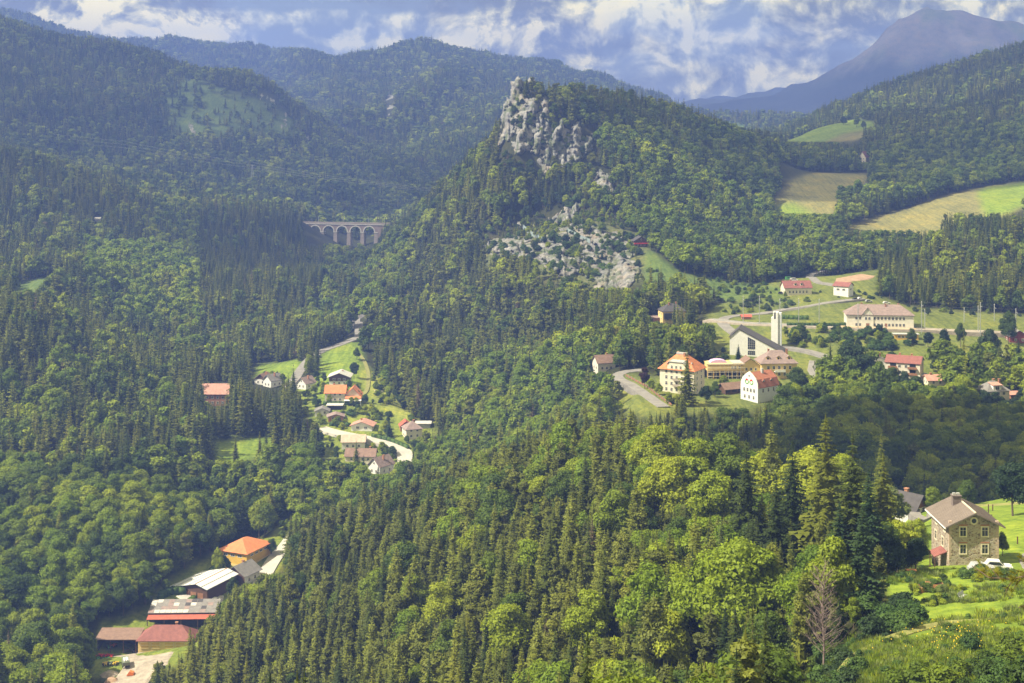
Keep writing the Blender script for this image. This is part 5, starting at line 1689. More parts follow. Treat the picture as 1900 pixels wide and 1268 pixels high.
for k, x in enumerate((-6.9, -3.2, 1.4, 5.2)):
    g = MB().box(x - 1.5, x + 1.5, -4.6, -4.48, 0, 2.5).build('garage_door', M_FRAME_C, r)
    for j in range(5):
        MB().box(x - 1.42, x + 1.42, -4.66, -4.6, 0.08 + j * 0.49, 0.50 + j * 0.49).build('door_panel', P['gold'] if j % 2 else P['yellow'], g)
p0 = r.location
root = link_obj('open_shed', None, loc=(p0.x - 17.0, p0.y + 1, p0.z)); tag(root, 'open-fronted machine shed with flat brown roof left of the yellow garages', 'shed')
mb = MB().box(-6.6, 6.8, 3.4, 3.6, -2, 2.9).box(-6.8, -6.6, -4, 3.6, -2, 2.9); mb.build('wall', M_DARK, root)
MB().slab([(-7.4, -4.8, 2.9), (7.6, -4.8, 2.9), (7.6, 4.0, 3.9), (-7.4, 4.0, 3.9)], 0.2).build('roof', RF['brown'], root)
for q in (-6.7, -2.2, 2.3, 6.6): MB().box(q - .1, q + .1, -4.2, -4.0, -2, 2.9).build('post', M_WOOD, root)
BUILT.append((root.location.x, root.location.y, 9)); CLEAR.append((root.location.x, root.location.y, 12)); VIEWS.append((182, 318, 1222, 100, 482)); VIEWS.append((175, 275, 1268, 100, 470))

# --- town
r, f_ = H('hotel', 'tall cream four-storey building with orange hipped roof behind a big spruce', 'building', 1268, 730, 660, -30, 17, 13, 11.2, 6.5, 'hip', P['cream'], RF['orange'], oh=0.9, rows=4, fc=5, sc=2, ww=1.0, wh=1.5, h0=1.0, fh=2.75, base=P['stone'], chim=((-.15, .1), (.1, -.1)))
MB().prism([(-4.5, 10.5), (4.5, 10.5), (4.5, 13.0), (3.4, 14.4), (0, 15.2), (-3.4, 14.4), (-4.5, 13.0)], 'y', -7.0, -3.0).build('roof_gable', P['cream'], r)
MB().slab([(-5, -7.4, 13.2), (-3.4, -7.4, 14.75), (-3.4, -1, 14.75), (-5, -1, 13.2)][::-1], .2).slab([(3.4, -7.4, 14.75), (5, -7.4, 13.2), (5, -1, 13.2), (3.4, -1, 14.75)][::-1], .2).slab([(-3.4, -7.4, 14.8), (3.4, -7.4, 14.8), (3.4, -1, 15.3), (-3.4, -1, 15.3)], .2).build('gable_roof', P['grey'], r)
for x in (-2.2, 0, 2.2): add_window(r, x, -7.0, 11.6, 0, 0.9, 1.3)
for z in (3.3, 6.05): 
    b_ = MB().box(-1.6, 1.6, -7.6, -6.5, z, z + 0.2).box(-1.6, 1.6, -7.6, -7.5, z + 0.2, z + 1.1).build('balcony', P['stone'], r)
MB().box(-8.7, 8.7, -6.7, 6.7, 10.9, 11.15).build('cornice', M_FRAME_C, r)
dormer(f_, 6.2, -3.2, 12.4, 1.8, 1.3, 2.5, P['cream'], P['grey'], r, math.pi / 2)
MB().box(-2.6, 2.6, -0.9, 0.9, 17.3, 18.1).build('roof_terrace', P['grey'], f_)

r, f_ = H('gabled_villa', 'white villa with curved show gable, painted emblem and red mansard roof', 'house', 1413, 746, 637, -52, 10.5, 14, 6.8, 5.6, 'n', P['shade_white'], RF['red'], oh=0.4, rows=1, fc=4, sc=3, ww=1.0, wh=1.6, h0=4.3, base=P['grey'], chim=(), dep=5)  # white walls given the bluish tone of their shaded side
w2 = 5.25; mb = MB()
def _man(mb, ya, yb):
    Q = [(-w2 - .4, 6.5), (-w2 + 1.1, 10.2), (0, 13.0), (w2 - 1.1, 10.2), (w2 + .4, 6.5)]
    for (x0, z0), (x1, z1) in zip(Q[:-1], Q[1:]):
        mb.slab([(x0, ya, z0), (x0, yb, z0), (x1, yb, z1), (x1, ya, z1)][::-1], 0.25)
_man(mb, -6.7, 7.3); mb.build('roof', RF['rust'], r)
MB().prism([(-w2, 6.8), (-w2 + .2, 8.6), (-w2 + 1.2, 10.6), (-2.0, 12.4), (0, 13.6), (2.0, 12.4), (w2 - 1.2, 10.6), (w2 - .2, 8.6), (w2, 6.8)], 'y', -7.0, -6.6).build('show_gable', P['white'], r)
MB().prism([(-w2 + .1, 6.8), (-w2 + 1.2, 10.0), (0, 12.7), (w2 - 1.2, 10.0), (w2 - .1, 6.8)], 'y', 6.7, 7.0).build('rear_gable', P['shade_white'], r)
for s in (-1, 1):
    e_ = MB(); e2 = MB(); e3 = MB()
    for k in range(12):
        a0, a1 = math.pi * k / 6, math.pi * (k + 1) / 6
        e_.prism([(s * 1.35 + .75 * math.cos(a0), 8.8 + .75 * math.sin(a0)), (s * 1.35 + 1.15 * math.cos(a0), 8.8 + 1.15 * math.sin(a0)), (s * 1.35 + 1.15 * math.cos(a1), 8.8 + 1.15 * math.sin(a1)), (s * 1.35 + .75 * math.cos(a1), 8.8 + .75 * math.sin(a1))], 'y', -7.12, -7.0)
    e_.build('painted_ring', COLM['green'], r)
    e2.prism([(s * 1.35 - .8, 9.4), (s * 1.35 + .8, 9.4), (s * 1.35 + .5, 10.0), (s * 1.35, 10.2), (s * 1.35 - .5, 10.0)], 'y', -7.16, -7.12); e2.build('painted_crown', COLM['red'], r)
facade(r, 'f', 10.5, 14.04, 1, 3, 1.2, 2.8, 0.9, 1.5)
add_window(r, 0, -7.0, 11.2, 0, .8, .8)
dormer(f_, 4.6, -2.5, 8.0, 1.8, 1.5, 2.5, P['shade_white'], RF['rust'], r, math.pi / 2); dormer(f_, 4.6, 2.8, 8.0, 1.8, 1.5, 2.5, P['shade_white'], RF['rust'], r, math.pi / 2)
MB().box(.5, 1.5, 0, 1, 11.5, 14.2).build('chimney', P['grey'], r)

r, f_ = H('guest_house', 'yellow guest house with brownish hipped roof and dormers', 'building', 1443, 702, 690, 4, 17.5, 12, 7.6, 5.0, 'hip', P['yellow'], RF['mauve'], oh=0.8, rows=2, fc=5, sc=3, ww=1.1, wh=1.5, h0=1.4, fh=3.1, chim=((-.2, .1), (.3, 0)))
for x in (-5.2, 0, 5.2): dormer(f_, x, -4.6, 8.6, 1.9, 1.6, 3.0, P['yellow'], RF['mauve'], r)
MB().box(-2.6, 2.6, -8.2, -6.0, 3.4, 3.65).box(-2.6, 2.6, -8.2, -8.1, 3.65, 4.6).build('balcony', P['white'], r)
walls(r, 9.5, 9, 6.0, 3.4, 'y', P['yellow'], 'side_wing', x0=-13.6, y0=1.0); roof(r, 9.5, 9, 6.0, 3.4, 'y', RF['brown'], .6, x0=-13.6, y0=1.0)
for x in (-15.5, -13.2, -11): add_window(r, x, -3.5, 3.6, 0, .9, 1.3)
BUILT.append((r.location.x - 13, r.location.y, 6))

# wing under construction with scaffolding
p = hit(1346, 703, 690)
root = link_obj('construction_wing', None, loc=(p.x, p.y + 4, p.z)); root.rotation_euler = (0, 0, math.radians(3))
tag(root, 'flat-topped yellow wing under construction with scaffolding and a lilac tarpaulin', 'building')
MB().box(-9, 9, -4, 5, 3.6, 6.8).build('upper_storey', P['yellow'], root)
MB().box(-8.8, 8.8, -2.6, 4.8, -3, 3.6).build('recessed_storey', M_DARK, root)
for x in (-8.8, -5.9, -3.0, 0, 3.0, 5.9, 8.8): MB().box(x - .2, x + .2, -3.9, -3.5, -2, 3.6).build('column', P['gold'], root)
MB().box(-9.2, 9.2, -4.2, 5.2, 6.8, 7.1).build('roof', P['yellow'], root)
MB().box(3.5, 9.1, -4.0, 5.1, 7.1, 7.35).build('grey_roof', P['grey'], root)
tb = MB(); N_ = 8
for k in range(N_):
    a0, a1 = math.pi * k / N_, math.pi * (k + 1) / N_
    tb.prism([(-3 - 4.2 * math.cos(a0), 7.1 + 1.5 * math.sin(a0)), (-3 - 4.2 * math.cos(a1), 7.1 + 1.5 * math.sin(a1)), (-3, 7.1)], 'y', -2, 3)
tb.build('tarpaulin', M_PURPLE, root)
sc_ = MB()
for x in range(-9, 10, 2):
    sc_.box(x - .06, x + .06, -5.3, -5.18, -2, 7.6)
for z in (1.2, 3.2, 5.2, 7.0): sc_.box(-9, 9, -5.35, -4.5, z, z + .1)
sc_.build('scaffolding', M_FRAME_C, root)
for k, x in enumerate((3.2, 4.6, 6.6)): add_window(root, x, -4.0, 4.6, 0, .9, 1.2)
BUILT.append((root.location.x, root.location.y, 11)); CLEAR.append((root.location.x, root.location.y, 13)); VIEWS.append((1313, 1385, 703, 100, p.y))


def church():
    p = hit(1400, 664, 728)
    root = link_obj('church', None, loc=(p.x - 12, p.y + 5, p.z)); root.rotation_euler = (0, 0, math.radians(-14))
    tag(root, 'modern white church with steep lopsided dark roof', 'church')
    prof = [(0, 0), (27, 0), (27, 3.0), (4.9, 14.0), (0, 9.6)]
    MB().prism([(a, b) for a, b in prof], 'y', 0, 0.5).build('front_wall', P['white'], root)
    MB().prism([(0.3, 0), (26.7, 0), (26.7, 2.8), (5, 13.6), (0.3, 9.2)], 'y', 0.5, 15).build('nave_wall', P['white'], root)
    MB().box(0.2, 27.2, .1, 15, -4, 0).build('plinth', P['grey'], root)
    MB().slab([(27.6, -.4, 2.7), (27.6, 15.6, 2.7), (4.9, 15.6, 14.25), (4.9, -.4, 14.25)], 0.3).build('roof', RF['dark'], root)
    MB().slab([(4.9, 15.6, 14.25), (-.4, 15.6, 9.4), (-.4, -.4, 9.4), (4.9, -.4, 14.25)][::-1], 0.3).build('roof', RF['dark'], root)
    wn = MB().prism([(9.3, 3.9), (13.0, 3.9), (13.0, 8.4), (9.3, 10.2)], 'y', -0.06, 0.02).box(9.3, 13.0, -.06, .02, 1.0, 3.1).build('window', M_GLASS, root)
    for x in (10.2, 11.1, 12.0): MB().box(x - .06, x + .06, -.12, -.06, 1.0, 8.6 + (12.0 - x) * .45).build('mullion', P['grey'], wn)
    for z in (2.0, 5.2, 6.4, 7.6): MB().box(9.3, 13.0, -.11, -.06, z, z + .1).build('mullion', P['grey'], wn)
    for x in (4, 12, 16): MB().box(x, x + 1.4, 0.0, .09, -1.6, -.6).build('window', M_GLASS, root)
    BUILT.append((root.location.x + 12, root.location.y + 5, 16)); CLEAR.append((root.location.x + 12, root.location.y + 5, 17))
    VIEWS.append((1353, 1455, 662, 100, root.location.y))
    t = link_obj('bell_tower', None, loc=((1441 - CU) / F * 742, 742, gz((1441 - CU) / F * 742, 742)))
    tag(t, 'slender white slab bell tower beside the church', 'tower')
    t.rotation_euler = (0, 0, math.radians(-18))
    zt = (CV - 579) / F * 742 - t.location.z
    MB().box(-2.6, 0.9, -2.2, 2.2, -3, zt - 3.6).box(-2.6, -1.0, -2.2, 2.2, zt - 3.6, zt - 2.8).build('tower_shaft', P['white'], t)
    MB().box(-0.2, 0.9, -2.2, 2.2, zt - 3.6, zt).box(-1.6, -1.0, -2.2, 2.2, zt - 2.8, zt).box(-1.0, -0.2, 1.2, 2.2, zt - 3.6, zt).build('belfry', P['white'], t)
    MB().box(-1.0, -0.2, -1.9, 1.2, zt - 3.5, zt - .6).build('bell_slot_shade', M_DARK, t)  # dark block filling the slot, its shade put into the colour
    MB().box(0.9, 2.6, -1.4, 1.4, -3, zt - .3).build('side_slab', P['shade_white'], t)  # bluish shade of the tower's right side put into the plaster
    BUILT.append((t.location.x, t.location.y, 5)); VIEWS.append((1429, 1452, 655, 100, 741))


church()
r, f_ = H('barn', 'low open timber barn with brown roof between the tall building and white villa', 'barn', 1357, 731, 652, 24, 9.5, 6, 2.6, 2.0, 'x', M_WOOD, RF['brown'], oh=0.9, rows=0, chim=())
for x in (-3.4, 0, 3.4): MB().box(x - 1.2, x + 1.2, -3.1, -3.0, 0.8, 2.2).build('opening_shade', M_DARK, r)  # dark boards on the wall, painted as the shade in the openings
r, f_ = H('house', 'yellow house with dark grey roof among tall trees above the tall cream building', 'house', 1248, 600, 800, 10, 14, 10, 6.4, 3.6, 'hip', P['yellow'], RF['dark'], rows=2, fc=4, sc=2, chim=((-.15, -.1), (.2, .1)), see=False)
MB().box(-6.5, -1.8, -6.6, -5.0, 2.0, 5.2).build('glazed_porch', M_DARK, r); VIEWS.append((1222, 1280, 597, 100, 795))
H('shed', 'low brown shed left of the yellow house among tall trees', 'shed', 1223, 600, 795, 5, 8, 6, 2.8, 0.6, 'shed', M_WOOD2, RF['mauve'], rows=0, chim=(), seev=594)
H('house', 'cream house with mauve-brown roof at the left end of the village road', 'house', 1121, 690, 712, 18, 9.5, 8, 4.4, 3.2, 'x', P['pale'], RF['brown'], rows=1, fc=3, chim=((.2, .1),))
r, f_ = H('house', 'cream farmhouse with rust-brown roof and dormers above the railway', 'house', 1479, 547, 865, 6, 17, 9, 4.4, 3.6, 'x', P['cream'], RF['maroon'], rows=1, fc=6, sc=2, ww=.9, wh=1.5, chim=((-.2, .1),))
for x in (-1.5, 2.5): dormer(f_, x, -3.4, 5.6, 1.6, 1.2, 2.4, P['cream'], RF['maroon'], r)
H('white_house', 'square white house with maroon roof on the slope above the station', 'house', 1567, 550, 862, -34, 9.5, 8.5, 6.2, 2.0, 'x', P['white'], RF['maroon'], rows=1, fc=2, sc=1, h0=3.6, ww=1.8, wh=1.1, chim=(), dep=4)

r, f_ = H('railway_station', 'long cream two-storey railway station with brown hipped roof and central gable', 'station', 1634, 609, 772, -7, 36, 13, 7.6, 4.6, 'hip', P['offwhite'], RF['mauve'], oh=0.7, rows=2, fc=14, sc=4, ww=1.1, wh=1.5, h0=1.2, fh=3.5, chim=((.1, -.1), (-.25, .1), (.3, .1)))
MB().prism([(-9.8, 7.4), (-3.6, 7.4), (-6.7, 11.2)], 'y', -6.9, -2.5).box(-9.8, -3.6, -6.9, -6.5, -1, 7.4).build('gable_bay', P['offwhite'], r)
MB().slab([(-3.2, -7.3, 7.2), (-3.2, -1, 7.2), (-6.7, -1, 11.5), (-6.7, -7.3, 11.5)], .2).slab([(-10.2, -1, 7.2), (-10.2, -7.3, 7.2), (-6.7, -7.3, 11.5), (-6.7, -1, 11.5)], .2).build('gable_roof', RF['mauve'], r)
for x in (-7.6, -5.8): add_window(r, x, -6.9, 4.7, 0, 1.1, 1.5)
door(r, -6.7, -6.9, 0.2, 0, 1.8, 2.6); door(r, 3.2, -6.5, 0.2, 0, 1.2, 2.6)

r, f_ = H('apartment_house', 'cream apartment house with maroon roof, timber balconies and blank right gable', 'building', 1683, 708, 676, -24, 16, 12, 9.0, 2.6, 'x', P['pale'], RF['maroon'], oh=0.5, rows=3, fc=4, sc=0, ww=1.2, wh=1.3, h0=1.2, fh=2.8, sides='fb', chim=((-.15, .1), (.2, .1)), shutters=None)
for z in (3.6, 6.4):
    for x in (-4.5, 4.6):
        MB().box(x - 2.2, x + 2.2, -7.4, -6.0, z, z + .2).box(x - 2.2, x + 2.2, -7.4, -7.3, z + .2, z + 1.1).build('balcony', M_WOOD2, r)
        MB().box(x - 1.4, x + 1.4, -6.08, -5.98, z + .2, z + 2.3).build('balcony_door', M_GLASS, r)
H('house', 'grey roofed house half hidden left of the apartment house', 'house', 1629, 690, 690, 0, 8, 9, 5.6, 2.0, 'y', P['white'], RF['grey'], rows=2, see=False)
H('garage', 'low cream garage with pink roof right of the apartment house', 'garage', 1736, 716, 664, 5, 8.5, 7, 2.6, 2.0, 'x', P['cream'], RF['pink'], rows=1, fc=2, chim=((-.2, 0),), seev=712)
H('garage', 'flat grey roofed garage joining the apartment house and the pink roof', 'garage', 1712, 709, 670, 5, 6.0, 7, 2.8, 0.2, 'flat', P['cream'], P['grey'], rows=0, chim=())
r, f_ = H('villa', 'pale yellow villa with grey hipped roof and balcony dormer in the dark wood', 'house', 1846, 748, 618, 14, 11, 9, 5.6, 3.4, 'hip', P['cream'], RF['grey'], rows=2, fc=3, sc=2, ww=1.3, wh=1.2, h0=.8, chim=((.1, .1), (.3, 0)), base=P['shade_white'])
MB().box(-2.4, 1.6, -4.4, -1, 5.2, 8.0).build('dormer', P['white'], r); MB().slab([(-2.8, -5.0, 8.0), (2.0, -5.0, 8.0), (2.0, -.5, 8.7), (-2.8, -.5, 8.7)], .2).build('dormer_roof', RF['pink'], r)
add_window(r, -.4, -4.4, 5.9, 0, 1.8, 1.5)
H('shed', 'small shed with orange roof right of the pale yellow villa', 'shed', 1884, 742, 625, 10, 5.5, 4, 2.2, 0.8, 'shed', M_WOOD2, RF['pink'], rows=0, chim=())
r, f_ = H('works_hut', 'long low yellow hut below the station platform', 'hut', 1682, 630, 748, -4, 12.5, 4, 2.7, .25, 'flat', P['gold'], P['grey'], rows=1, fc=5, sc=1, ww=1.3, wh=1.1, h0=.9, chim=())
H('barn', 'dark red barn at the right edge below the railway', 'barn', 1890, 636, 745, 0, 10, 7, 3.6, 3.0, 'y', plain('barn_red', (0.20, 0.045, 0.04), .85, .2), RF['grey'], rows=1, fc=2, chim=())
H('hut', 'tiny hut with red roof beside the bend of the upper road', 'hut', 1385, 593, 802, 0, 5.2, 3.5, 1.6, .9, 'x', P['brick'], RF['red'], rows=0, chim=())
r, f_ = H('mountain_chalet', 'dark timber mountain chalet with red trim on the rocky shoulder', 'house', 1188, 458, 1018, 8, 10, 8, 4.4, 3.0, 'y', M_WOOD, RF['dark'], oh=1.0, rows=1, fc=3, sc=2, chim=(), gwin=True)
MB().box(-5.2, 5.2, -5.0, -4.0, 2.0, 2.9).build('balcony', COLM['red'], r)
H('house', 'lone cream house with steep dark roof high in the right-hand woods', 'house', 1605, 303, 1470, -40, 8, 9, 6, 6.0, 'y', P['cream'], RF['maroon'], rows=2, fc=2, chim=())
H('hut', 'tiny white hut far up in the left-hand forest', 'hut', 181, 412, 1240, 0, 4.5, 4, 2.4, 1.4, 'x', P['white'], RF['pale'], rows=0, chim=(), seev=412)

# --- houses on the near right
p = hit(1806, 1050, 238, 1.15)
SH = link_obj('stone_house', None, loc=((1806 - CU) / F * 238 + 0.1, 238 + 5.0, p.z)); _z = p.z
tag(SH, 'two-storey rubble stone house with grey-brown roof and round gable window', 'house')
w, l, h, rh = 8.4, 10.0, 5.55, 2.0
walls(SH, w, l, h, rh, 'y', M_RUBBLE, dep=4)
rf = MB()
oh = .9; e = h - rh * oh / (w / 2) + .3
rf_l = MB().slab([(-w / 2 - oh, l / 2 + .8, e), (-w / 2 - oh, -l / 2 - .9, e), (-0.003, -l / 2 - .9, h + rh + .3), (-0.003, l / 2 + .8, h + rh + .3)], 0.2)
rf_r = MB().slab([(w / 2 + oh, -l / 2 - .9, e), (w / 2 + oh, l / 2 + .8, e), (0.003, l / 2 + .8, h + rh + .3), (0.003, -l / 2 - .9, h + rh + .3)], 0.2)
M_SHR = plain('weathered_slate', (0.17, 0.14, 0.125), .8, .2, .6, stretch=(1, 5, 1), bump=.3)
ra = rf_l.build('roof', M_SHR, SH); rb_ = rf_r.build('roof', M_SHR, SH)
for k in range(24):   # standing seams down the slopes
    y = -l / 2 - .8 + k * (l + 1.5) / 23
    for s, pr in ((-1, ra), (1, rb_)):
        a = Vector((s * (w / 2 + oh), y, e)); b = Vector((s * .01, y, h + rh + .3))
        MB().tube([a + Vector((0, 0, .02)), b + Vector((0, 0, .02))], 0.035, 4).build('roof_seam', M_SHR, pr)
MB().box(-.12, .12, -l / 2 - .9, l / 2 + .8, h + rh + .26, h + rh + .42).build('ridge_cap', M_FRAME_C, SH)
MB().box(-w / 2 - oh - .05, -w / 2 - oh + .12, -l / 2 - .9, l / 2 + .8, e - .28, e - .1).build('gutter', M_WHITE, SH)
ch = MB().box(-1.6, -.2, 1.2, 2.3, h + .6, h + rh + 1.2).box(-1.72, -.08, 1.08, 2.42, h + rh + 1.2, h + rh + 1.38).build('chimney', plain('chimney_slate', (.16, .13, .125), .9, .2), SH)
MB().box(-1.5, -1.0, 1.5, 2.0, h + rh + 1.38, h + rh + 1.7).box(-.8, -.3, 1.5, 2.0, h + rh + 1.38, h + rh + 1.7).build('chimney_pot', P['grey'], ch)
for z in (0.8, 3.75):
    for x in (-1.85, 1.85):
        o = add_window(SH, x, -l / 2, z, 0, .95, 1.45, M_FRAME_C, 'surround')
        MB().box(-.75, .75, -.09, 0.0, 1.72, 1.92).build('brick_lintel', P['brick'], o)
for (y, z) in ((-1.5, 1.1), (2.0, 3.9), (-2.6, 3.9), (2.4, 1.1)): add_window(SH, -w / 2, y, z, -math.pi / 2, .9, 1.4, M_FRAME_C, 'surround')
ro = MB(); pn = MB()
for k in range(16):
    a0, a1 = math.pi * k / 8, math.pi * (k + 1) / 8
    ro.prism([(.42 * math.cos(a0), h + .75 + .42 * math.sin(a0)), (.66 * math.cos(a0), h + .75 + .66 * math.sin(a0)), (.66 * math.cos(a1), h + .75 + .66 * math.sin(a1)), (.42 * math.cos(a1), h + .75 + .42 * math.sin(a1))], 'y', -l / 2 - .1, -l / 2 + .02)
    pn.prism([(0, h + .75), (.42 * math.cos(a0), h + .75 + .42 * math.sin(a0)), (.42 * math.cos(a1), h + .75 + .42 * math.sin(a1))], 'y', -l / 2 - .03, -l / 2 + .02)
o = ro.build('round_window', M_FRAME_C, SH); pn.build('pane', M_GLASS, o)
qx = MB()     # dressed corner stones
for s in (-1, 1):
    for k in range(14):
        dd = .5 if k % 2 else .3
        x0 = s * w / 2
        MB().box(min(x0 + s * .03, x0 - s * dd), max(x0 + s * .03, x0 - s * dd), -l / 2 - .03, -l / 2 + .3, k * .45 + .02, k * .45 + .41).build('corner_stone', P['pinkish'], SH)
MB().slab([(-6.4, -3.9, -.1), (-4.2, -3.9, .8), (-4.2, -.6, .8), (-6.4, -.6, -.1)], .15).build('porch_roof', RF['maroon'], SH)
MB().box(-6.3, -6.15, -3.8, -3.65, -3, -.15).box(-6.3, -6.15, -1, -.85, -3, -.15).build('porch_post', M_WOOD, SH)
CLEAR.append((SH.location.x, SH.location.y, 9)); BUILT.append((SH.location.x, SH.location.y, 8)); VIEWS.append((1722, 1865, 1052, 60, 232))

H('house', 'small timber house with steep dark grey roof behind the willow', 'house', 1690, 960, 318, 42, 5.6, 7.0, 2.3, 2.9, 'y', P['white'], RF['dark'], gm=M_WOOD2, oh=.8, rows=1, fc=2, chim=((.1, .1),), see=False)
VIEWS.append((1672, 1716, 958, 100, 315))
H('house', 'roof of a red-tiled house showing over the bushes on the right', 'house', 1753, 925, 362, 10, 5.5, 5.5, 1.8, 1.7, 'hip', P['cream'], RF['red'], rows=0, chim=(), see=False)

proto_col = bpy.data.collections.new('tree_shapes')   # shapes the woods are grown from; not in the scene itself


def gn_forest(name, pts, protos, label, kindname):
    """pts rows: x y z scale rot variant ; every point grows one of the tree shapes"""
    me = bpy.data.meshes.new(name)
    n = len(pts)
    me.vertices.add(n); me.vertices.foreach_set('co', pts[:, :3].astype(np.float32).ravel())
    for an, tp, col_ in (('tree_scale', 'FLOAT', 3), ('tree_turn', 'FLOAT', 4), ('tree_width', 'FLOAT', 6)):
        at = me.attributes.new(an, tp, 'POINT'); at.data.foreach_set('value', pts[:, col_].astype(np.float32))
    at = me.attributes.new('tree_shape', 'INT', 'POINT'); at.data.foreach_set('value', pts[:, 5].astype(np.int32))
    me.update()
    o = link_obj(name, me)
    pc = bpy.data.collections.new('shapes_' + name)
    for i, p in enumerate(protos):
        ob = bpy.data.objects.new('shape_%s_%02d' % (name, i), p); pc.objects.link(ob)
    ng = bpy.data.node_groups.new('grow_' + name, 'GeometryNodeTree')
    ng.interface.new_socket('Geometry', in_out='INPUT', socket_type='NodeSocketGeometry')
    ng.interface.new_socket('Geometry', in_out='OUTPUT', socket_type='NodeSocketGeometry')
    N = ng.nodes; L = ng.links
    gi = N.new('NodeGroupInput'); go = N.new('NodeGroupOutput')
    iop = N.new('GeometryNodeInstanceOnPoints')
    ci = N.new('GeometryNodeCollectionInfo'); ci.inputs['Collection'].default_value = pc
    ci.inputs['Separate Children'].default_value = True; ci.inputs['Reset Children'].default_value = True

    def attr(nm, tp):
        a = N.new('GeometryNodeInputNamedAttribute'); a.data_type = tp; a.inputs['Name'].default_value = nm
        return a.outputs['Attribute']
    L.new(gi.outputs[0], iop.inputs['Points']); L.new(ci.outputs[0], iop.inputs['Instance'])
    iop.inputs['Pick Instance'].default_value = True
    L.new(attr('tree_shape', 'INT'), iop.inputs['Instance Index'])
    cx = N.new('ShaderNodeCombineXYZ'); L.new(attr('tree_turn', 'FLOAT'), cx.inputs[2])
    L.new(cx.outputs[0], iop.inputs['Rotation'])
    w = attr('tree_width', 'FLOAT')
    cs = N.new('ShaderNodeCombineXYZ'); L.new(w, cs.inputs[0]); L.new(w, cs.inputs[1]); L.new(attr('tree_scale', 'FLOAT'), cs.inputs[2])
    L.new(cs.outputs[0], iop.inputs['Scale'])
    L.new(iop.outputs[0], go.inputs[0])
    md = o.modifiers.new('grow', 'NODES'); md.node_group = ng
    tag(o, label=label, cat='woodland', kind='stuff')
    return o


NAMES = {'spruce': 'spruce_tree', 'larch': 'larch_tree', 'pine': 'pine_tree', 'broad': 'broadleaf_tree', 'beech': 'sun_beech_tree'}
SHAPES = {}
TW = {'spruce': 1.0, 'larch': 1.0, 'pine': 1.15, 'broad': 1.0, 'beech': 1.0}


LOOK = {'spruce': 'dark green pointed spruce', 'larch': 'soft pale green larch', 'pine': 'olive round-topped pine', 'broad': 'leafy green broadleaf tree', 'beech': 'sun-painted yellow-green beech'}


def zone(u, v):
    if v > 1000 and u < 260: return 'in the wood left of the works buildings'
    if u < 620 and v < 1010: return 'in the wood behind the yellow hall'
    if u > 1440 and v < 1010: return 'in the dark wood below the town'
    if u < 620 and v > 1010: return 'on the lower left edge of the near wood'
    if u < 900 and v < 1060: return 'of the near wood, below the valley hamlet'
    if u < 1180 and v < 960: return 'of the near wood, below the village road'
    if u < 1640 and v < 1000: return 'on top of the near wood'
    if v > 1140 and u < 1050: return 'along the bottom edge of the near wood'
    if v > 1100: return 'in the near wood left of the dead tree'
    return 'in the middle of the near wood'


def near_meshes(kind):
    if kind not in SHAPES:
        L = []
        for i, (cr, tr) in enumerate(VAR[kind][0]):
            L.append((mesh_from('crown', cr[0], cr[1], [KINDS_[kind]]), mesh_from('trunk', tr[0], tr[1], [M_BARK], smooth=True)))
        SHAPES[kind] = L
    return SHAPES[kind]


def tree_thing(kind, i, loc, H, rot, label, group=None, width=1.0, name=None, matl=None, cat='tree'):
    cr, tr = near_meshes(kind)[i % len(near_meshes(kind))]
    e = link_obj(name or NAMES[kind], None, loc=loc)
    s = H / BASE_H[kind]
    e.scale = (s * width, s * width, s); e.rotation_euler = (0, 0, rot)
    tag(e, label, cat, group)
    c = link_obj('crown', cr if matl is None else crown_copy(cr, matl), e); t = link_obj('trunk', tr, e)
    return e


_cc = {}


def crown_copy(me, m):
    k = (me.name, m.name)
    if k not in _cc:
        c = me.copy(); c.materials.clear(); c.materials.append(m); _cc[k] = c
    return _cc[k]


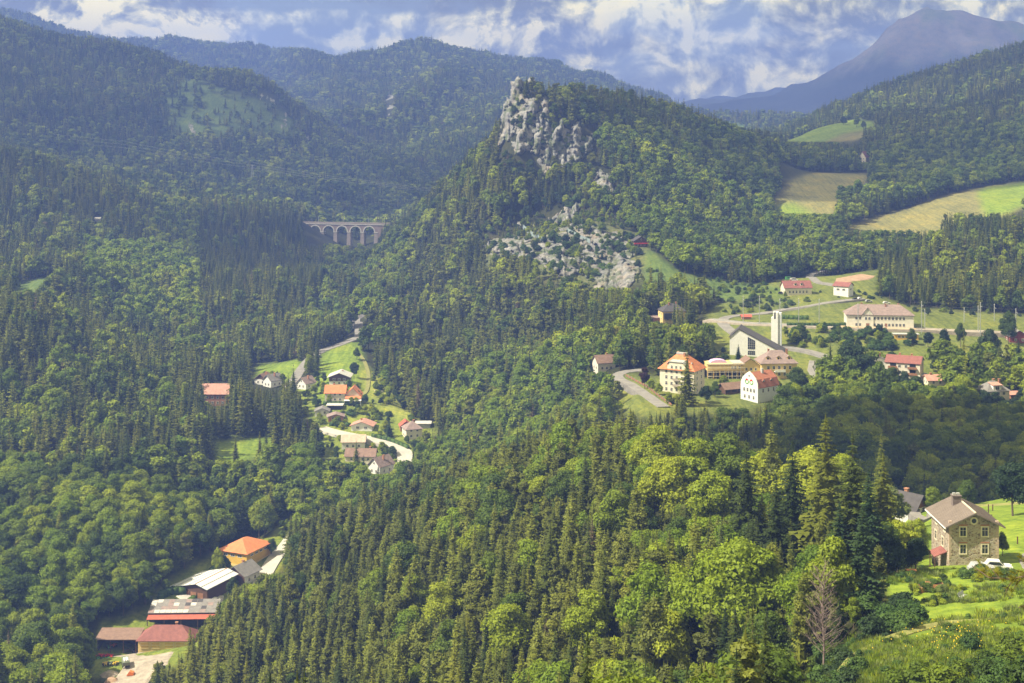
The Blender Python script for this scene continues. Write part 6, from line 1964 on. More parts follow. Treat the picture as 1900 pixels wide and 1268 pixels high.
def plant_forest():
    A = scatter()
    print('TREES', len(A), [int((A[:, 7] == i).sum()) for i in range(4)])
    kk = ['spruce', 'larch', 'pine', 'broad', 'beech']
    for ki, kind in enumerate(kk):
        B = A[A[:, 6] == ki]
        size = B[:, 5] / B[:, 1]
        # inside the frame and not far: the 300 that show largest become things of their own
        vis = (B[:, 3] > -20) & (B[:, 3] < 1920) & (B[:, 4] - B[:, 5] * F / B[:, 1] < 1262)
        order = np.argsort(-(size * np.where(vis, 1, 0)))
        pick = order[:230 if kind in ('broad', 'beech') else 270]
        near_meshes(kind)
        for j in pick:
            x, y, z, u, v, H = B[j, :6]
            tree_thing(kind, int(RNG.integers(6)), (x, y, z - 0.3), H, float(RNG.uniform(0, 6.28)), LOOK[kind] + ' ' + zone(u, v - H * F / y * 0.7), LOOK[kind] + ('es ' if kind == 'beech' else 's ') + zone(u, v - H * F / y * 0.7), float(RNG.uniform(0.8, 1.3)) * TW[kind])
        rest = np.delete(B, pick, axis=0)
        protos = []
        for lod in range(3):
            for (cr, tr) in VAR[kind][lod]:
                v_, t_, mi = join([cr, tr]); protos.append(mesh_from('tree_shape', v_, t_, [KINDS_[kind], M_BARK], mat_idx=mi))
        off = [0, 6, 12, 12]; cnt = [6, 6, 4, 4]
        lod = rest[:, 7].astype(int)
        var = np.array([off[l] + int(RNG.integers(cnt[l])) for l in lod])
        sc = rest[:, 5] / BASE_H[kind]
        wd = sc * RNG.uniform(0.75, 1.35, len(rest)) * TW[kind] * np.where(lod == 3, 1.7, np.where(lod == 2, 1.22, 1.0))
        pts = np.stack([rest[:, 0], rest[:, 1], rest[:, 2] - 0.3, sc, RNG.uniform(0, 6.28, len(rest)), var, wd], 1)
        gn_forest(kind.replace('broad', 'broadleaf') + '_woods', pts, protos,
                  {'spruce': 'mass of dark spruces covering the valley slopes and mountains', 'larch': 'scattered pale green larches in the valley and mountain woods',
                   'pine': 'dull green pines mixed through the woods of slopes and crags', 'beech': 'yellow-green beeches with the sun of bright slopes painted into their leaves', 'broad': 'billowing green broadleaf woods on the slopes and along the valley'}[kind], kind)




# ------------------------------------------------------------------ single trees one can point at (base u, v, distance)
SPECIAL = []


def solo(kind, u, vb, dg, H_, width, label, name, matl=None, span=1.25, shape=None, cat='tree', clear=None):
    p = hit(u, vb, dg, span)
    SPECIAL.append((kind, p, H_, width, label, name, matl, shape, cat))
    CLEAR.append((p.x, p.y, clear if clear is not None else max(2.5, H_ * (0.12 if kind == 'spruce' else 0.26) * width)))
    if clear is not None and dg < 340:
        hw = H_ * (0.16 if kind == 'spruce' else 0.26) * width * F / p.y
        VIEWS.append((u - hw, u + hw, CV - p.z * F / p.y - 0.42 * H_ * F / p.y, 100, p.y - 2))
    return p


S_ = solo
S_('spruce', 1275, 752, 640, 25, 1.35, 'tall dark spruce standing before the tall cream building', 'spruce_tree')
S_('broad', 1295, 672, 705, 13, 1.0, 'golden yellow-green round tree behind the tall cream building', 'broadleaf_tree', F_GOLD)
S_('broad', 1143, 660, 760, 17, .85, 'yellow-green tree shining out of the dark wood left of the yellow house', 'broadleaf_tree', F_GOLD)
S_('broad', 1196, 722, 655, 11, .9, 'purple-leaved copper beech beside the village road', 'copper_beech', F_PURPLE)
S_('broad', 1310, 748, 642, 8, 1.1, 'round dark green tree right of the big spruce by the cream building', 'broadleaf_tree', F_DARK)
S_('broad', 1327, 738, 652, 8, .9, 'small round tree between the cream building and the brown barn', 'broadleaf_tree')
S_('broad', 1222, 733, 648, 6, 1.0, 'low light green tree at the garden fence by the village road', 'broadleaf_tree', F_LIME)
S_('broad', 1208, 725, 655, 6, 1.0, 'low light green tree next to the copper beech', 'broadleaf_tree', F_LIME)
S_('broad', 1241, 750, 632, 6, 1.0, 'small round tree below the left corner of the cream building', 'broadleaf_tree')
S_('spruce', 1370, 667, 718, 8, 1.6, 'small round conifer in front of the church wall', 'conifer', F_DARK)
S_('broad', 1583, 722, 655, 22, 1.35, 'very large dark green tree left of the apartment house', 'broadleaf_tree', F_DARK)
S_('broad', 1480, 730, 612, 13, 1.2, 'wide dark green tree at the right edge of the yellow guest house', 'broadleaf_tree')
S_('broad', 1693, 640, 740, 9, .8, 'first tree from the left in the row below the station', 'broadleaf_tree')
S_('broad', 1722, 645, 738, 8.5, .95, 'second tree from the left in the row below the station', 'broadleaf_tree', F_DARK)
S_('broad', 1752, 647, 738, 11, .9, 'third tree from the left in the row below the station', 'broadleaf_tree', F_DARK)
S_('broad', 1782, 645, 738, 14, .7, 'tallest slim tree at the right end of the row below the station', 'broadleaf_tree')
S_('broad', 1872, 640, 742, 18, .8, 'tall airy tree before the dark red barn', 'broadleaf_tree')
S_('broad', 1835, 690, 690, 22, .9, 'big dark spreading tree right of the apartment house meadow', 'broadleaf_tree', F_DARK)
S_('spruce', 1812, 725, 650, 19, 1.5, 'dense dark conifer left of the pale yellow villa', 'spruce_tree', F_DARK)
S_('spruce', 1797, 722, 655, 17, 1.5, 'second dense dark conifer left of the pale yellow villa', 'spruce_tree', F_DARK)
S_('spruce', 1890, 700, 670, 18, 1.5, 'dark conifer at the right edge above the pale yellow villa', 'spruce_tree', F_DARK)
S_('broad', 1735, 682, 695, 9, .8, 'tree at the right gable of the apartment house', 'broadleaf_tree')
S_('broad', 1655, 728, 640, 12, 1.1, 'bushy tree in front of the apartment house, left side', 'broadleaf_tree')
S_('broad', 1700, 745, 620, 12, 1.3, 'wide round tree below the apartment house', 'broadleaf_tree', F_DARK)
S_('broad', 1775, 745, 620, 11, 1.2, 'round dark tree between the pink roofed garage and the yellow villa', 'broadleaf_tree', F_DARK)
S_('broad', 1634, 700, 690, 8, .8, 'slim tree beside the grey roofed house', 'broadleaf_tree')
S_('broad', 1565, 233, 1960, 13, 1.2, 'lone dark tree on the upper ridge meadow', 'broadleaf_tree', F_DARK)
S_('broad', 1590, 237, 1930, 17, 1.0, 'larger of the trees on the upper ridge meadow', 'broadleaf_tree')
S_('broad', 1602, 240, 1920, 11, 1.0, 'small tree right of the larger one on the upper ridge meadow', 'broadleaf_tree')
# valley hamlet
S_('broad', 574, 697, 860, 13, .95, 'large greyish green tree beside the sunny valley road', 'broadleaf_tree')
S_('broad', 662, 668, 900, 8, .9, 'single tree at the right edge of the bright valley meadow', 'broadleaf_tree')
S_('broad', 657, 702, 838, 10, .9, 'dark tree right of the brown chalet', 'broadleaf_tree', F_DARK)
S_('broad', 524, 714, 822, 7, 1.0, 'round tree right of the grey roofed cottage', 'broadleaf_tree')
S_('broad', 601, 712, 818, 7, 1.0, 'tree left of the brown chalet', 'broadleaf_tree')
S_('broad', 583, 732, 792, 6, 1.1, 'low tree below the white cottage', 'broadleaf_tree')
S_('broad', 611, 751, 768, 6, .9, 'tree before the left end of the orange-roofed farmhouse', 'broadleaf_tree')
S_('spruce', 722, 812, 728, 10, 1.5, 'dark pointed conifer right of the white bungalow', 'conifer', F_DARK)
S_('spruce', 661, 884, 684, 17, 1.1, 'tall spruce before the cream house with the wide brown roof', 'spruce_tree')
S_('spruce', 675, 900, 672, 14, 1.1, 'spruce just left of the steep grey-brown roof', 'spruce_tree')
S_('spruce', 767, 872, 692, 12, .9, 'thin spruce at the road bend', 'spruce_tree')
S_('spruce', 778, 868, 695, 9, .9, 'shorter spruce right of the thin one at the road bend', 'spruce_tree')
S_('spruce', 437, 862, 685, 14, 1.1, 'spruce at the lower edge of the small yellow-green meadow', 'spruce_tree')
S_('spruce', 482, 865, 682, 17, 1.0, 'left one of the twin spruces right of the small meadow', 'spruce_tree')
S_('spruce', 494, 867, 680, 18, 1.0, 'right one of the twin spruces right of the small meadow', 'spruce_tree')
S_('broad', 715, 845, 706, 4, 1.2, 'round shrub on the lawn beside the valley road', 'broadleaf_tree')
S_('broad', 735, 920, 640, 13, 1.2, 'bright round tree below the lowest white house', 'broadleaf_tree', F_LIME)
# lower left works
S_('broad', 404, 1068, 560, 11, .65, 'neat oval tree left of the yellow hall', 'broadleaf_tree', F_LIME)
S_('broad', 432, 1118, 535, 10, .95, 'dark tree with reddish twigs before the metal-roofed hall', 'broadleaf_tree', F_DARK)
S_('broad', 503, 1030, 590, 7, 1.1, 'round tree behind the yellow hall', 'broadleaf_tree')
S_('spruce', 567, 990, 590, 15, 1.3, 'dark conifer right of the small garden clearing', 'spruce_tree', F_DARK)
# near hill
S_('broad', 1372, 1215, 193, 20, 1.05, 'big bright yellow-green broadleaf tree rising in the near wood', 'broadleaf_tree', F_LIME, clear=4)
S_('broad', 1290, 950, 290, 19, 1.15, 'big light green broadleaf tree at the top of the near wood, left', 'broadleaf_tree', F_LIME, clear=5)
S_('broad', 1240, 985, 270, 18, 1.1, 'big light green broadleaf tree below the topmost one of the near wood', 'broadleaf_tree', F_LIME, clear=5)
S_('broad', 1345, 925, 300, 18, 1.1, 'grey-green billowing tree next to the bright ones on top of the near wood', 'broadleaf_tree', clear=4)
S_('larch', 1432, 960, 262, 23, 1.25, 'tall pale larch standing out above the near wood', 'larch_tree', clear=3)
S_('spruce', 1385, 1050, 232, 25, 1.25, 'tall spruce with layered boughs left of the pale larch', 'spruce_tree', clear=3)
S_('spruce', 1532, 1075, 222, 29, 1.35, 'tallest spruce at the right end of the near wood', 'spruce_tree', clear=3)
S_('spruce', 1582, 1105, 207, 26, 1.35, 'tall dark spruce at the outer right edge of the near wood', 'spruce_tree', clear=3)
S_('spruce', 1470, 1060, 226, 25, 1.2, 'spruce between the pale larch and the tallest spruce', 'spruce_tree', clear=3)
S_('spruce', 1440, 1085, 212, 20, 1.2, 'dark spruce below the pale larch', 'spruce_tree', clear=3)
S_('spruce', 1612, 1095, 213, 19, 1.5, 'lower spreading spruce at the meadow edge of the near wood', 'spruce_tree', F_DARK, clear=3)
S_('spruce', 1558, 1130, 195, 17, 1.4, 'dark spruce in the shaded right edge of the near wood', 'spruce_tree', F_DARK, clear=3)
S_('spruce', 1600, 1135, 196, 15, 1.5, 'dark spruce with low boughs beside the shaded meadow', 'spruce_tree', F_DARK, clear=3)
S_('broad', 1548, 1180, 184, 15, .85, 'grey-green loose broadleaf tree before the tallest spruces', 'broadleaf_tree', clear=2)
S_('broad', 1500, 840, 330, 18, 1.2, 'bright broadleaf tree behind the spruce tops', 'broadleaf_tree', F_LIME, clear=4)
S_('broad', 1560, 870, 300, 18, 1.1, 'bright broadleaf tree right behind the tallest spruce', 'broadleaf_tree', F_LIME, clear=4)
S_('broad', 1215, 905, 315, 17, 1.1, 'bright tree on the left shoulder of the near wood crest', 'broadleaf_tree', F_LIME, clear=4)
S_('broad', 1320, 1010, 255, 17, 1.1, 'yellow-green tree in the middle of the bright group on the near wood', 'broadleaf_tree', F_LIME, clear=4)
S_('larch', 1180, 1030, 258, 19, 1.2, 'pale larch left of the bright broadleaf group', 'larch_tree', clear=3)
S_('broad', 1095, 1240, 228, 16, 1.0, 'bright young broadleaf tree low in the middle of the near wood', 'broadleaf_tree', F_LIME, clear=3)
S_('broad', 940, 1250, 262, 15, 1.1, 'bright yellow-green tree near the bottom edge left of the middle', 'broadleaf_tree', F_LIME, clear=3)
S_('broad', 1245, 1290, 205, 15, 1.0, 'light green tree at the bottom edge under the big bright one', 'broadleaf_tree', F_LIME, clear=3)
S_('broad', 820, 1180, 310, 14, 1.1, 'light green tree in the lower middle of the near wood', 'broadleaf_tree', F_LIME, clear=3)
S_('broad', 1425, 860, 318, 17, 1.1, 'bright tree behind the pale larch', 'broadleaf_tree', F_LIME, clear=4)
S_('broad', 1665, 1062, 226, 9.5, 1.35, 'bright yellow-green spreading tree left of the stone house', 'broadleaf_tree', F_LIME)
S_('broad', 1700, 1062, 226, 6, 1.3, 'dark bushy tree at the left corner of the stone house', 'broadleaf_tree', F_DARK)
S_('broad', 1635, 1075, 222, 8, 1.3, 'dark leafy tree between the spruces and the bright tree', 'broadleaf_tree', F_DARK)
S_('broad', 1652, 968, 305, 10.5, 1.3, 'pale rounded willow left of the dark roofed timber house', 'willow_tree', F_WILLOW)
S_('broad', 1860, 1032, 250, 4.5, .8, 'small fruit tree right of the stone house', 'broadleaf_tree')
S_('broad', 1880, 958, 335, 12, 1.1, 'large dark tree on the meadow at the right edge', 'broadleaf_tree', F_DARK)
S_('broad', 1730, 938, 345, 6, 1.2, 'dark green tree between the timber house and the stone house roof', 'broadleaf_tree')
S_('broad', 1765, 938, 350, 6.5, 1.2, 'tree behind the chimney of the stone house', 'broadleaf_tree')
S_('broad', 1795, 938, 352, 6.5, 1.0, 'small tree behind the right slope of the stone roof', 'broadleaf_tree')
S_('spruce', 1825, 925, 360, 6, 1.6, 'small conifer on the far side of the meadow', 'conifer')

plant_forest()
for i, (kind, p, H_, width, label, name, matl, shape, cat) in enumerate(SPECIAL):
    tree_thing(kind, i if shape is None else shape, (p.x, p.y, p.z - 0.2), H_, (i * 1.7) % 6.28, label, None, width, name, matl, cat)

# dead tree, bare and reddish grey
def dead_tree(u, v, dg, H_, label, seed, n=26):
    r_ = random.Random(seed)
    p = hit(u, v, dg, 1.2)
    root = link_obj('dead_tree', None, loc=p); tag(root, label, 'tree')
    tr = MB().tube([(0, 0, -1), (.15, 0, H_ * .3), (-.1, .1, H_ * .6), (.25, 0, H_ * .85), (.1, 0, H_)], [.17, .13, .09, .05, .015], 6)
    tr.build('trunk', M_DEADWOOD, root)
    for k in range(n):
        z = H_ * (.22 + .72 * k / n); a = k * 2.4 + r_.uniform(-.4, .4); L = (H_ * .17) * (1.1 - .6 * k / n) * r_.uniform(.7, 1.2)
        b = MB()
        q = [Vector((0, 0, z)), Vector((math.cos(a) * L * .5, math.sin(a) * L * .5, z + L * .35)), Vector((math.cos(a) * L, math.sin(a) * L, z + L * .9))]
        b.tube(q, [.045, .03, .012], 4)
        for m in range(8):
            t = .2 + .1 * m; s = q[0].lerp(q[2], t) + Vector((0, 0, -.05 * L)); a2 = a + r_.choice([-1, 1]) * r_.uniform(.5, 1.1); l2 = L * r_.uniform(.25, .6)
            b.tube([s, s + Vector((math.cos(a2) * l2, math.sin(a2) * l2, l2 * r_.uniform(.3, 1)))], [.02, .008], 3)
        b.build('branch', M_DEADWOOD, root)


dead_tree(1527, 1262, 176, 15.0, 'bare dead tree with pinkish grey twigs before the dark spruces', 3, 60)
dead_tree(1478, 1290, 165, 5.5, 'smaller bare dead sapling left of the tall dead tree', 5, 16)

# ------------------------------------------------------------------ bushes, hedges
_br = np.random.default_rng(77)
BUSH = []
for i in range(5):
    cr, tc_ = leafy(_br, 3.0, 2.0, 7, 1500, 0.17, base=-0.1, up=0.5, egg=0.6)
    BUSH.append((cr, tc_))
_bm_cache = {}


def bush(p, H_, wd, label, matl, group=None, name='bush', i=0):
    k = (i % 5, matl.name)
    if k not in _bm_cache:
        _bm_cache[k] = mesh_from('bush', BUSH[i % 5][0], BUSH[i % 5][1], [matl])
    o = link_obj(name, _bm_cache[k], None, (p.x, p.y, p.z - 0.15))
    s = H_ / 3.0; o.scale = (s * wd, s * wd, s); o.rotation_euler = (0, 0, (i * 2.1) % 6.28)
    tag(o, label, 'bush', group)
    return o


def free(p, r_):
    return all((p.x - x) ** 2 + (p.y - y) ** 2 > (rr * 0.85 + r_ * 0.3) ** 2 for x, y, rr in BUILT)


# outline (u, v), distance, number, sizes, mixture, label, group, kind
rr_ = random.Random(5)


def strew(poly, dg, n, h0, h1, mats_, label, group, tree=0.0, avoid_roads=True, wd=1.2):
    us = [q[0] for q in poly]; vs = [q[1] for q in poly]; c = 0; tries = 0
    while c < n and tries < n * 14:
        tries += 1
        u = rr_.uniform(min(us), max(us)); v = rr_.uniform(min(vs), max(vs))
        if not bool(in_poly(np.array([u]), np.array([v]), poly)[0]): continue
        p = hit(u, v, dg, 1.3)
        if not free(p, 2): continue
        if avoid_roads and any((p.x - x) ** 2 + (p.y - y) ** 2 < (q * .9) ** 2 for x, y, q in ROADPTS): continue
        H_ = rr_.uniform(h0, h1); m = rr_.choice(mats_)
        if rr_.random() < tree:
            tree_thing('broad', c, (p.x, p.y, p.z - .3), H_ * 1.7, rr_.uniform(0, 6.28), label[1], group + ', trees', rr_.uniform(.9, 1.3), 'garden_tree', m)
        else:
            bush(p, H_, rr_.uniform(.8, 1.2) * wd, label[0], m, group, i=c, name='shrub' if dg < 300 else 'cliff_bush' if dg > 940 else 'bush')
        c += 1


ROADPTS = []
for nm, ln_, w_, m_ in ROADS:
    pts = [hit(*q) for q in ln_]
    for a, b in zip(pts[:-1], pts[1:]):
        k = max(1, int((b - a).length / 4))
        ROADPTS += [(a.x + (b.x - a.x) * t / k, a.y + (b.y - a.y) * t / k, w_ / 2 + 1.5) for t in range(k + 1)]
for (u, v, dd) in [(1540, 609, 772), (1600, 608, 772), (1340, 600, 785), (1400, 603, 780), (1460, 606, 775)]:
    pass
GREENS = [F_BROAD, F_BROAD, F_DARK, F_HEDGE]
strew([(560, 735), (600, 712), (668, 715), (700, 745), (745, 790), (800, 815), (760, 850), (690, 885), (620, 865), (572, 820)], 760, 95, 1.6, 3.8, GREENS + [F_LIME],
      ('rounded garden bush in the valley hamlet', 'small garden tree in the valley hamlet'), 'garden bushes of the valley hamlet', .45)
strew([(480, 700), (590, 690), (590, 715), (480, 722)], 830, 14, 1.5, 3.2, GREENS, ('bush by the upper left cottages', 'small tree by the upper left cottages'), 'bushes by the upper cottages', .4)
strew([(690, 690), (770, 760), (800, 800), (815, 830), (790, 800), (700, 740)], 780, 34, 1.8, 4.2, GREENS + [F_LIME], ('bush at the foot of the wooded slope right of the hamlet', 'tree at the foot of the wooded slope right of the hamlet'), 'bushes at the foot of the slope right of the hamlet', .5)
strew([(1320, 560), (1440, 545), (1500, 560), (1450, 578), (1345, 586)], 840, 46, 1.5, 3.4, [F_DARK, F_HEDGE, F_BROAD], ('low dark bush on the slope above the railway bend', 'small tree on the slope above the railway bend'), 'bushes on the slope above the railway bend', .1)
strew([(1195, 500), (1340, 520), (1460, 530), (1440, 548), (1320, 560), (1210, 540)], 930, 60, 1.5, 3.6, [F_DARK, F_HEDGE, F_BROAD, F_BROAD], ('bush on the rough slope below the chalet', 'small tree on the rough slope below the chalet'), 'bushes on the rough slope below the chalet', .12)
strew([(1452, 618), (1560, 614), (1700, 618), (1700, 640), (1640, 655), (1540, 648), (1460, 645)], 752, 66, 2.2, 5.0, [F_BROAD, F_DARK, F_HEDGE], ('bush on the embankment below the station', 'small tree on the embankment below the station'), 'bushes on the embankment below the station', .3)
strew([(1690, 560), (1900, 572), (1960, 585), (1900, 592), (1700, 586)], 820, 30, 1.5, 3.5, [F_BROAD, F_DARK], ('bush behind the railway masts', 'tree behind the railway masts'), 'bushes behind the railway masts', .3)
strew([(1600, 664), (1730, 664), (1800, 676), (1900, 682), (1900, 720), (1760, 710), (1640, 690)], 690, 20, 2, 5, [F_DARK, F_BROAD], ('bush around the apartment house', 'tree around the apartment house'), 'bushes around the apartment house', .5)
strew([(1440, 722), (1560, 716), (1640, 722), (1760, 728), (1900, 752), (1900, 775), (1700, 765), (1440, 760)], 625, 46, 3, 6, [F_DARK, F_BROAD, F_DARK], ('bush at the upper edge of the dark wood below the town', 'tree at the upper edge of the dark wood below the town'), 'trees at the upper edge of the dark wood', .75)
strew([(1150, 705), (1235, 740), (1300, 752), (1250, 760), (1160, 720)], 640, 10, 1.5, 3, [F_LIME, F_BROAD], ('garden bush along the village road', 'garden tree along the village road'), 'garden bushes along the village road', .3)
strew([(1325, 660), (1352, 640), (1352, 665), (1330, 690)], 720, 8, 2, 4, [F_DARK, F_BROAD], ('bush left of the church', 'tree left of the church'), 'bushes left of the church', .5)
strew([(1500, 540), (1640, 545), (1700, 572), (1560, 555)], 870, 16, 1, 2.2, [F_HEDGE, F_DARK], ('small shrub on the slope above the station', 'small tree on the slope above the station'), 'shrubs on the slope above the station', 0)
strew([(905, 470), (960, 420), (1060, 400), (1180, 430), (1190, 500), (1090, 520), (1000, 500), (930, 500)], 1030, 210, 2.0, 5.6, [F_BROAD, F_DARK, F_HEDGE], ('bush growing among the grey crags', 'small tree growing among the grey crags'), 'bushes among the grey crags', .3)
strew([(945, 190), (1000, 180), (1090, 270), (1020, 300), (960, 290)], 1200, 70, 2.0, 5.0, [F_DARK, F_BROAD], ('bush clinging between the limestone pillars', 'small tree clinging between the limestone pillars'), 'bushes between the limestone pillars', .4)
strew([(950, 158), (965, 148), (1010, 148), (1040, 175), (1080, 215), (1060, 225), (1000, 178), (960, 172)], 1230, 40, 3.0, 6.5, [F_SPRUCE, F_DARK, F_BROAD], ('dark bush on the edge of the cliff top', 'small tree on the edge of the cliff top'), 'bushes on the cliff edge, rough', .5)
strew([(925, 285), (1000, 320), (1100, 280), (1110, 320), (1000, 350), (920, 320)], 1160, 60, 2.5, 6.0, [F_BROAD, F_DARK, F_SPRUCE], ('bush at the foot of the limestone pillars', 'small tree at the foot of the limestone pillars'), 'bushes at the foot of the pillars', .5)
strew([(890, 400), (960, 370), (1080, 350), (1150, 390), (1060, 395), (960, 415), (900, 450)], 1080, 60, 2.5, 6.0, [F_BROAD, F_DARK, F_HEDGE], ('bush on the slope above the broken rock band', 'small tree on the slope above the broken rock band'), 'bushes above the rock band', .5)
strew([(1330, 690), (1345, 680), (1400, 705), (1375, 740), (1330, 745)], 655, 9, 1.5, 3, [F_BROAD, F_HEDGE], ('bush in the garden of the cream building', 'tree in the garden of the cream building'), 'bushes in the garden of the cream building', .3)
strew([(1460, 730), (1540, 715), (1560, 740), (1480, 750)], 630, 12, 3, 5, [F_BROAD, F_DARK], ('bush right of the white villa', 'tree right of the white villa'), 'trees right of the white villa', .6)
strew([(300, 1105), (345, 1080), (440, 1040), (440, 1060), (380, 1100)], 540, 14, 1.5, 4, GREENS, ('bush beside the works buildings', 'tree beside the works buildings'), 'bushes beside the works buildings', .5)
strew([(520, 965), (555, 965), (548, 1010), (525, 1025)], 620, 12, 1, 2.6, [F_LIME, F_BROAD, F_GOLD], ('bush in the small garden clearing', 'tree in the small garden clearing'), 'bushes in the small garden clearing', .1)
# near meadow, bottom right
strew([(1700, 1262), (1770, 1225), (1810, 1195), (1840, 1240), (1890, 1215), (1960, 1200), (1960, 1300), (1690, 1300)], 142, 27, 1.3, 2.9, [F_BROAD, F_HEDGE, F_BROAD], ('leafy shrub in the bottom right corner of the meadow', ''), 'shrubs in the bottom right corner', 0, True)
strew([(1470, 1200), (1560, 1190), (1640, 1230), (1680, 1290), (1470, 1310)], 158, 26, 1.0, 2.4, [F_DARK, F_BROAD, F_HEDGE], ('shrub in the shade at the bottom of the picture below the dead tree', ''), 'shrubs below the dead tree', 0)
strew([(1590, 1130), (1650, 1110), (1720, 1160), (1660, 1190), (1600, 1190)], 186, 26, 1.4, 3.0, [F_DARK, F_HEDGE], ('shaded bush at the meadow edge under the spruces', ''), 'shaded bushes at the meadow edge', 0)
strew([(1690, 1090), (1790, 1062), (1800, 1110), (1740, 1130), (1700, 1125)], 212, 17, 0.6, 1.6, [F_HEDGE, F_BROAD, F_LIME, F_WILLOW], ('low garden bush in front of the stone house', ''), 'garden bushes before the stone house', 0)
strew([(1780, 1064), (1890, 1060), (1890, 1078), (1790, 1080)], 226, 22, 0.9, 1.6, [F_HEDGE, F_BROAD], ('low bush at the foot of the stone house wall', ''), 'bushes at the stone house wall', 0)


def hedge(pts, wd, ht, label, matl=None):
    P_ = [hit(*q) for q in pts]
    V = []; T = []
    r_ = np.random.default_rng(3)
    for a, b in zip(P_[:-1], P_[1:]):
        L = (b - a).length; k = max(1, int(L / 2.5)); d = (b - a); d.z = 0; d.normalize(); nr = Vector((-d.y, d.x, 0))
        for i in range(k):
            p = a.lerp(b, i / k); q = a.lerp(b, (i + 1) / k)
            p.z = gz(p.x, p.y); q.z = gz(q.x, q.y)
            n0 = len(V)
            for c in (p, q):
                for s, z in ((-1, -.6), (1, -.6), (1, ht), (-1, ht)):
                    x = c + nr * (s * wd / 2); V.append((x.x, x.y, c.z + z))
            for f in ((0, 1, 5, 4), (1, 2, 6, 5), (2, 3, 7, 6), (3, 0, 4, 7), (0, 3, 2, 1), (4, 5, 6, 7)):
                T += [(n0 + f[0], n0 + f[1], n0 + f[2]), (n0 + f[0], n0 + f[2], n0 + f[3])]
            for _ in range(70):
                t = r_.uniform(); s = r_.choice([-1, 1]); top = r_.uniform() < .4
                c = p.lerp(q, t) + nr * ((s * wd / 2) if not top else r_.uniform(-wd / 2, wd / 2)); z = ht if top else r_.uniform(0, ht)
                c = Vector((c.x, c.y, p.z + (q.z - p.z) * t + z)); n0 = len(V)
                for _k in range(3): V.append(tuple(c + Vector(r_.normal(size=3) * .22)))
                T.append((n0, n0 + 1, n0 + 2))
    me = mesh_from('hedge', np.array(V), np.array(T), [matl or F_HEDGE]); o = link_obj('hedge', me); tag(o, label, 'hedge')
    return o


hedge([(297, 1122, 520), (300, 1110, 530), (318, 1103, 540), (345, 1103, 540)], 2.2, 2.4, 'clipped hedge curving round the lawn left of the metal-roofed hall')
hedge([(290, 1131, 516), (350, 1131, 516), (410, 1131, 516)], 1.8, 2.4, 'long clipped hedge between the forecourt and the patchy grey shed roof')
hedge([(352, 1121, 520), (362, 1114, 525)], 2, 1.6, 'short hedge block beside the forecourt')
hedge([(690, 812, 727), (720, 820, 722), (758, 835, 712)], 1.6, 2.0, 'dark hedge along the upper side of the valley road')
hedge([(600, 752, 768), (660, 752, 768)], 1.5, 1.8, 'hedge below the orange-roofed farmhouse')
hedge([(612, 790, 745), (650, 792, 743)], 1.5, 1.8, 'hedge below the orange timber cabin')
hedge([(1460, 607, 774), (1530, 608, 772), (1570, 606, 770)], 1.6, 2.0, 'dark hedge beside the railway left of the station')
hedge([(1500, 594, 785), (1440, 592, 790)], 1.5, 2.2, 'dark hedge along the railway behind the bell tower')

# ------------------------------------------------------------------ railway
drape('railway_bed', [(1310, 597, 790), (1400, 602, 781), (1480, 606, 776), (1600, 611, 768), (1700, 613, 764), (1800, 620, 762), (1960, 626, 760)], 9.0, M_GRAVEL, 0.35)
drape('platform', [(1560, 609, 769), (1640, 612, 766), (1700, 614, 764)], 4.5, plain('platform_paving', (0.45, 0.34, 0.22), .9, .1), 0.75, ks=3)
for k, off in enumerate((-2.6, -1.1, 1.1, 2.6)):
    line = [hit(u, v, d) for u, v, d in [(1310, 597, 790), (1400, 602, 781), (1480, 606, 776), (1600, 611, 768), (1700, 613, 764), (1800, 620, 762), (1960, 626, 760)]]
    pts = []
    for a, b in zip(line[:-1], line[1:]):
        for t in range(6):
            q = a.lerp(b, t / 6); pts.append((q.x, q.y + off, max(gz(q.x, q.y + off), gz(q.x, q.y)) + .6))
    o = MB().tube(pts, .09, 4).build('rail', M_STEEL); tag(o, ['front rail of the track nearest the station terrace edge', 'second steel rail from the front of the railway', 'third steel rail from the front of the railway', 'rearmost steel rail of the railway'][k], 'rail')
MASTS = [(1379, 592, 790, 12.5), (1409, 594, 786, 13), (1447, 596, 784, 12), (1482, 597, 782, 12.5), (1520, 600, 780, 13), (1592, 603, 762, 11), (1710, 609, 762, 14), (1716, 606, 772, 9), (1789, 596, 790, 7), (1815, 606, 770, 11), (1819, 607, 766, 13), (1845, 592, 800, 8), (1885, 612, 765, 11)]
tops = []
for i, (u, v, d, H_) in enumerate(MASTS):
    x = (u - CU) / F * d; z = gz(x, d)
    zt = (CV - (v - H_ * F / d)) / F * d
    o = MB().box(-.17, .17, -.17, .17, -2, zt - z).build('railway_mast', M_STEEL); o.location = (x, d, z)
    tag(o, ['leftmost grey overhead line mast by the road bend', 'tall mast left of the bell tower', 'mast right behind the bell tower', 'mast right of the bell tower', 'mast at the dark hedge left of the station', 'mast in front of the station gable',
            'tallest mast at the right corner of the station', 'short mast next to the tallest one by the station', 'thin short mast on the bank right of the station', 'left one of the close pair of masts right of the station',
            'taller right one of the close pair of masts', 'distant short mast near the right edge', 'mast before the tall airy tree at the right'][i], 'mast')
    MB().box(-.08, .08, -3.2, 0, zt - z - 1.7, zt - z - 1.55).build('cantilever', M_STEEL, o)
    MB().box(-.12, .12, -.12, .12, zt - z, zt - z + .5).build('insulator', M_FRAME, o)
    if H_ > 10: tops.append((x, d, zt))
M_WIRE = plain('wire', (0.20, 0.19, 0.19), .6, .05)
tops.sort()
WL = ['uppermost overhead wire along the railway', 'second overhead wire from the top along the railway', 'third overhead wire from the top along the railway', 'lowest overhead wire along the railway']
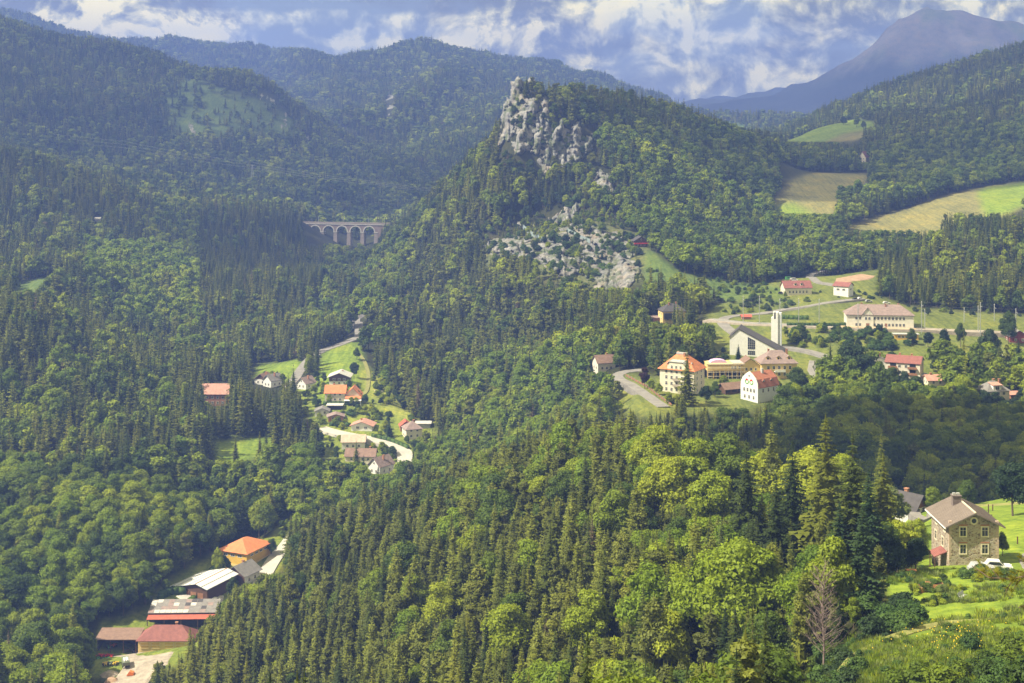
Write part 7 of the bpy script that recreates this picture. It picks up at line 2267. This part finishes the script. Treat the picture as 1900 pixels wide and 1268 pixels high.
for k, (dz, dy) in enumerate(((0.1, 0), (-1.6, -3.0), (-3.2, -3.0), (-4.4, -1.0))):
    pts = []
    T_ = [(tops[0][0] - 45, tops[0][1] + 25, tops[0][2] + 1)] + tops + [(tops[-1][0] + 50, tops[-1][1], tops[-1][2])]
    for a, b in zip(T_[:-1], T_[1:]):
        for t in range(5):
            s = t / 5; pts.append((a[0] + (b[0] - a[0]) * s, a[1] + (b[1] - a[1]) * s + dy, a[2] + (b[2] - a[2]) * s + dz - 2.2 * s * (1 - s)))
    o = MB().tube(pts, .035, 3).build('overhead_wire', M_WIRE); tag(o, WL[k], 'wire')

# pylon and power lines on the left mountain
x = (468 - CU) / F * 1850
o = link_obj('pylon', None, loc=(x, 1850, gz(x, 1850))); tag(o, 'lattice pylon standing in the forest of the left mountain', 'pylon')
t = MB()
for sx in (-1, 1):
    for sy in (-1, 1): t.tube([(sx * 2.5, sy * 2.5, -2), (sx * .5, sy * .5, 30)], .16, 4)
for k in range(9):
    z0 = k * 3.3; w0 = 2.5 - 2 * z0 / 30; w1 = 2.5 - 2 * (z0 + 3.3) / 30; t.tube([(-w0, -w0, z0), (w1, -w1, z0 + 3.3)], .09, 3).tube([(w0, -w0, z0), (-w1, -w1, z0 + 3.3)], .09, 3)
t.build('lattice', M_STEEL, o)
MB().box(-5, 5, -.15, .15, 25, 25.3).build('cross_arm', M_STEEL, o); MB().box(-3.5, 3.5, -.15, .15, 29, 29.3).build('cross_arm', M_STEEL, o)
for k, (dv, dz) in enumerate(((-6, 0), (0, 0), (6, 0))):
    A_ = [(-60, 232 + dv, 1900), (230, 268 + dv, 1870), (468, 306 + dv * .8, 1850), (700, 340 + dv * .5, 1750), (840, 352 + dv * .4, 1650)]
    pts = []
    for a, b in zip(A_[:-1], A_[1:]):
        for t_ in range(8):
            s = t_ / 8; u = a[0] + (b[0] - a[0]) * s; v = a[1] + (b[1] - a[1]) * s + 14 * s * (1 - s); d = a[2] + (b[2] - a[2]) * s
            pts.append(((u - CU) / F * d, d, (CV - v) / F * d))
    o = MB().tube(pts, .13, 3).build('power_line', M_STEEL); tag(o, ['upper', 'middle', 'lowest'][k] + ' thin power line sagging across the forest of the left mountain', 'wire')

# rockfall nets on the crags
M_NET = plain('rockfall_net', (0.22, 0.28, 0.30), .7, .1)
for k, ln_ in enumerate(([(970, 425, 1050), (985, 438, 1040), (1008, 450, 1030)], [(1052, 432, 1050), (1075, 445, 1040), (1095, 453, 1030)])):
    P_ = [hit(*q) for q in ln_]
    o = link_obj('rockfall_barrier', None, loc=P_[0]); tag(o, ['left', 'right'][k] + ' one of the two grey rockfall barriers strung across the crags', 'barrier')
    for a, b in zip(P_[:-1], P_[1:]):
        a_, b_ = a - P_[0], b - P_[0]
        MB().slab([a_ + Vector((0, 0, -.5)), b_ + Vector((0, 0, -.5)), b_ + Vector((0, 0, 3.4)), a_ + Vector((0, 0, 3.4))], .12).build('net_panel', M_NET, o)
    for q in P_: MB().tube([q - P_[0] + Vector((0, -.2, -1)), q - P_[0] + Vector((0, -.2, 4))], .15, 4).build('post', M_STEEL, o)

# ------------------------------------------------------------------ vehicles
_wheel = MB().tube([(-.12, 0, 0), (.12, 0, 0)], .33, 10).mesh('wheel', COLM['black'])
_hub = MB().tube([(-.14, 0, 0), (.14, 0, 0)], .17, 8).mesh('hub', COLM['silver'])
M_LIGHT = plain('lamp_glass', (.7, .7, .68), .2, .02)


def car(u, v, dg, rz, col, label, L=4.3, van=False, lift=.0, name='parked_car'):
    p = hit(u, v, dg, 1.2)
    o = link_obj(name, None, loc=(p.x, p.y, p.z + lift + .1)); o.rotation_euler = (0, 0, math.radians(rz)); tag(o, label, 'van' if van else 'car')
    h = 1.45 if not van else 1.95; b = .78 if not van else 1.0
    X = L / 2
    pr = [(-X, .30), (X, .30), (X, .62), (X - .25, b), (-X + .12, b), (-X, .75)]
    MB().prism(pr, 'y', -.86, .86).build('body', COLM[col], o)
    cab = [(-X + .15, b), (X - (1.25 if not van else .7), b), (X - (1.95 if not van else 1.3), h), (-X + (.65 if not van else .1), h)]
    MB().prism(cab, 'y', -.76, .76).build('cabin', COLM[col], o)
    g = [(-X + .42, b + .06), (X - (1.45 if not van else .95), b + .06), (X - (2.0 if not van else 1.4), h - .1), (-X + (.78 if not van else 1.6), h - .1)]
    MB().prism(g, 'y', -.79, .79).build('side_window', M_GLASS, o)
    x0, x1 = X - (1.25 if not van else .7), X - (1.95 if not van else 1.3)
    MB().slab([(x0 + .03, -.66, b + .05), (x0 + .03, .66, b + .05), (x1 + .05, .66, h - .05), (x1 + .05, -.66, h - .05)], .04).build('windscreen', M_GLASS, o)
    for sx in (-1, 1):
        for sy in (-1, 1):
            w_ = link_obj('wheel', _wheel, o, (sx * (X - .8), sy * .80, .33)); w_.rotation_euler = (0, 0, math.pi / 2); link_obj('hub', _hub, w_)
    for sy in (-1, 1): MB().box(X - .04, X + .03, sy * .62 - .14, sy * .62 + .14, .56, .70).build('headlight', M_LIGHT, o)
    return o


car(1541, 690, 692, 0, 'white', 'white van in the walled car park right of the guest house', 5.2, True, .3)
car(1528, 700, 684, 10, 'silver', 'silver car at the lower edge of the car park', lift=.3)
car(1424, 640, 757, 60, 'white', 'white car parked behind the dark church roof')
car(1588, 558, 852, 20, 'black', 'dark car left of the white ones above the station', lift=.2)
car(1597, 557, 853, 20, 'white', 'white car parked on the road above the station', lift=.2)
car(1612, 562, 845, 10, 'silver', 'silver car above the left end of the station roof', lift=.2)
car(1645, 565, 842, 5, 'white', 'white car above the middle of the station roof', lift=.2)
car(1450, 546, 868, 0, 'black', 'black car beside the farmhouse above the railway')
car(1473, 522, 905, 0, 'white', 'white van behind the farmhouse above the railway', 5, True)
car(1464, 520, 908, 0, 'green', 'green van behind the farmhouse above the railway', 5, True)
car(401, 1118, 522, 70, 'white', 'white car on the forecourt below the metal-roofed hall', lift=.25)
car(1822, 1062, 231, 8, 'silver', 'silver car half hidden by bushes before the stone house')
car(1852, 1058, 235, -10, 'white', 'white car among the bushes right of the silver one')
car(716, 838, 706, -30, 'silver', 'silver car in the garden drive beside the valley road')
car(1470, 628, 760, 30, 'silver', 'silver car on the road behind the bell tower')

# machines in the farmyard
def implement(u, v, dg, rz, col, label, n=6, L=3.0):
    p = hit(u, v, dg, 1.15)
    o = link_obj('farm_machine', None, loc=(p.x, p.y, p.z + .35)); o.rotation_euler = (0, 0, math.radians(rz)); tag(o, label, 'farm machine')
    fr = MB().box(-L / 2, L / 2, -.12, .12, .55, .8).box(-L / 2, L / 2, .9, 1.1, .55, .75).box(-.15, .15, -1.2, 1.1, .6, .78); fr.build('frame', COLM[col], o)
    for k in range(n):
        x = -L / 2 + L * (k + .5) / n
        MB().prism([(-.2, .0), (.35, .0), (.5, .7), (-.1, .95)], 'x', x - .12, x + .12).build('tine', COLM[col] if k % 2 else COLM['black'], o)
    for s in (-1, 1):
        w_ = link_obj('wheel', _wheel, o, (s * (L / 2 + .1), .5, .35)); 
    return o


for k, (u, v, c, lb) in enumerate([(181, 1222, 'red', 'leftmost red harrow in the row of farm machines'), (189, 1222, 'red', 'second red machine in the row'), (198, 1222, 'red', 'third red machine in the row'), (206, 1223, 'red', 'rightmost red machine in the row'),
                                (183, 1227, 'green', 'left green machine before the red row'), (193, 1228, 'green', 'middle green machine before the red row'), (202, 1228, 'green', 'right green machine before the red row'),
                                (181, 1234, 'red', 'front left red and white machine'), (196, 1237, 'yellow', 'yellow machine at the front left of the yard'), (205, 1237, 'olive', 'dark machine between the yellow ones'), (213, 1236, 'yellow', 'yellow machine nearest the green trailer'),
                                (236, 1212, 'black', 'black machine left of the yard entrance'), (250, 1213, 'black', 'black machine with tall frame in the middle of the yard'), (210, 1203, 'orange', 'orange machine under the open shed roof'), (203, 1206, 'green', 'green machine at the open shed')]):
    implement(u, v, 480, (k * 37) % 60 - 30, c, lb, 5, 1.7)
p = hit(233, 1238, 472, 1.15)
o = link_obj('trailer', None, loc=(p.x, p.y, p.z + .3)); o.rotation_euler = (0, 0, math.radians(20)); tag(o, 'olive green tipping trailer loaded with pale scrap in the farmyard', 'trailer')
MB().prism([(-2.4, .9), (2.4, .9), (2.9, 2.1), (-2.9, 2.1)], 'x', -1.1, 1.1).build('load_bed', COLM['olive'], o)
MB().box(-.8, .8, -2.0, 2.0, .6, .9).build('chassis', COLM['black'], o)
for sx in (-1, 1):
    for y in (-1.2, 1.2): w_ = link_obj('wheel', _wheel, o, (sx * 1.0, y, .4)); w_.scale = (1.2, 1.2, 1.2)
for k in range(9): MB().box(-.7 + .16 * k, -.4 + .16 * k, -2.3 + .4 * (k % 4), 1.2, 2.1 + .05 * (k % 3), 2.25 + .08 * (k % 3)).build('scrap', M_WHITE if k % 2 else P['grey'], o)
p = hit(242, 1255, 465, 1.15); o = MB().prism([(-1.1, 0), (1.2, .1), (1.0, .9), (-.2, 1.3)], 'y', -.8, .8).build('excavator_bucket', COLM['orange']); o.location = (p.x, p.y, p.z + .3); tag(o, 'orange digger bucket lying in the yard', 'bucket')
for (u, v, r_, lb, m_) in ((205, 1252, 3.0, 'low heap of pale rubble in the farmyard', M_GRAVEL), (207, 1265, 2.6, 'heap of beige sand at the bottom of the farmyard', M_SAND)):
    p = hit(u, v, 465, 1.15); n = 14; V = [(0, 0, .9)]; Fc = []
    for k in range(n): a = 2 * math.pi * k / n; q = r_ * rr_.uniform(.8, 1.2); V += [(q * .5 * math.cos(a), q * .4 * math.sin(a), .65 * rr_.uniform(.8, 1.2)), (q * math.cos(a), q * .8 * math.sin(a), -.5)]
    for k in range(n): j = (k + 1) % n; Fc += [(0, 1 + 2 * k, 1 + 2 * j), (1 + 2 * k, 2 + 2 * k, 2 + 2 * j, 1 + 2 * j)]
    o = link_obj('rubble_heap', mesh_from('rubble_heap', V, Fc, [m_]), None, (p.x, p.y, p.z + .3)); tag(o, lb, 'heap')

# ------------------------------------------------------------------ small things of the near meadow
def crate_bed(u, v, dg, w, l, h, rz, label):
    p = hit(u, v, dg, 1.15)
    o = link_obj('raised_bed', None, loc=p); o.rotation_euler = (0, 0, math.radians(rz)); tag(o, label, 'raised bed')
    for z in range(3):
        hh = h / 3
        for s in (-1, 1):
            MB().box(-w / 2, w / 2, s * l / 2 - .03, s * l / 2 + .03, z * hh - (.3 if z == 0 else 0) + .01, (z + 1) * hh - .01).build('plank', M_WOOD3, o)
            MB().box(s * w / 2 - .03, s * w / 2 + .03, -l / 2 + .04, l / 2 - .04, z * hh - (.3 if z == 0 else 0) + .01, (z + 1) * hh - .01).build('plank', M_WOOD3, o)
    MB().box(-w / 2 + .05, w / 2 - .05, -l / 2 + .05, l / 2 - .05, -.2, h * .85).build('soil', M_SAND, o)
    cr = BUSH[0]; me = mesh_from('plants', cr[0] * np.array([w / 4.4, l / 4.4, .25]), cr[1], [F_HEDGE]); q = link_obj('plants', me, o, (0, 0, h * .8))


crate_bed(1734, 1093, 212, 2.4, 1.4, .85, -8, 'larger wooden raised bed with green plants in the garden')
crate_bed(1713, 1098, 209, 1.6, 1.4, .85, 20, 'smaller wooden raised bed left of the larger one')
p = hit(1690, 1066, 222, 1.15); o = link_obj('garden_table', None, loc=p); tag(o, 'low reddish garden table near the bright tree', 'table')
MB().box(-.8, .8, -.45, .45, .68, .74).build('tabletop', M_WOOD3, o)
for sx in (-1, 1):
    for sy in (-1, 1): MB().box(sx * .7 - .04, sx * .7 + .04, sy * .36 - .04, sy * .36 + .04, -.2, .68).build('leg', M_WOOD2, o)
p = hit(1787, 1112, 205, 1.15); o = link_obj('garden_bench', None, loc=p); o.rotation_euler = (0, 0, .8); tag(o, 'grey metal garden bench among the bushes', 'bench')
MB().box(-.8, .8, -.25, .25, .42, .47).build('seat', M_STEEL, o); MB().slab([(-.8, .27, .5), (.8, .27, .5), (.8, .42, .95), (-.8, .42, .95)], .04).build('backrest', M_STEEL, o)
for sx in (-1, 1): MB().box(sx * .7 - .03, sx * .7 + .03, -.22, .22, -.2, .42).build('leg', M_STEEL, o)
for i, (u, v, d) in enumerate([(1834, 955, 300), (1840, 968, 292), (1888, 1010, 262), (1842, 948, 308)]):
    p = hit(u, v, d, 1.1); o = MB().box(-.09, .09, -.09, .09, -.4, 2.2 if i == 0 else 1.4).build('post', M_WOOD); o.location = p
    tag(o, ['tall dark post behind the stone house', 'short dark post right of the tall one', 'lone fence post on the meadow right of the house', 'dark post farthest back by the dirt path'][i], 'post')
# picnic tables in the valley
for k, (u, v) in enumerate([(699, 727), (705, 729), (698, 733), (706, 735)]):
    p = hit(u, v, 800); o = link_obj('picnic_table', None, loc=p); o.rotation_euler = (0, 0, .4); tag(o, ['back left', 'back right', 'front left', 'front right'][k] + ' one of the four pale picnic tables on the valley meadow', 'table')
    MB().box(-1.3, 1.3, -.5, .5, .72, .8).build('tabletop', M_FRAME_C, o)
    for s in (-1, 1): MB().box(-1.3, 1.3, s * .95 - .18, s * .95 + .18, .42, .48).build('bench', M_FRAME_C, o)
    for s in (-1, 1): MB().box(s * .9 - .06, s * .9 + .06, -.9, .9, -.2, .42).build('leg', M_FRAME_C, o)
# garden fence of the cream building
P_ = [hit(*q) for q in [(1152, 703, 685), (1168, 713, 672), (1190, 724, 655), (1212, 738, 640), (1236, 755, 618)]]
root = link_obj('garden_fence', None, loc=P_[0]); tag(root, 'long garden fence with stone posts along the village road', 'fence')
k = 0
for a, b in zip(P_[:-1], P_[1:]):
    n = max(2, int((b - a).length / 4)); off = Vector((2.6, 2.2, 0))
    for t in range(n):
        q = a.lerp(b, t / n) + off; q.z = gz(q.x, q.y); q2 = a.lerp(b, (t + 1) / n) + off; q2.z = gz(q2.x, q2.y); L0 = q - P_[0]; L1 = q2 - P_[0]
        MB().box(L0.x - .25, L0.x + .25, L0.y - .25, L0.y + .25, L0.z - .5, L0.z + 1.5).build('post', P['stone'], root)
        MB().slab([L0 + Vector((0, 0, .2)), L1 + Vector((0, 0, .2)), L1 + Vector((0, 0, 1.1)), L0 + Vector((0, 0, 1.1))], .06).build('fence_panel', M_WOOD2, root)


# ------------------------------------------------------------------ weeds and tall grass of the near meadow
def tufts():
    r_ = np.random.default_rng(9)
    protos = []
    for k in range(5):
        n = 60; V = []; T = []
        for i in range(n):
            a = r_.uniform(0, 6.28); q = r_.uniform(0, .5); x, y = q * math.cos(a), q * math.sin(a); h = r_.uniform(.25, .75); b = a + r_.uniform(-1, 1); w = .05
            V += [(x - w * math.sin(b), y + w * math.cos(b), 0), (x + w * math.sin(b), y - w * math.cos(b), 0), (x + .3 * h * math.cos(b), y + .3 * h * math.sin(b), h)]; T.append((3 * i, 3 * i + 1, 3 * i + 2))
        protos.append(mesh_from('tuft', np.array(V), np.array(T), [[F_SUN_BEECH, F_WILLOW, F_LIME, F_WILLOW, F_SUN_BEECH][k]]))
    for k in range(2): protos.append(mesh_from('weed', BUSH[k][0] * .28, BUSH[k][1], [[F_HEDGE, F_BROAD][k]]))
    pts = []
    n = 90000
    x = r_.uniform(20, 150, n); y = r_.uniform(112, 300, n); u = CU + x / y * F; z = ground(x, y); v = CV - z * F / y
    m = (u > 1440) & (u < 2020) & (v > 955) & (v < 1330)
    m &= (in_poly(u, v, [(1668, 1190), (1650, 1120), (1648, 1070), (1705, 1058), (1770, 1056), (1960, 1060), (1960, 1400), (1440, 1400), (1440, 1200), (1600, 1180)]))
    dens = fbm(x / 7, y / 7, 3, 3) + .10 + .35 * (y < 165) * (1) - .12 * (v < 1125) - .25 * ((v < 1185) & (u > 1700) & (v > 1120))
    m &= r_.uniform(-.1, .38, n) < dens
    x, y, z = x[m], y[m], z[m]
    print('TUFTS', len(x))
    sc = r_.uniform(.45, 1.25, len(x)); 
    P2 = np.stack([x, y, z - .03, sc, r_.uniform(0, 6.28, len(x)), np.where(r_.uniform(size=len(x)) < .04, r_.integers(5, 7, len(x)), r_.integers(0, 5, len(x))), sc * r_.uniform(1, 1.6, len(x))], 1)
    o = gn_forest('meadow_grass', P2, protos, 'tall grass and weeds of the near meadow', 'grass'); o['category'] = 'grass'


tufts()

# yellow flowers
pts = []
Vf = []; Tf = []
for k in range(90):
    u = rr_.gauss(1760, 60); v = rr_.gauss(1190, 16)
    if v < 1165: continue
    p = hit(u, v, 165, 1.25); n0 = len(Vf); h = .75 + rr_.random() * .5; s = .055
    for dx, dz in ((-s, 0), (s, 0), (0, s), (0, -s)): Vf.append((p.x + dx, p.y + dz, p.z + h + dz * .8))
    Tf += [(n0, n0 + 1, n0 + 2), (n0, n0 + 3, n0 + 1)]
o = link_obj('yellow_flowers', mesh_from('yellow_flowers', np.array(Vf), np.array(Tf), [plain('petals', (.75, .5, .02), .7, .1)])); tag(o, 'yellow wildflowers sprinkled through the tall grass', 'flowers', None, 'stuff')


# ------------------------------------------------------------------ pine reaching in from the right, close to the camera
def near_pine():
    r_ = random.Random(12)
    d = 39.0

    def at(u, v, dd=d): return Vector(((u - CU) / F * dd, dd, (CV - v) / F * dd))
    base = at(2060, 1000); gzb = gz(base.x, base.y)
    root = link_obj('pine_tree', None, loc=(base.x, base.y, gzb)); tag(root, 'near pine branch with yellow-green needle tufts reaching in at the right edge', 'tree')
    o0 = Vector((base.x, base.y, gzb))
    top = -9.5 - gzb
    MB().tube([(0, 0, -1), (.1, 0, top * .5), (-.1, .1, top)], [.2, .13, .04], 8).build('trunk', M_BARK, root)
    V = []; T = []
    def tuft(c, dr, s=.17):
        for _ in range(46):
            a = Vector((r_.gauss(0, 1), r_.gauss(0, 1), r_.gauss(0, 1))).normalized() * .8 + dr * .9
            a.normalize(); L = s * r_.uniform(.7, 1.25); w = Vector((r_.gauss(0, 1), r_.gauss(0, 1), r_.gauss(0, 1))).normalized() * .009
            b = c - dr * r_.uniform(0, .15); n0 = len(V)
            V.extend([tuple(b - w), tuple(b + w), tuple(b + a * L)]); T.append((n0, n0 + 1, n0 + 2))
    lines = [[(2060, 985), (1990, 1030), (1930, 1062), (1880, 1075), (1835, 1072), (1803, 1050)], [(2060, 1010), (1980, 1085), (1930, 1110), (1890, 1128)], [(1930, 1062), (1905, 1045), (1888, 1038)], [(1880, 1075), (1868, 1095), (1862, 1112)],
             [(1835, 1072), (1822, 1060), (1815, 1058)], [(1855, 1074), (1845, 1062), (1838, 1054)], [(1930, 1062), (1920, 1090), (1905, 1100)], [(1905, 1070), (1890, 1060), (1878, 1056)], [(1895, 1073), (1885, 1085), (1880, 1098)], [(1990, 1030), (1960, 1010), (1935, 1000)]]
    for k, ln_ in enumerate(lines):
        pts = [at(u, v, d + r_.uniform(-.3, .3)) - o0 for u, v in ln_]
        MB().tube(pts, [(.05 if k < 2 else .02) * (1 - .75 * i / (len(pts) - 1)) for i in range(len(pts))], 5).build('branch', M_BARK, root)
        L = list(zip(pts[:-1], pts[1:]))
        for j, (a, b) in enumerate(L):
            dr = (b - a).normalized(); m = max(2, int((b - a).length / .14))
            for i in range(m):
                if k < 2 and j < 2 and r_.random() < .6: continue
                c = a.lerp(b, i / m)
                q = Vector((r_.gauss(0, .12), r_.gauss(0, .12), r_.gauss(.03, .10)))
                tuft(c + q, (dr + q * 3).normalized(), .15)
    me = mesh_from('needles', np.array(V), np.array(T), [foliage('near_pine_needles', [(0, (.17, .18, .03)), (1, (.24, .23, .04))], .3)])
    link_obj('needles', me, root)


near_pine()


# ------------------------------------------------------------------ clouds overhead, high above the haze; their shade lies on the hills
def cloud_mat(stops):
    m = bpy.data.materials.new('cloud_vapour'); m.use_nodes = True
    nt = m.node_tree; nt.nodes.clear()
    out = nt.nodes.new('ShaderNodeOutputMaterial'); geo = nt.nodes.new('ShaderNodeNewGeometry')
    n = nt.nodes.new('ShaderNodeTexNoise'); n.inputs['Scale'].default_value = 0.0032; n.inputs['Detail'].default_value = 5; n.inputs['Roughness'].default_value = .6
    nt.links.new(geo.outputs['Position'], n.inputs[0])
    dens = ramp(nt, n.outputs[0], stops)
    d = nt.nodes.new('ShaderNodeBsdfDiffuse'); d.inputs[0].default_value = (.85, .86, .88, 1)
    t = nt.nodes.new('ShaderNodeBsdfTranslucent'); t.inputs[0].default_value = (.8, .82, .86, 1)
    mx = nt.nodes.new('ShaderNodeMixShader'); mx.inputs[0].default_value = .4; nt.links.new(d.outputs[0], mx.inputs[1]); nt.links.new(t.outputs[0], mx.inputs[2])
    tr = nt.nodes.new('ShaderNodeBsdfTransparent')
    m2 = nt.nodes.new('ShaderNodeMixShader'); nt.links.new(dens, m2.inputs[0]); nt.links.new(tr.outputs[0], m2.inputs[1]); nt.links.new(mx.outputs[0], m2.inputs[2])
    nt.links.new(m2.outputs[0], out.inputs[0])
    return m


M_CLOUD = cloud_mat([(0.36, 0.08), (0.50, 0.38), (0.62, 0.52)])
M_THICK = cloud_mat([(0.30, 0.80), (0.50, 0.95), (0.62, 0.95)])


def cloud(gx, gy, gz_, rx, ry, seed, label, h=1500.0, th=90.0, m=None):
    """a cumulus whose shade falls on the ground at gx, gy"""
    t = (h - gz_) / SUN_DIR.z
    c = Vector((gx, gy, gz_)) + SUN_DIR * t
    bm = bmesh.new(); bmesh.ops.create_icosphere(bm, subdivisions=5, radius=1.0)
    co = np.array([v.co[:] for v in bm.verts]); fc = np.array([[v.index for v in f.verts] for f in bm.faces]); bm.free()
    a = np.arctan2(co[:, 1], co[:, 0])
    k = 1 + .55 * fbm(np.cos(a) * 2.2 + seed, np.sin(a) * 2.2 + seed, seed, 4)
    bump_ = 1 + .9 * fbm(co[:, 0] * 4 + seed, co[:, 1] * 4 - seed, seed + 3, 3)
    V = np.stack([co[:, 0] * rx * k, co[:, 1] * ry * k, np.where(co[:, 2] > 0, co[:, 2] * th * 2.2 * bump_, co[:, 2] * th * .5)], 1)
    o = link_obj('cloud', mesh_from('cloud', V, fc, [m or M_CLOUD], smooth=True), None, c); tag(o, label, 'cloud', None, 'stuff')


cloud(185, 488, -120, 150, 106, 3, 'cumulus above the dark wood on the right', h=1200.0, m=M_THICK)
cloud(-950, 2150, 60, 1050, 640, 5, 'large cumulus over the left mountain')
cloud(330, 1560, 0, 520, 390, 8, 'cumulus over the rocky mountain')
cloud(-330, 1330, -80, 240, 130, 12, 'small cumulus over the upper left slope')
cloud(1700, 4900, 250, 1500, 800, 19, 'broad cloud over the far mountain', 2200)
cloud(1150, 2300, 50, 620, 420, 23, 'cumulus over the right-hand ridge')

# ------------------------------------------------------------------ haze: one closed box of even, thin air round the whole country
def haze_box():
    mb = MB().box(-5500, 5500, -300, 8300, float(ZG.min()) - 5, float(ZG.max()) + 70)
    m = bpy.data.materials.new('thin_haze'); m.use_nodes = True
    nt = m.node_tree; nt.nodes.clear()
    out = nt.nodes.new('ShaderNodeOutputMaterial')
    pv = nt.nodes.new('ShaderNodeVolumePrincipled')
    pv.inputs['Color'].default_value = (0.20, 0.32, 1.0, 1)
    pv.inputs['Density'].default_value = HAZE
    pv.inputs['Anisotropy'].default_value = 0.0
    nt.links.new(pv.outputs[0], out.inputs['Volume'])
    o = mb.build('haze', m)
    tag(o, 'thin blue summer haze filling the valley air', kind='stuff')


HAZE = 0.00022
haze_box()
